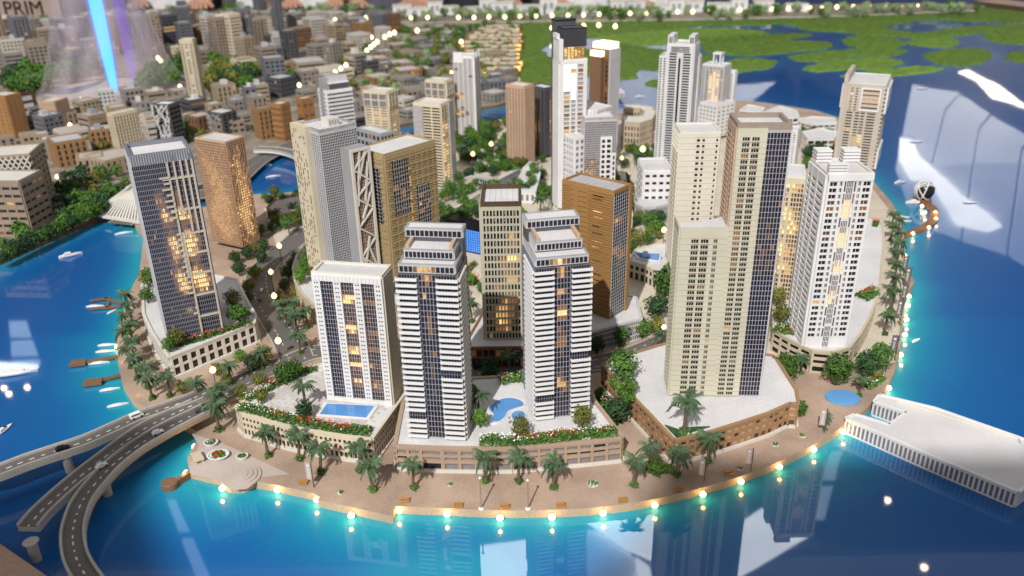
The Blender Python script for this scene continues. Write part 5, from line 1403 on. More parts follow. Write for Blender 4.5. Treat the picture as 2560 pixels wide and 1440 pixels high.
nt.links.new(tr.outputs[0], mx.inputs[1]); nt.links.new(pb.outputs[0], mx.inputs[2]); nt.links.new(mx.outputs[0], o_.inputs[0])
prof = [(4.3,.02),(3.7,.7),(3.2,1.8),(2.75,3.2),(2.45,4.6),(2.2,6.5),(2.0,9)]
b = MB(); b.lathe((0,0,0), prof, nm, 40)
b.f = b.f[:-2]; b.m = b.m[:-2]; b.build('film_cone', t)
b = MB(); CB = mat('pale_cable', (.75,.70,.72), .3, .02)
for k in range(14):
    a0 = 2*math.pi*k/36
    for s in (1,):
        for (r0, z0), (r1, z1), i in zip(prof, prof[1:], range(6)):
            b.bar((r0*1.004*math.cos(a0+.12*i*s), r0*1.004*math.sin(a0+.12*i*s), z0), (r1*1.004*math.cos(a0+.12*(i+1)*s), r1*1.004*math.sin(a0+.12*(i+1)*s), z1), .006, CB, 3)
stuff(b.build('cable', t))
sg = MB(); sg.lathe((0,0,0), [(4.4,-.02),(4.4,.06),(4.2,.1)], PINK, 40); sg.f = sg.f[:-2]; sg.m = sg.m[:-2]; sg.build('base_ring', t)
# park and pond around the mast
sheet('mast_plaza', [(70,225),(180,250),(330,235),(460,205),(450,180),(300,190),(150,200)], .172, mat('pale_plaza', (.52,.45,.40), .8, .1), 3)
sheet('mast_pond', [(120,232),(200,215),(260,200),(240,214),(170,236)], .177, mat('pond_blue', (.14,.22,.36), .15, .05), 3)
sheet('curved_avenue', [(640,215),(700,200),(760,202),(790,215),(770,212),(720,208),(650,224)], .18, mat('pale_plaza', (.52,.45,.40)), 3)
# hall sign with dark letters at the top left
sp = at(40, 58, .16); zc_ = zat(sp.x, sp.y, 22)
t = thing('hall_sign', 'taupe sign board with dark letters PRIM, at the top left corner', 'sign', (sp.x, sp.y, 0), 0)
b = MB(); b.box(-6.5, 4.4, 0, .3, .1, 7, mat('sign_taupe', (.36,.28,.24), .6, .04)); b.build('board', t)
def text(body, size, M, parent, loc, rot, name='lettering', ext=.02):
    cu = bpy.data.curves.new(name, 'FONT'); cu.body = body; cu.size = size; cu.extrude = ext
    cu.align_x = 'CENTER'; cu.align_y = 'CENTER'; cu.materials.append(M)
    o = bpy.data.objects.new(name+'_c', cu); C.objects.link(o)
    dg = bpy.context.evaluated_depsgraph_get(); me = bpy.data.meshes.new_from_object(o.evaluated_get(dg))
    bpy.data.objects.remove(o); bpy.data.curves.remove(cu)
    q = add(name, me, parent, loc); q.rotation_euler = rot
    return q
text('PRIM', 1.75, BLACK, t, (at(66, 58, .16).x-sp.x, -.06, zc_), (math.pi/2, 0, 0))
# ================================================================ vegetation
def crown_mesh(name, M, r, hz, n, leaf, seed, lump=.25):
    rr = random.Random(seed); b = MB(); k = b.mi(M)
    cl = [(rr.uniform(-1,1), rr.uniform(-1,1), rr.uniform(-.6,1), rr.uniform(.4,.6)) for _ in range(9)]
    for i in range(n):
        d = Vector((rr.gauss(0,1), rr.gauss(0,1), rr.gauss(0,1))).normalized()
        s = 1+lump*noise.noise(d*2.2+Vector((seed*3.1, 0, 0)))*2
        rad = r*s*(rr.random()**.28)
        c = Vector((d.x*rad, d.y*rad, d.z*rad*hz))
        nrm = (d+Vector((rr.gauss(0,.5), rr.gauss(0,.5), rr.gauss(0,.5)))).normalized()
        a = nrm.orthogonal().normalized(); e = nrm.cross(a); t = rr.uniform(0, 6.28)
        a, e = a*math.cos(t)+e*math.sin(t), e*math.cos(t)-a*math.sin(t)
        L = leaf*r*rr.uniform(.6,1.3); o = len(b.v)
        b.v += [tuple(c+a*L), tuple(c+e*L*.7+nrm*L*.25), tuple(c-a*L), tuple(c-e*L*.7+nrm*L*.25)]
        b.f.append((o,o+1,o+2,o+3)); b.m.append(k)
    return b.mesh(name)
def trunk_mesh(h, r, seed):
    rr = random.Random(seed); b = MB()
    b.bar((0,0,0), (rr.uniform(-.02,.02), rr.uniform(-.02,.02), h), r, TRUNK, 6, r*.7)
    for k in range(4):
        t = rr.uniform(0,6.28); b.bar((0,0,h*.8), (.12*math.cos(t), .12*math.sin(t), h+.08), r*.5, TRUNK, 5, r*.2)
    return b.mesh('trunk')
KINDS = {'mid': (LEAFG, 'mid green'), 'bright': (LEAFB, 'bright green'), 'dark': (LEAFD, 'dark green'), 'olive': (LEAFO, 'olive green'), 'pale': (LEAFP, 'pale green')}
PROTO = {}
def proto_tree(kind, v):
    if (kind, v) not in PROTO:
        M = KINDS[kind][0]
        PROTO[(kind, v)] = (crown_mesh('crown', M, .2, (.85,1.0,1.15)[v % 3], 760, .125, 11+v*7+len(kind)), trunk_mesh(.14, .022, v))
    return PROTO[(kind, v)]
TREES = {}
def tree(p, dia, kind='mid', v=None, zone='', name='round_tree', stretch=1.0):
    v = R.randrange(3) if v is None else v
    cm, tm = proto_tree(kind, v)
    s = dia/.4
    t = thing(name, '', 'tree', p, R.uniform(0,6.28))
    c = add('crown', cm, t, (0,0,.11*s+.17*s*stretch)); c.scale = (s, s, s*stretch)
    q = add('trunk', tm, t); q.scale = (s, s, s)
    TREES.setdefault((kind, zone), []).append(t)
    return t
def in_foot(x, y, m=.08):
    for (fx, fy, an, a, b) in FOOT:
        dx, dy = x-fx, y-fy; c, s = math.cos(an), math.sin(an)
        u, w = dx*c+dy*s, -dx*s+dy*c
        if -m < u < a+m and -m < w < b+m: return True
    for P in FPOLY:
        if bool(inpoly(np.array([x]), np.array([y]), P)[0]): return True
    return False
FPOLY = []
# podium outlines block free scattering
for pts, z in ((P5, ZP), (P68, ZP), (P10, ZP), (P1, ZP), (P12, ZP)): FPOLY.append([at(x, y, z)[:2] for x, y in pts])
for t_ in TLOG: pass
for o in list(C.objects):
    if o.get('category') in ('tower',) or (o.get('category') == 'building' and o.name.startswith(('office','apartment'))):
        bd = [c for c in o.children if c.name.startswith(('body','main_shaft'))]
        if bd:
            xs = [v.co.x for v in bd[0].data.vertices]; ys = [v.co.y for v in bd[0].data.vertices]
            FOOT.append((o.location.x, o.location.y, o.rotation_euler.z, max(xs), max(ys)))
FARB = MB()
FARM = {k: crown_mesh('c', KINDS[k][0], .2, 1.0, 170, .24, 3+len(k)) for k in KINDS}
def far_tree(p, dd, kind):
    m_ = FARM[kind]; o = len(FARB.v); k = FARB.mi(KINDS[kind][0]); s = dd/.4; a0 = R.uniform(0, 6.28); c, sn = math.cos(a0), math.sin(a0)
    for v in m_.vertices: FARB.v.append((p[0]+(v.co.x*c-v.co.y*sn)*s, p[1]+(v.co.x*sn+v.co.y*c)*s, p[2]+(v.co.z+.26)*s))
    for f in m_.polygons: FARB.f.append(tuple(o+j for j in f.vertices)); FARB.m.append(k)
    FARB.bar((p[0], p[1], p[2]), (p[0], p[1], p[2]+.15*s), .03*s, TRUNK, 4)
FARZ = ('left channel bank','park behind the left bank','park behind the light mast','park left of the lamp avenue','park in front of the light mast','background city streets','lamp avenue','villa district','far shore','far edge of the city')
def T(x, y, d, kind='mid', zone='', z=ZG, st=1.0):
    p = at(x, y, z); return tree(p, d/ppu(p), kind, None, zone, stretch=st)
def forest(poly, n, d, kinds, zone, z=ZG, md=None):
    P = [at(x, y, z)[:2] for x, y in poly]
    xs = [p[0] for p in P]; ys = [p[1] for p in P]; put = []; tries = 0
    while len(put) < n and tries < n*40:
        tries += 1
        x, y = R.uniform(min(xs), max(xs)), R.uniform(min(ys), max(ys))
        if not inpoly(np.array([x]), np.array([y]), P)[0] or in_foot(x, y): continue
        dd = R.uniform(*d)
        if any((x-a)**2+(y-b)**2 < ((dd+c)*.36)**2 for a, b, c in put): continue
        put.append((x, y, dd))
        if zone in FARZ: far_tree((x, y, z), dd, R.choice(kinds))
        else: tree(Vector((x, y, z)), dd, R.choice(kinds), None, zone)
# foreground trees and shrubs read off one by one
for x, y, d, k, z, st in [(1555,955,70,'mid',ZP,1.1),(1574,988,40,'bright',ZP,1),(1540,1062,70,'dark',ZG,1),(1300,1096,46,'olive',ZP,1.2),(1456,1072,50,'olive',ZP,1.2),(762,1048,44,'dark',ZP,1.1),(1200,1068,40,'bright',ZP,1.2),
  (652,968,34,'olive',ZG,1),(605,998,34,'olive',ZG,1),(716,962,52,'mid',ZP,1),(742,945,40,'mid',ZP,1),(655,1008,34,'olive',ZP,1),(662,915,46,'olive',ZG,1),(602,905,30,'bright',ZG,1),(632,930,40,'dark',ZG,1),(458,985,30,'olive',ZG,1),(570,965,30,'olive',ZG,1),(545,938,28,'olive',ZG,1),
  (445,868,44,'olive',ZP,1),(425,880,34,'mid',ZP,1),(600,812,50,'mid',ZP,1),(585,770,40,'olive',ZP,1),(375,720,40,'bright',ZP,1.2),(372,758,36,'mid',ZP,1),
  (1958,952,66,'mid',ZG,1),(2090,962,72,'mid',ZG,1),(2162,945,62,'dark',ZG,1),(2195,925,60,'mid',ZG,1),(2000,1042,30,'mid',ZG,1.4),(1950,812,44,'olive',ZP,1.1),(1942,765,40,'olive',ZP,1),
  (1642,800,60,'dark',ZG,1),(1662,745,62,'mid',ZG,1.1),(1604,845,44,'mid',ZG,1),(1552,862,44,'mid',ZG,1),(1492,885,40,'dark',ZG,1),(1640,838,40,'olive',ZG,1),(1225,965,48,'dark',ZG,1.5),(1210,900,38,'dark',ZG,1),(1500,1005,34,'mid',ZG,1),
  (1640,1190,46,'bright',ZG,.9),(1668,1185,30,'bright',ZG,.8),(1440,905,36,'dark',ZG,1),
  (760,690,34,'bright',ZP,1),(752,710,32,'bright',ZP,1),(765,668,34,'mid',ZP,1),(785,640,36,'mid',ZP,1),(700,760,30,'olive',ZG,1),(720,790,30,'olive',ZG,1),(735,770,26,'olive',ZG,1),(740,745,28,'olive',ZG,1),(712,730,30,'dark',ZG,1),(722,700,34,'dark',ZG,1),(730,680,30,'dark',ZG,1),(742,660,28,'dark',ZG,1),
  (640,700,34,'olive',ZG,1),(625,735,34,'olive',ZG,1),(618,765,34,'dark',ZG,1),(655,660,30,'dark',ZG,1),(600,690,34,'dark',ZG,1),(620,650,30,'dark',ZG,1),(640,640,30,'olive',ZG,1),(590,660,30,'dark',ZG,1),(662,630,30,'dark',ZG,1)]:
    T(x, y, d, k, 'foreground gardens', z, st)
forest([(560,640),(660,600),(770,560),(765,500),(700,490),(650,500),(655,600)], 26, (.22,.4), ('dark','mid','mid','olive'), 'garden by the copper tower')
forest([(1095,590),(1200,560),(1330,560),(1400,520),(1380,420),(1300,330),(1180,330),(1140,370),(1160,440),(1120,500),(1090,540)], 75, (.25,.55), ('mid','mid','dark','bright','olive'), 'central gardens')
forest([(1565,640),(1660,600),(1680,560),(1590,540),(1560,440),(1580,380),(1640,350),(1560,340),(1560,470)], 34, (.25,.5), ('mid','dark','olive','bright'), 'garden by the ochre tower')
forest([(1975,430),(2070,420),(2090,370),(2060,350),(1990,350)], 14, (.35,.6), ('mid','dark','bright'), 'garden by the finned tower')
forest([(1130,420),(1250,400),(1330,330),(1240,312),(1140,345)], 30, (.3,.6), ('mid','bright','dark'), 'channel gardens')
forest([(1110,620),(1190,610),(1205,545),(1110,540)], 14, (.3,.55), ('dark','mid'), 'blue screen garden')
forest([(1150,780),(1215,750),(1190,690),(1150,700)], 6, (.25,.4), ('bright','mid'), 'round plaza')
forest([(1590,420),(1700,420),(1640,370),(1570,372)], 12, (.3,.5), ('mid','dark'), 'crescent garden')
forest([(10,640),(120,585),(270,530),(330,500),(300,470),(150,540),(0,600)], 20, (.35,.55), ('dark','mid','mid'), 'left channel bank', ZG)
forest([(100,540),(330,500),(300,430),(110,450)], 34, (.3,.5), ('dark','mid','olive'), 'park behind the left bank')
forest([(360,236),(440,225),(450,185),(370,205)], 22, (.8,1.2), ('bright','mid'), 'park behind the light mast')
forest([(510,235),(640,235),(650,190),(540,165)], 24, (.7,1.1), ('mid','olive','dark'), 'park left of the lamp avenue')
forest([(0,235),(100,245),(230,190),(240,150),(40,190)], 30, (.8,1.2), ('dark','mid'), 'park in front of the light mast')
forest([(560,260),(640,330),(560,340),(200,420),(120,390),(200,310),(400,280)], 26, (.3,.5), ('dark','mid','olive'), 'background city streets')
forest([(640,200),(800,215),(1000,120),(1000,80),(900,90),(700,180)], 24, (.4,.7), ('dark','mid','olive'), 'lamp avenue')
forest([(830,240),(1130,240),(1290,215),(1300,70),(1000,75),(980,160),(900,215)], 130, (.35,.65), ('mid','mid','olive','pale'), 'villa district')
forest([(1000,40),(1000,56),(1700,50),(2440,34),(2450,24),(1800,25)], 130, (.5,.85), ('pale','pale','pale','mid'), 'far shore', .25)
forest([(0,70),(450,30),(1000,26),(1000,50),(500,60),(200,90)], 50, (.5,.9), ('pale','pale','mid'), 'far edge of the city', .2)
for i in range(14):
    s = i/13; T(8+s*255, 662-s*124, R.uniform(30,40), R.choice(('dark','dark','mid')), 'row on the left channel quay', ZG, 1.0)
forest([(1196,434),(1242,446),(1286,424),(1248,398),(1200,402)], 14, (.22,.4), ('mid','bright','dark'), 'glazed podium garden', .6)
forest([(1098,500),(1140,512),(1200,474),(1176,446),(1124,466)], 10, (.2,.35), ('mid','bright'), 'pool deck garden', .5)
forest([(1395,470),(1400,440),(1550,436),(1565,520),(1470,545)], 12, (.22,.4), ('mid','dark','bright'), 'white tower podium garden', .66)
forest([(1296,470),(1316,424),(1340,415),(1335,465)], 6, (.2,.3), ('mid','bright'), 'terraced building roof', .62)
forest([(775,700),(800,650),(990,620),(1090,640),(1110,700),(990,740),(820,750)], 16, (.22,.38), ('mid','dark','bright','olive'), 'tan tower podium garden', ZP-.02)
stuff(FARB.build('background_trees'))
for (kind, zone), L in TREES.items():
    L = sorted(L, key=lambda o: proj(o.location)[0])
    for i, o in enumerate(L):
        o['label'] = f'{ordi(i)} {KINDS[kind][1]} round tree from the left in the {zone}'
        o['group'] = f'trees in the {zone}'
# ---- palms
def palm_parts():
    fr = []
    for v in range(3):
        b = MB(); n = 5; L = .30; k = b.mi(PALMG); rr = random.Random(40+v)
        up = (.16, .10, .02)[v]; dr = (.30,.42,.55)[v]
        pts = []
        for i in range(n+1):
            s = i/n; pts.append(Vector((L*s*(1-.12*s), 0, up*s*1.6-dr*s*s*.62)))
        for i in range(n):
            p, q = pts[i], pts[i+1]; w0, w1 = .030*math.sin(math.pi*min(1, (i+.35)/n)), .030*math.sin(math.pi*min(1, (i+1.2)/(n+.45)))
            for sgn in (1, -1):
                o = len(b.v); b.v += [tuple(p), tuple(q), tuple(q+Vector((.03, sgn*w1*1.5, -.022))), tuple(p+Vector((.03, sgn*w0*1.5, -.022)))]
                b.f.append((o,o+1,o+2,o+3)); b.m.append(k)
                # leaflets
                for j in range(2):
                    m_ = p.lerp(q, .25+.5*j); o = len(b.v)
                    b.v += [tuple(m_), tuple(m_+Vector((.03, 0, 0))), tuple(m_+Vector((.075, sgn*(.075+.04*rr.random())*(1.1-i/n*.6), -.05)))]
                    b.f.append((o,o+1,o+2)); b.m.append(k)
        fr.append(b.mesh('frond'))
    b = MB(); r = .034
    for i in range(7): b.bar((.008*math.sin(i), 0, .07*i), (.008*math.sin(i+1), 0, .07*(i+1)), r*(1-.04*i), TRUNK, 7, r*(.86-.04*i))
    b.lathe((0,0,.44), [(.02,0),(.05,.03),(.05,.07),(.01,.1)], TRUNK, 7)
    return fr, b.mesh('trunk')
FR, PTR = palm_parts()
sh_m = crown_mesh('base_shrub', LEAFG, .085, .8, 90, .3, 5)
joined = MB()
def palm_joined():
    b = MB(); k = b.mi(PALMG)
    for i in range(14):
        a0 = i*2.4; m_ = FR[i % 3]; c, s = math.cos(a0), math.sin(a0); o = len(b.v)
        for v in m_.vertices: b.v.append((v.co.x*c-v.co.y*s, v.co.x*s+v.co.y*c, v.co.z*.9+.56))
        for f in m_.polygons: b.f.append(tuple(o+j for j in f.vertices)); b.m.append(k)
    return b.mesh('crown')
PCR = palm_joined()
PALMS = {}
def palm(x, y, hpx, zone, z=ZG, full=True, shrub=True):
    p = at(x, y, z); s = hpx/ppu(p)/.62*1.1
    t = thing('palm_tree', '', 'palm tree', p, R.uniform(0,6.28)); t.scale = (s,)*3
    q = add('trunk', PTR, t); q.scale = (1, 1, 1.12); q.rotation_euler = (R.uniform(-.06,.06), R.uniform(-.06,.06), 0)
    if full:
        for i in range(19):
            f = add('frond', FR[(0,1,2,1,0)[i % 5]], t, (0,0,.56)); f.rotation_euler = (R.uniform(-.15,.15), R.uniform(-.2,.15), i*2.4+R.uniform(-.2,.2)); f.scale = (R.uniform(.62,.88),)*3
    else: add('crown', PCR, t)
    if shrub: add('base_shrub', sh_m, t, (0,0,.05))
    PALMS.setdefault(zone, []).append(t)
for x, y, h in [(548,1078,80),(672,1142,74),(750,1150,76),(803,1184,80),(900,1180,74),(933,1228,84),(1036,1222,76),(1214,1206,80),(1298,1206,76),(1384,1222,80),(1585,1216,80),(1622,1178,74),(1692,1190,76),(1768,1158,80)]:
    palm(x, y, h, 'front promenade')
for x, y, h, z in [(1710,1085,100,ZP),(766,1022,70,ZP),(1198,1048,76,ZP)]: palm(x, y, h, 'podium roof', z)
for x, y, h in [(1275,938,60),(1180,806,52),(1655,890,64),(2212,838,56),(2002,935,50),(2148,990,50),(1632,690,46),(1350,540,46),(1385,542,46),(2062,1075,40)]: palm(x, y, h, 'streets and gardens')
for x, y, h in [(2226,778,58),(2229,742,54),(2233,708,52),(2236,674,50),(2240,646,46),(2238,622,44),(2226,604,44),(2243,588,42),(2228,572,40)]: palm(x, y, h, 'right promenade row')
for x, y, h in [(322,782,54),(332,808,56),(322,836,56),(335,862,56),(318,872,54),(338,898,58),(328,920,58),(345,948,60),(372,972,64),(382,998,64),(425,992,62),(500,1012,66),(580,962,58),(655,925,54),(752,885,56),(742,835,54),(768,822,54),(718,818,50),(735,798,50),(700,800,46)]: palm(x, y, h, 'left promenade and avenue')
for x, y, h in [(545,1035,60),(560,1010,56)]: palm(x, y, h, 'bridge landing')
for x, y in [(1150,400),(1320,395),(1358,372),(1250,395),(1600,420),(1555,420),(2030,395),(870,690),(690,560),(740,545),(725,590),(560,560),(150,545)]: palm(x, y, 34, 'middle distance', ZG, False, False)
for zone, L in PALMS.items():
    L.sort(key=lambda o: proj(o.location)[0])
    for i, o in enumerate(L):
        o['label'] = f'{ordi(i)} palm tree from the left in the {zone}'; o['group'] = f'palms of the {zone}'
# ---- flower beds: low hedge mass with flower heads
def bed(label, pts, wd, z, n, reds=(), whites=0, h=.10, leaf=LEAFG, fl=FRED, name='flower_bed'):
    P = [Vector(at(x, y, z)) for x, y in pts]; L = [(P[i+1]-P[i]).length for i in range(len(P)-1)]; tot = sum(L)
    def on(s):
        s *= tot
        for i, l in enumerate(L):
            if s <= l or i == len(L)-1:
                d = (P[i+1]-P[i]).normalized(); return P[i]+d*s, Vector((-d.y, d.x, 0))
            s -= l
    o0 = P[0].copy(); t = thing(name, label, 'flower bed', o0)
    def lf(b, M, c, sz):
        k = b.mi(M); nrm = Vector((R.gauss(0,.6), R.gauss(0,.6), 1)).normalized(); a = nrm.orthogonal().normalized(); e = nrm.cross(a); th = R.uniform(0,6.28)
        a, e = a*math.cos(th)+e*math.sin(th), e*math.cos(th)-a*math.sin(th); o = len(b.v); c = c-o0
        b.v += [tuple(c+a*sz), tuple(c+e*sz*.7), tuple(c-a*sz), tuple(c-e*sz*.7)]; b.f.append((o,o+1,o+2,o+3)); b.m.append(k)
    b = MB()
    for i in range(n):
        c, s = on(R.random()); f = R.uniform(-.5,.5)
        hh = h*(1-(2*f)**4)*R.uniform(.2,1)*(1+.5*noise.noise(c*4))
        lf(b, leaf if R.random() < .75 else LEAFB, c+s*f*wd+Vector((0,0,hh)), R.uniform(.018,.034))
    stuff(b.build('foliage', t))
    b = MB()
    for s0 in reds:
        c0, sd = on(s0)
        for i in range(18):
            c = c0+Vector((R.gauss(0,.06), R.gauss(0,.05), h*R.uniform(.8,1.35))); lf(b, fl, c, R.uniform(.014,.026))
    stuff(b.build('red_flowers', t))
    b = MB()
    for i in range(whites):
        c, s = on(R.choice((R.uniform(0,.35), R.uniform(0,1)))); c = c+s*R.uniform(-.4,.4)*wd+Vector((0,0,h*R.uniform(.8,1.3))); lf(b, FWHT, c, R.uniform(.012,.022))
    stuff(b.build('white_flowers', t))
    return t
bed('hedge with red flowers along the front of the cream curved podium', [(600,1022),(650,1032),(720,1052),(790,1066),(855,1077),(928,1084)], .28, ZP, 2600, (.36,.5,.53,.6,.66,.72,.78,.84,.3), 120, .14)
bed('red and white flower bed on the back edge of the cream curved podium', [(612,1002),(650,985),(700,958),(745,935),(790,925)], .22, ZP, 1300, (.4,.5,.58,.75,.85), 140, .12)
bed('broad hedge with red and white flowers in front of the curved pool', [(1200,1106),(1290,1106),(1380,1098),(1470,1088),(1540,1082)], .26, ZP, 3000, (.36,.42,.5,.54,.58,.62,.7,.93,.3), 240, .14)
bed('planted strip with red flowers on the left tower podium', [(418,868),(470,856),(540,838),(625,808)], .26, ZP, 1500, (.1,.28,.33,.45,.5,.6,.75), 90, .12)
bed('red flowers beside the left tower, upper podium corner', [(582,790),(600,775),(622,790)], .2, ZP, 500, (.2,.5,.8), 20, .12)
bed('red flower bed on the curved right podium below the white lit-bay tower', [(2150,748),(2170,738),(2185,730)], .4, ZP, 900, (.3,.5,.7,.9), 10, .16)
bed('red flower bed at the upper end of the curved right podium', [(2182,562),(2195,564)], .3, ZP, 500, (.2,.5,.8), 0, .16)
bed('planting with white flowers left of the white lit-bay tower foot', [(1940,835),(1960,815),(1970,840)], .3, ZP, 700, (.9,), 60, .14)
bed('orange flower clump beside the beige lattice tower', [(1182,700),(1192,712)], .2, ZG, 300, (.2,.4,.6,.8), 0, .18, fl=FORG)
bed('hedge with red flowers on the tan brick tower podium', [(755,680),(775,650),(790,625)], .3, ZP, 700, (.2,.5,.8,.9), 30, .14)
bed('white flowers and hedge between the two balcony towers', [(1250,955),(1290,945),(1325,950)], .3, ZP, 700, (.2,.8), 60, .12)
bed('hedge beside the triangular podium entrance', [(1500,1000),(1525,1040),(1545,1065)], .3, ZG, 900, (.2,.9), 40, .2)
bed('green hedge on the left wall of the triangular podium', [(1530,950),(1560,985),(1580,1005)], .2, ZP, 800, (), 0, .12)
bed('planting beside the pale pool deck podium', [(1110,505),(1150,495),(1190,475)], .2, .5, 500, (.1,.5,.9), 30, .15)
bed('red planting by the tallest beige tower podium garden', [(1650,690),(1690,650),(1668,640)], .2, ZP, 400, (.2,.7), 0, .15)
bed('shrub patch on the right promenade corner', [(2160,968),(2185,955),(2200,940)], .3, ZG, 700, (.3,.7), 40, .12)
bed('shrub patch behind the ellipse pad', [(1955,950),(1975,965)], .25, ZG, 400, (.3,), 20, .12)
bed('garden bed with red flowers on the round plaza', [(1163,690),(1175,672),(1190,660)], .2, ZG, 400, (.2,.5,.8), 0, .14)

t = thing('corner_planting', 'dark green pointed planting bed at the front corner of the triangular podium', 'flower bed', at(1712, 1085, ZP-.02))
b = MB(); q = [at(x, y, ZP)-t.location for x, y in ((1662,1062),(1700,1075),(1720,1068),(1775,1066),(1720,1082),(1694,1096))]
b.prism([p[:2] for p in q], .004, .03, LEAFD); b.build('leaf_pad', t)
add('shrub', crown_mesh('shrub', LEAFP, .12, .6, 120, .25, 77), t, (0,.0,.06))

for i, (x, y, r) in enumerate([(852,1232,.05),(1126,1212,.045),(1482,1210,.09),(1938,1112,.06),(2005,1090,.06),(1850,1172,.05),(1700,1130,.07)]):
    p = at(x, y, ZG); t = thing('ground_plant', f'{ordi(i)} small round ground plant from the left in the paving', 'plant', p, 0, 'small plants in the paving')
    b = MB(); b.lathe((0,0,0), [(r*1.2,0),(r*1.2,.008),(r*.9,.012)], OFFW, 12); b.build('ring', t); add('leaves', crown_mesh('leaves', LEAFG, r, .4, 60, .35, 90+i), t, (0,0,.015))
# ================================================================ bridges, quays, boats, lamps and other small things
def deck(name, label, pts, w, z, piers=(), side=CONC, dz=.10, cut=False):
    P = catmull([Vector(at(x, y, z)) for x, y in pts], 12)
    t = thing(name, label, 'bridge', (P[0].x, P[0].y, 0)); o = Vector((P[0].x, P[0].y, 0))
    P = [p-o for p in P]
    b = MB(); ribbon(P, -w/2, w/2, -dz, 0, b, side); b.build('deck', t)
    b = MB(); ribbon(P, -w/2+.035, w/2-.035, .0005, .006, b, ASPH); b.build('roadway', t)
    for s in (-1, 1):
        b = MB(); a0, a1 = sorted((s*w/2, s*(w/2-.034))); ribbon(P, a0-.004, a1+.004, -.03, .055, b, CONC); b.build('side_barrier', t)
    b = MB(); L = 0; me = None
    for i in range(len(P)-1):
        seg = P[i+1]-P[i]; n = max(1, int(seg.length/.03))
        for k in range(n):
            L += seg.length/n
            if (L % .20) < .075:
                a = P[i]+seg*(k/n); c = P[i]+seg*((k+1)/n); ribbon([a, c], -.011, .011, .0065, .009, b, LANEW)
    b.build('lane_marking', t)
    for (x, y) in piers:
        p = Vector(at(x, y, 0))-o; b = MB(); b.lathe((p.x, p.y, -.3), [(.085,0),(.085,.2+z),(.10,.24+z-dz*.5),(.13,.30+z-dz)], CONC, 14); b.build('pillar', t)
    return t
deck('road_bridge', 'upper left road bridge carrying a white van and a black car', [(-160,1205),(-40,1190),(73,1150),(140,1128),(217,1102),(283,1073),(350,1043),(417,1020),(476,999),(520,980)], .40, .48, ((176,1178),))
deck('road_bridge', 'middle road bridge that stops short over the water with a cut end', [(70,1317),(110,1272),(187,1203),(267,1140),(333,1091),(383,1060),(433,1036),(490,1010)], .38, .50, ((92,1400),))
deck('road_bridge', 'curving lower road bridge with tan sides and underside, nearest the bottom left', [(260,1500),(215,1440),(190,1393),(182,1343),(188,1300),(208,1250),(247,1200),(288,1158),(347,1113),(417,1072),(467,1046),(515,1022)], .38, .52, ((270,1236),), side=mat('bridge_tan_side', (.42,.30,.18), .6, .08))  # deck body in one plain tan
def car(label, x, y, z, ang, col, van=False, L=.19):
    p = at(x, y, z); t = thing('car' if not van else 'van', label, 'car' if not van else 'van', p, ang)
    M = {'white': BOATW, 'black': BLACK, 'dark': DGREY}[col]; w = L*.42
    prof = [(-L/2,.02),(-L/2,.055),(-L*.42,.062),(-L*.30,.09),(L*.10,.092),(L*.24,.062),(L*.46,.052),(L/2,.04),(L/2,.02)] if not van else [(-L/2,.02),(-L/2,.10),(-L*.46,.115),(L*.30,.115),(L*.42,.075),(L/2,.06),(L/2,.02)]
    b = MB(); k = b.mi(M); n = len(prof)
    for s in (-1, 1):
        for (u, q) in prof: b.v.append((u, s*w/2*(.86 if q > .075 else 1), q))
    b.f.append(tuple(range(n))); b.f.append(tuple(2*n-1-i for i in range(n))); b.m += [k, k]
    for i in range(n):
        j = (i+1) % n; b.f.append((i, n+i, n+j, j)); b.m.append(k)
    b.build('body', t)
    q = MB(); q.box(-L*.28, L*.12, -w*.46, w*.46, .064, .084, GLASS) if not van else q.box(-L*.4, L*.3, -w*.505, w*.505, .078, .10, GLASS); q.build('window', t)
    wm = MB(); wm.bar((0,-.008,0), (0,.008,0), .02, BLACK, 8); me = wm.mesh('wheel')
    for sx in (-.3, .3):
        for sy in (-1, 1): add('wheel', me, t, (sx*L, sy*w*.48, .02))
    return t
car('white van driving on the upper left bridge', 342, 1043, .49, .75, 'white', True, .26)
car('black car driving on the upper left bridge', 157, 1124, .49, .45, 'black', False, .24)
car('white car on the lower curving bridge, nearer the island', 395, 1084, .53, .7, 'white', False, .22)
car('white car on the curve of the lower bridge', 255, 1168, .53, .95, 'white', False, .22)
car('dark car leaving the lower bridge under the palms', 498, 1029, .53, .65, 'dark')
car('black car on the avenue between the podiums', 1196, 922, ZG+.03, .05, 'black')
car('tiny white car on the side street', 655, 728, ZG+.03, 1.7, 'white', False, .16)
car('tiny dark car on the side street', 650, 752, ZG+.03, 1.7, 'dark', False, .16)
car('dark car on the avenue near the left podium', 548, 990, ZG+.03, .6, 'dark', False, .17)
# ---- pier building on the right
t = polyb('pier_building', 'long white flat-roofed pier building with a striped glass wall, lower right', 'building', [(2117,1046),(2138,1037),(2225,1063),(2267,1032),(2187,1004),(2200,988),(2340,1022),(2545,1094),(2660,1136),(2545,1229),(2330,1139)], .34, zb=.0, wall=WHITE, roof=mat('pier_roof', (.62,.61,.64), .8, .07, 60, bump=.2), cell=.085, fu=.62, rows=((.08,.84),), pane=lambda: GLASSG if R.random() < .6 else STEEL, solo=True, par=.02, d=.03)
b = MB(); q = [Vector(at(x, y, .34))-t.location for x, y in [(2240,1005),(2545,1100),(2552,1112)]]
for p, r in zip(q, q[1:]): b.beam((p.x, p.y, .37), (r.x, r.y, .37), .012, .05, OFFW)
b.build('roof_rail', t)
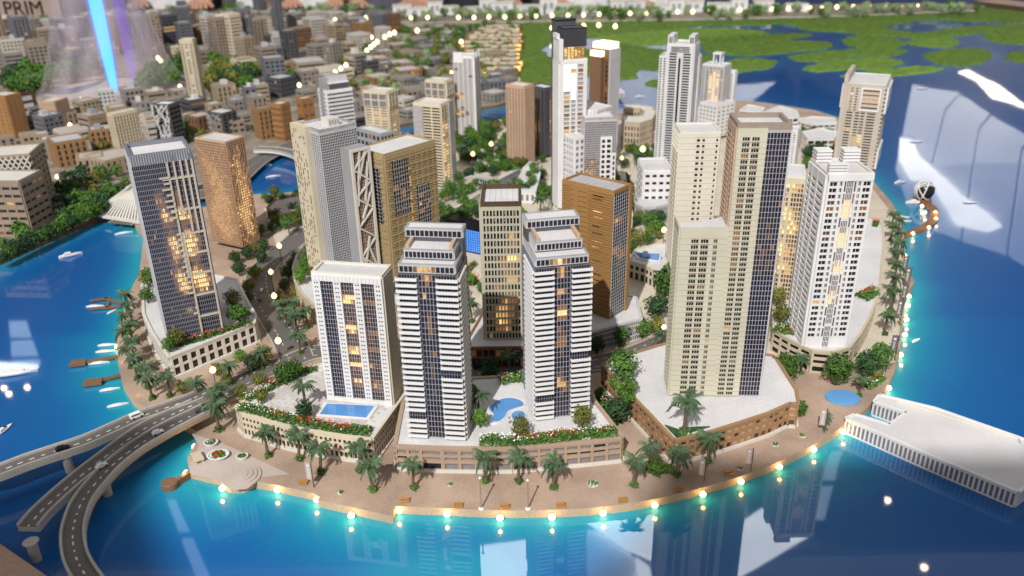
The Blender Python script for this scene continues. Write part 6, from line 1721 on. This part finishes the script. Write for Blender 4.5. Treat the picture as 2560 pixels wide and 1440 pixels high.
# ---- terrace with round steps, planters, table and round jetty
sheet('grey_terrace', [(474,1078),(500,1090),(560,1110),(640,1146),(725,1186),(640,1194),(640,1206),(618,1222),(586,1226),(562,1214),(545,1200),(480,1188),(472,1165),(487,1140),(497,1112)], ZG+.008, PAVET)
c = at(605, 1193, ZG); b = MB()
b.lathe((0,0,0), [(.36,0),(.36,.03),(.29,.03),(.29,.05),(.21,.05),(.21,.07),(.12,.07),(.12,.085)], PAVET, 36); o = b.build('round_steps', None, (c.x, c.y, ZG+.004)); tag(o, 'round stepped grey platform at the tip of the terrace', 'steps')
def planter(label, x, y, r, flowers):
    p = at(x, y, ZG+.01); t = thing('planter', label, 'planter', p)
    b = MB(); b.lathe((0,0,0), [(r*.8,0),(r,.05),(r*1.05,.07),(r*.86,.07),(r*.84,.045)], WHITE, 22); o = b.build('bowl', t); o.scale = (1.15,.95,1)
    m_ = crown_mesh('foliage', LEAFG, r*.8, .45, 160, .22, int(x)); add('foliage', m_, t, (0,0,.06))
    if flowers: add('flowers', crown_mesh('flowers', flowers, r*.55, .6, 70, .2, int(y)), t, (0,0,.085))
planter('large oval white planter with red flowers on the terrace', 546, 1143, .18, FRED)
planter('white planter with white flowers, upper one on the terrace', 528, 1112, .12, FWHT)
planter('small white planter with only green leaves on the terrace', 606, 1146, .10, None)
p = at(495, 1150, ZG+.01); t = thing('terrace_table', 'beige low table on stubby legs at the terrace edge', 'table', p, .6)
b = MB(); b.box(-.09,.09,-.15,.15,.06,.10,SAND); b.build('top', t)
for sx in (-.06,.06):
    for sy in (-.11,.11): b = MB(); b.box(sx-.018,sx+.018,sy-.018,sy+.018,0,.06,SAND); b.build('leg', t)
p = at(427, 1218, 0); t = thing('round_jetty', 'round brown jetty beside the terrace', 'jetty', p)
b = MB(); b.lathe((0,0,-.1), [(.155,0),(.155,.22),(.145,.235)], WOOD, 26); b.build('platform', t)
q = at(478, 1192, 0)-p; b = MB(); b.beam((.1, .03, .07), (q.x, q.y, .07), .09, .14, WOOD); b.build('walkway', t)
# ---- swimming pools and pads
def quad_pool(label, pts, z, rim=.035):
    P = [at(x, y, z)[:2] for x, y in pts]; cx = sum(p[0] for p in P)/4; cy = sum(p[1] for p in P)/4
    t = thing('swimming_pool', label, 'pool', (cx, cy, z)); P = [(p[0]-cx, p[1]-cy) for p in P]
    b = MB(); b.prism([(x*1.16, y*1.16) for x, y in P], 0, .03, WHITE); b.build('rim', t)
    b = MB(); b.prism([(x*1.0, y*1.0) for x, y in P], .005, .033, POOL); b.build('water_surface', t)
quad_pool('rectangular blue pool with white rim in front of the three-strip tower', [(818,1012),(936,1018),(916,1047),(800,1038)], ZP)
quad_pool('small blue pool on the deck behind the ochre tower', [(1588,634),(1650,637),(1646,654),(1600,648)], ZP)
quad_pool('small pale blue pool below the amber lit cream tower', [(1122,478),(1146,480),(1138,490),(1112,487)], .5)
def blob_pool(label, parts, z, loc):
    c = at(*loc, z); t = thing('swimming_pool', label, 'pool', (c.x, c.y, z))
    for pts in parts:
        P = smooth_poly([at(x, y, z) for x, y in pts], 5); P = [(p[0]-c.x, p[1]-c.y) for p in P]
        mx = sum(p[0] for p in P)/len(P); my = sum(p[1] for p in P)/len(P)
        i = parts.index(pts); b = MB(); b.prism([(mx+(x-mx)*1.13, my+(y-my)*1.13) for x, y in P], 0, .026+.006*i, WHITE); b.build('rim', t)
        b = MB(); b.prism(P, .006, .030+.006*i, POOL); b.build('water_surface', t)
blob_pool('curved blue pool with a white rim between the two balcony towers', [[(1222,1024),(1236,1010),(1256,1000),(1282,998),(1304,1006),(1308,1016),(1290,1022),(1270,1030),(1262,1044),(1246,1056),(1228,1054),(1234,1038)], [(1278,1042),(1288,1032),(1306,1032),(1314,1042),(1304,1052),(1286,1052)]], ZP-.03, (1260,1028))
c = at(2106, 996, ZG); b = MB(); e = at(2148, 1003, ZG)-c
b.lathe((0,0,0), [(.36,0),(.36,.035),(.35,.04)], mat('pad_blue', (.13,.36,.72), .35, .03), 36); o = b.build('ellipse_pad', None, (c.x, c.y, ZG+.006)); tag(o, 'flat light blue round pad on the right promenade', 'pad'); o.scale = (1,.82,1)
# ---- benches
bm = {}
def bench():
    t = thing('bench', '', 'bench', (0,0,0), 0, 'ochre benches along the quay')
    b = MB(); b.box(-.085,.085,-.03,.03,.028,.042,BENCHW); b.build('seat', t)
    b = MB(); b.box(-.085,.085,.026,.036,.042,.085,BENCHW); b.build('backrest', t)
    for s in (-.07,.07): b = MB(); b.box(s-.008,s+.008,-.026,.026,0,.028,BENCHW); b.build('leg', t)
    return t
b0 = bench(); first = True
BEN = [(758,1210),(1012,1255),(1145,1268),(1262,1271),(1402,1268),(1557,1255),(1697,1228),(1823,1187),(2212,918),(2243,880),(2246,848),(2250,812),(1010,1150)][:12]
for i, (x, y) in enumerate(BEN):
    p = at(x, y, ZG+.002); rz = (-.12,.05,.0,0,0,.1,.22,.32,1.3,1.4,1.45,1.5)[i]
    lb = f'{ordi(i)} ochre wooden bench from the left along the quay edge'
    if first: b0.location = p; b0.rotation_euler = (0,0,rz); b0['label'] = lb; first = False
    else: dup(b0, p, rz, 1, lb)
# ---- lamps
BULB = emat('lamp_bulb', (1.0, .76, .42), 4.0)
BULBW = emat('lamp_bulb_warm', (1.0, .66, .28), 3.2)
BULBY = emat('lamp_bulb_yellow', (1.0, .62, .18), 7.0)
def lampmesh(r, h, M):
    b = MB(); b.lathe((0,0,h), [(r*.5,-r*.9),(r,-.2*r),(r*.9,r*.5),(r*.3,r*1.2)], M, 10); bulb = b.mesh('bulb')
    b = MB(); b.bar((0,0,0), (0,0,h-r*.8), max(.008, r*.16), DGREY, 6, max(.006, r*.12)); return bulb, b.mesh('pole')
def lamp(x, y, r, h, label, group, z=.16, power=0, M=None, col=(1,.72,.42)):
    N = at(x, y, z); k = ppu(N); rr = r/k
    # (x, y) is the bulb's place in the photo: set the foot below it
    hz = h/k; p = at(x, y, z+hz); p.z = z
    bu, po = lampmesh(rr, hz, M or BULB)
    t = thing('street_lamp', label, 'lamp', p, 0, group); add('bulb', bu, t); add('pole', po, t)
    if power:
        l = bpy.data.lights.new('lamp_light', 'POINT'); l.energy = power; l.color = col; l.shadow_soft_size = rr
        o = bpy.data.objects.new('lamp_light', l); o.parent = t; o.location = (0,0,hz+rr*1.6); C.objects.link(o)
LQ = [(838,181),(852,172),(865,163),(890,146),(902,138),(917,127),(927,118),(935,111),(943,105),(962,93),(974,86),(986,82)]
for i, (x, y) in enumerate(LQ): lamp(x, y, 4.6, 36, f'{ordi(i)} bright lamp from the left in the diagonal lamp avenue', 'lamps of the diagonal avenue')
FS = [(1028,45),(1069,44),(1146,44),(1185,44),(1222,43),(1262,43),(1300,41),(1340,40),(1380,39),(1420,39),(1459,38),(1498,36),(1539,32),(1575,34),(1616,33),(1693,30),(1732,30),(1774,28),(1810,27),(1850,25),(1890,25),(1930,23),(1971,22),(2025,21),(2054,21),(2092,18),(2133,17),(2175,15),(2215,15),(2255,15),(2295,14),(2330,13)]
for i, (x, y) in enumerate(FS): lamp(x, y, 4.5 if x < 2140 else 2.6, 9, f'{ordi(i)} white lamp from the left along the far shore', 'lamps of the far shore', .25)
CL = [(42,197),(143,140),(165,165),(125,183),(218,170),(395,145),(402,153),(450,217),(203,250),(62,313),(175,313),(535,155),(570,160),(527,200),(563,188),(748,213),(838,51),(872,50),(914,46),(928,94),(1043,77),(1153,105),(1380,70),(1459,65),(1497,63),(1538,66),(143,442),(1128,183)]
for i, (x, y) in enumerate(sorted(CL)): lamp(x, y, 5, 16, f'{ordi(i)} scattered street lamp from the left in the background city', 'street lamps of the background city')
IL = [(677,680,7),(685,740,8),(695,852,9),(532,925,9),(698,615,7),(1182,385,6),(1228,360,6),(1607,373,8),(1555,395,5),(1660,575,7),(1660,818,7),(1380,316,5),(487,488,6)]
for i, (x, y, r) in enumerate(IL): lamp(x, y, r*.85, 48 if y > 500 else 30, f'{ordi(i)} glowing street lamp from the left among the island towers', 'street lamps on the island', ZG, 4.0, BULBW, (1,.6,.28))
# quay lights just above the water, washing wall and water
QL = [(293,868),(318,880),(312,912),(352,992),(487,1118),(466,1184),(556,1222),(694,1226),(792,1250),(878,1290),(998,1278),(1118,1286),(1250,1296),(1380,1294),(1508,1284),(1637,1264),(1757,1237),(1852,1205),(1948,1168),(2034,1125),(2107,1081),(2222,972),(2252,888),(2262,838),(2266,800),(2264,766),(2272,742),(2262,640),(2282,585),(2322,570),(2340,548),(2338,532),(2312,532),(2305,516),(1010,1255)][:34]
qb = MB(); qb.lathe((0,0,0), [(.02,-.04),(.058,-.01),(.064,.03),(.025,.08)], emat('quay_bulb', (1.0,.74,.36), 3.4), 10); qbm = qb.mesh('bulb')
qh = MB(); qh.box(-.02,.02,-.005,.05,.055,.075, WOOD); qhm = qh.mesh('bracket')
for i, (x, y) in enumerate(sorted(QL)):
    p = at(x, y, .06); t = thing('quay_light', f'{ordi(i)} warm quay light from the left, low over the water', 'lamp', (p.x, p.y, .055), 0, 'quay lights round the island')
    add('bulb', qbm, t); add('bracket', qhm, t)
    l = bpy.data.lights.new('quay_glow', 'POINT'); l.energy = 1.9; l.color = (1,.52,.17); l.shadow_soft_size = .04
    o = bpy.data.objects.new('quay_glow', l); o.parent = t; o.location = (0,-.10,.10); C.objects.link(o)
# ---- lamp posts and banners on the promenade
def post(label, x, y, ytop):
    p = at(x, y, ZG); h = zat(p.x, p.y, ytop)-ZG; t = thing('lamp_post', label, 'lamp post', p)
    b = MB(); b.bar((0,0,0), (0,0,h), .016, TAUPE, 8, .012); b.build('pole', t)
    b = MB(); b.lathe((0,0,0), [(.05,0),(.05,.015),(.02,.03)], WHITE, 12); b.build('base', t)
    b = MB(); b.lathe((0,0,h), [(.02,-.01),(.028,.01),(.01,.035)], WHITE, 10); b.build('lamp_head', t)
post('thin brown lamp post leaning by the quay, left of the two', 1203, 1272, 1196); post('thin brown lamp post by the quay, right of the two', 1320, 1272, 1202)
BANM = mat('banner_grey', (.15,.14,.15), .6, .05); BANP = mat('banner_pale', (.45,.38,.35), .6, .05)
def banner(label, x, y, ytop, M=BANM, ph=1.0):
    p = at(x, y, ZG); h = zat(p.x, p.y, ytop)-ZG; t = thing('banner', label, 'banner', p, -.25, 'promenade banners')
    b = MB(); b.bar((0,0,0), (0,0,h), .012, DGREY, 6); b.build('pole', t)
    w = h*.19; b = MB(); b.box(-.012-w, -.012, -.004, .004, h*.30, h*.98, M); c = b.build('cloth', t)
    o = text('EMAAR', w*.62, WHITE, c, (-.012-w*.5, -.0055, h*.56), (math.pi/2, -math.pi/2, 0), ext=.0008)
    b = MB(); b.box(-.012-w*.72, -.012-w*.28, -.0055, -.0042, h*.80, h*.80+w*.44, WHITE); b.build('emblem', c)
for i, (x, y, yt, M) in enumerate([(785,1218,1155,BANP),(1760,1205,1148,BANP),(1877,1178,1120,BANP),(2060,1082,1022,BANP),(2214,930,868,BANM),(2236,902,838,BANM),(2250,805,750,BANM),(2262,760,712,BANM),(2270,722,668,BANM),(2264,685,640,BANM),(2256,640,602,BANM),(2250,612,578,BANM)]):
    banner(f'{ordi(i)} tall narrow banner on a pole from the left along the promenade', x, y, yt, M)
# ---- boats
def boat_mesh(L, w, h, kind):
    b = MB(); k = b.mi(BOATW); n = 12; rows = []
    for (z, f) in ((-.02,.55),(h*.4,.9),(h,1.0)):
        r = []
        for i in range(n+1):
            s = i/n; hw = w/2*f*(min(1, (s*5)**.5) if s < .2 else 1)*((1-((s-.45)/.55)**2.2) if s > .45 else 1)
            r.append((L*(s-.5)*(1 if z < h else 1.02), max(hw, .003)))
        rows.append((z, r))
    o = len(b.v)
    for z, r in rows:
        for (x, y) in r: b.v.append((x, -y, z))
        for (x, y) in reversed(r): b.v.append((x, y, z))
    m2 = 2*(n+1)
    for a in range(len(rows)-1):
        for i in range(m2):
            j = (i+1) % m2; b.f.append((o+a*m2+i, o+a*m2+j, o+(a+1)*m2+j, o+(a+1)*m2+i)); b.m.append(k)
    b.f.append(tuple(o+2*m2+i for i in range(m2))); b.m.append(k)
    return b.mesh('hull')
HULL = boat_mesh(1, .26, .10, 0)
cb = MB(); cb.prism([(-.28,-.085),(.05,-.085),(.2,-.03),(.2,.03),(.05,.085),(-.28,.085)], .10, .155, BOATW); CAB = cb.mesh('cabin')
wb = MB(); wb.prism([(.052,-.082),(.19,-.028),(.19,.028),(.052,.082)], .155, .165, GLASS); wb.box(-.26, .03, -.09, .09, .12, .14, GLASS); WSC = wb.mesh('windscreen')
rb = MB(); rb.box(-.22, .02, -.075, .075, .155, .20, BOATW); RFM = rb.mesh('flybridge')
BO = [(177,640,54,.55,1),(310,584,42,.45,0),(238,767,44,.1,0),(280,780,30,1.1,0),(268,864,46,.12,0),(264,880,48,.12,0),(247,909,52,.15,0),(275,975,48,.3,0),(295,1014,50,.35,0),(10,1078,56,1.35,1),(655,414,44,.1,0),(683,442,36,.4,0),(1016,334,34,.05,0),
 (2250,457,34,.3,1),(2288,508,48,-.05,1),(2215,534,42,0,0),(2198,546,34,0,0),(2207,556,30,0,0),(2252,545,44,0,0),(2262,554,34,0,0),(2291,355,32,-.05,0),(2425,507,34,-.1,0),(2305,222,30,-.05,0),(2290,852,34,.6,0),(1600,243,26,.1,1),(1858,256,30,.05,1),(40,935,100,.25,0)]
for i, (x, y, L, a, c) in enumerate(sorted(BO)):
    p = at(x, y, 0.0); s = L/ppu(p)
    t = thing('boat', f'{ordi(i)} small white boat from the left on the painted water', 'boat', p, a, 'white boats'); 
    for nm, me in (('hull', HULL),)+((('cabin', CAB),('windscreen', WSC),('flybridge', RFM)) if c else (('cabin', CAB),)):
        o = add(nm, me, t); o.scale = (s, s, s*(1 if c else .7))
# ---- docks
def dock(label, segs, w=.09, z=.05, platform=None):
    c = at(*segs[0][0], 0); t = thing('dock', label, 'dock', (c.x, c.y, 0))
    for (p, q) in segs:
        a, b_ = Vector(at(*p, z))-c, Vector(at(*q, z))-c; b = MB(); b.beam((a.x, a.y, z), (b_.x, b_.y, z), w, .05, WOOD); b.build('walkway', t)
        d = (b_-a); n = max(2, int(d.length/.35)); m_ = MB(); m_.bar((0,0,-.2), (0,0,z+.02), .014, DBROWN, 5); me = m_.mesh('pile')
        for i in range(n): add('pile', me, t, (a.x+d.x*(i+.5)/n, a.y+d.y*(i+.5)/n, 0))
    if platform:
        x, y, sx, sy, rz = platform; p = Vector(at(x, y, z))-c; b = MB(); b.box(-sx/2, sx/2, -sy/2, sy/2, z-.03, z+.045, WOOD); b.build('platform', t, (p.x, p.y, 0), rz)
dock('upper H-shaped brown dock on the left shore', [((225,752),(275,745)),((262,745),(305,760)),((225,772),(302,766)),((270,756),(268,770))], .07)
dock('brown dock with a square platform, first below the H-shaped dock', [((200,908),(312,888))], .10, .06, (196,908,.36,.20,.2))
dock('brown dock with a square platform, nearest the road bridges', [((235,955),(325,932))], .10, .06, (233,956,.40,.22,.2))
dock('straight brown dock with moored boats on the right shore', [((2178,516),(2248,562))], .10)
P = catmull([Vector(at(x, y, .06)) for x, y in [(2250,590),(2285,578),(2320,562),(2336,540),(2330,518),(2304,502)]], 8)
b = MB(); ribbon([p-Vector((P[0].x, P[0].y, 0)) for p in P], -.14, .14, -.1, .02, b, WOOD)
t = thing('curved_pier', 'curved brown pier ringed with lights leading to the globe', 'pier', (P[0].x, P[0].y, 0)); b.build('deck', t)
c = at(2306, 498, .06); r = 24/ppu(c)
t = thing('globe', 'black globe with white crossing rings at the end of the curved pier', 'globe', c)
bm_ = bmesh.new(); bmesh.ops.create_uvsphere(bm_, u_segments=24, v_segments=14, radius=r); me = bpy.data.meshes.new('sphere'); bm_.to_mesh(me); bm_.free(); me.materials.append(BLACK); add('sphere', me, t, (0,0,r*.95))
for k in range(8):
    b = MB(); n = 24
    for i in range(n):
        a0, a1 = 2*math.pi*i/n, 2*math.pi*(i+1)/n; b.bar((r*1.02*math.cos(a0), r*1.02*math.sin(a0), 0), (r*1.02*math.cos(a1), r*1.02*math.sin(a1), 0), r*.065, WHITE, 4)
    o = b.build('ring', t, (0,0,r*.95)); o.rotation_euler = (R.uniform(0,3), R.uniform(0,3), 0)
b = MB(); b.lathe((0,0,0), [(r*.9,-.08),(r*.9,.02),(r*.5,.04)], WOOD, 20); b.build('plinth', t)
# ---- fan-ribbed bridge at the left and the low white bridge
A, B_ = Vector(at(226, 536, .25)), Vector(at(352, 556, .25)); Tp = Vector(at(318, 470, .9)); Tq = Vector(at(352, 452, .9))
c = A.copy(); t = thing('ribbed_bridge', 'white fan-ribbed canopy bridge over the left channel, behind the blue-grey tower', 'bridge', (c.x, c.y, 0))
b = MB(); b.beam(A-Vector((c.x,c.y,0)), B_-Vector((c.x,c.y,0)), .12, .08, OFFW); b.build('edge_beam', t)
b = MB(); b.beam(Tp-Vector((c.x,c.y,0)), Tq-Vector((c.x,c.y,0)), .10, .08, OFFW); b.build('ridge_beam', t)
for i in range(17):
    s = i/16; p = A.lerp(B_, s)-Vector((c.x,c.y,0)); q = Tp.lerp(Tq, s)-Vector((c.x,c.y,0)); b = MB(); b.beam(p, q, .06, .05, OFFW); b.build('rib', t)
deck('footbridge', 'low white bridge over the channel behind the copper mesh tower', [(640,372),(690,374),(735,384),(775,404)], .5, .4, (), WHITE)
# ---- blue dotted screen
p0, p1 = at(1130, 622, ZG), at(1212, 640, ZG); c = p0.copy(); d = p1-p0; L = d.length; h = zat(p0.x, p0.y, 556)-ZG
t = thing('video_screen', 'black framed screen with blue light dots, behind the first balcony tower', 'screen', (c.x, c.y, ZG), math.atan2(d.y, d.x))
b = MB(); b.box(-.08, L+.2, 0, .35, 0, h+.1, BLACK); b.build('frame', t)
SCR = emat('blue_screen', (.02,.16,.75), .55); SCD = emat('blue_screen_dot', (.05,.35,1), 1.3)
b = MB(); b.box(0, L+.1, -.012, 0, .05, h*.86, SCR); b.build('panel', t)
b = MB()
for i in range(16):
    for j in range(9): b.box((i+.3)*L/15, (i+.75)*L/15, -.02, -.012, .07+j*h*.09, .07+j*h*.09+h*.055, SCD)
stuff(b.build('light_dots', t))
# ---- small gate frames and garden walls
def gate(label, x, y, w, h, z):
    p = at(x, y, z); t = thing('garden_gate', label, 'gate', p, -.1); b = MB(); b.box(0,w,0,.06,h-.07,h,WHITE); b.build('lintel', t)
    for u in (0, w-.07): b = MB(); b.box(u,u+.07,0.003,.057,0,h-.07,WHITE); b.build('post', t)
gate('white portal frame in the garden left of the cream fine-lined tower', 1602, 605, .42, .22, ZG)
gate('white portal frame by the podium pool deck', 1604, 690, .14, .75, ZG)
# ---- table rim and the hall around
RIM = mat('rim_wood', (.40,.27,.20), .5, .08, 12); RIMD = mat('rim_dark', (.10,.06,.05), .6, .05)
def rim(label, pts, w, z0, z1, M, Mi):
    P = [Vector(at(x, y, z1)) for x, y in pts]; c = P[0].copy(); b = MB()
    d = (P[1]-P[0]).normalized(); s = Vector((d.y, -d.x, 0))
    a = [P[0]-c, P[1]-c, P[1]-c+s*w, P[0]-c+s*w]
    b.prism([p[:2] for p in a], z0, z1, Mi, M); o = b.build('table_rim', None, (c.x, c.y, 0)); struct(o)
rim('', [(2434,2),(2640,26)], -3.0, -.3, .55, RIM, RIMD)
rim('', [(-60,1318),(190,1490)], 1.2, -.3, .25, RIM, RIMD)
# people leaning over the far edge of the table: only hands, sleeves and waists come into the frame
SKIN = mat('skin', (.52,.29,.20), .55, .05); 
def limb(name, chain, parent, M, sub=2):
    me = bpy.data.meshes.new(name); me.from_pydata([c[0] for c in chain], [e for e in [(i, i+1) for i in range(len(chain)-1)]], [])
    me.materials.append(M); o = add(name, me, parent)
    sk = o.modifiers.new('skin', 'SKIN')
    for i, c in enumerate(chain): me.skin_vertices[0].data[i].radius = (c[1], c[1]*(c[2] if len(c) > 2 else 1))
    me.skin_vertices[0].data[0].use_root = True
    o.modifiers.new('sub', 'SUBSURF').levels = sub; o.modifiers['sub'].render_levels = sub
    return o
def skinned(name, verts, edges, rad, parent, M):
    me = bpy.data.meshes.new(name); me.from_pydata(verts, edges, []); me.materials.append(M); o = add(name, me, parent)
    o.modifiers.new('skin', 'SKIN')
    for i, r in enumerate(rad): me.skin_vertices[0].data[i].radius = r if isinstance(r, tuple) else (r, r)
    me.skin_vertices[0].data[0].use_root = True
    s = o.modifiers.new('sub', 'SUBSURF'); s.levels = s.render_levels = 2
    return o
def person(label, x, shirt, trousers, hand_dx, y=46):
    g = at(x, y, 0); c = Vector((g.x, g.y+3.2, -18.75)); t = thing('person', label, 'person', c); t.scale = (1.32,)*3
    # continuous body (head, trunk, legs): 29 units tall at this model's scale
    V_ = [(0,0,13.8),(0,0,16.5),(0,0,20),(0,0,23),(0,-.2,24.6),(0,-.5,26),(0,-.5,28),(-1.2,0,13),(-1.4,.2,7.5),(-1.5,0,.9),(-1.5,-1.2,.4),(1.2,0,13),(1.4,.2,7.5),(1.5,0,.9),(1.5,-1.2,.4)]
    E_ = [(0,1),(1,2),(2,3),(3,4),(4,5),(5,6),(0,7),(7,8),(8,9),(9,10),(0,11),(11,12),(12,13),(13,14)]
    skinned('body', V_, E_, [(1.3,.8),(1.3,.8),(1.5,.9),(1.4,.8),.8,1.3,1.3,1.4,1.0,.7,.6,1.4,1.0,.7,.6], t, SKIN)
    skinned('shirt', [(0,0,11.5),(0,0,16.5),(0,0,20),(0,0,23.2),(-2.9,0,23),(-3.6,-.3,19.2),(hand_dx[0]*.7-1.2,-2.2,15.6),(2.9,0,23),(3.6,-.3,19.2),(hand_dx[1]*.7+1.2,-2.2,15.6)], [(0,1),(1,2),(2,3),(3,4),(4,5),(5,6),(3,7),(7,8),(8,9)], [(2.9,2.1),(2.8,2.0),(3.0,2.0),(2.7,1.7),1.0,.9,.75,1.0,.9,.75], t, shirt)
    skinned('trousers', [(0,0,13.6),(-1.2,0,12.6),(-1.4,.2,7.5),(-1.5,0,1.4),(1.2,0,12.6),(1.4,.2,7.5),(1.5,0,1.4)], [(0,1),(1,2),(2,3),(0,4),(4,5),(5,6)], [(2.3,1.7),1.6,1.2,.95,1.6,1.2,.95], t, trousers)
    for s, dx in ((-1, hand_dx[0]), (1, hand_dx[1])):
        w0 = Vector((dx*.7+s*1.2, -2.2, 15.4)); h0 = Vector((dx+s*.3, -3.2, 14.75))
        vs = [tuple(w0), tuple(w0.lerp(h0, .6)), tuple(h0)]; es = [(0,1),(1,2)]; rs = [.55,.45,(.6,.38)]
        for f in range(4):
            bx = h0+Vector(((f-1.5)*.25, -.45, .0)); n = len(vs); L = (.55,.68,.64,.48)[f]
            vs += [tuple(bx), tuple(bx+Vector(((f-1.5)*.06, -L*.6, .10))), tuple(bx+Vector(((f-1.5)*.08, -L*1.05, -.22)))]; es += [(2, n), (n, n+1), (n+1, n+2)]; rs += [.21,.19,.15]
        n = len(vs); vs += [tuple(h0+Vector((-s*.62, -.25, 0))), tuple(h0+Vector((-s*.95, -.7, -.05)))]; es += [(1, n), (n, n+1)]; rs += [.2,.16]
        skinned('hand', vs, es, rs, t, SKIN)
CLW = mat('white_cloth', (.75,.75,.76), .8, .04, 3); CLB = mat('black_cloth', (.02,.02,.026), .8, .1, 3); CLG = mat('slate_cloth', (.10,.10,.13), .8, .1, 3)
person('person in a white robe at the far table edge, leftmost, beside the net cone', 410, CLW, CLW, (-1.2, 2.8), 26)
person('person in a white shirt with a hand on the far table edge, second from left', 640, CLW, CLG, (-3.4, 1.2), 26)
person('broad person in a white robe at the far table edge, left of the slate jacket', 800, CLW, CLW, (-1.6, 1.2), 25)
person('person in a slate jacket standing at the far table edge', 950, CLG, CLG, (-1.2, 2.2), 26)
person('person in a black suit resting hands on the far table edge, centre', 1185, CLB, CLB, (-3.6, 2.6), 26)
person('person with bare forearms and white sleeves at the far table edge', 1480, CLW, CLB, (-2.2, 1.8), 24)
person('person in a white robe at the far table edge, rightmost', 1640, CLW, CLW, (-1.0, 1.5), 24)
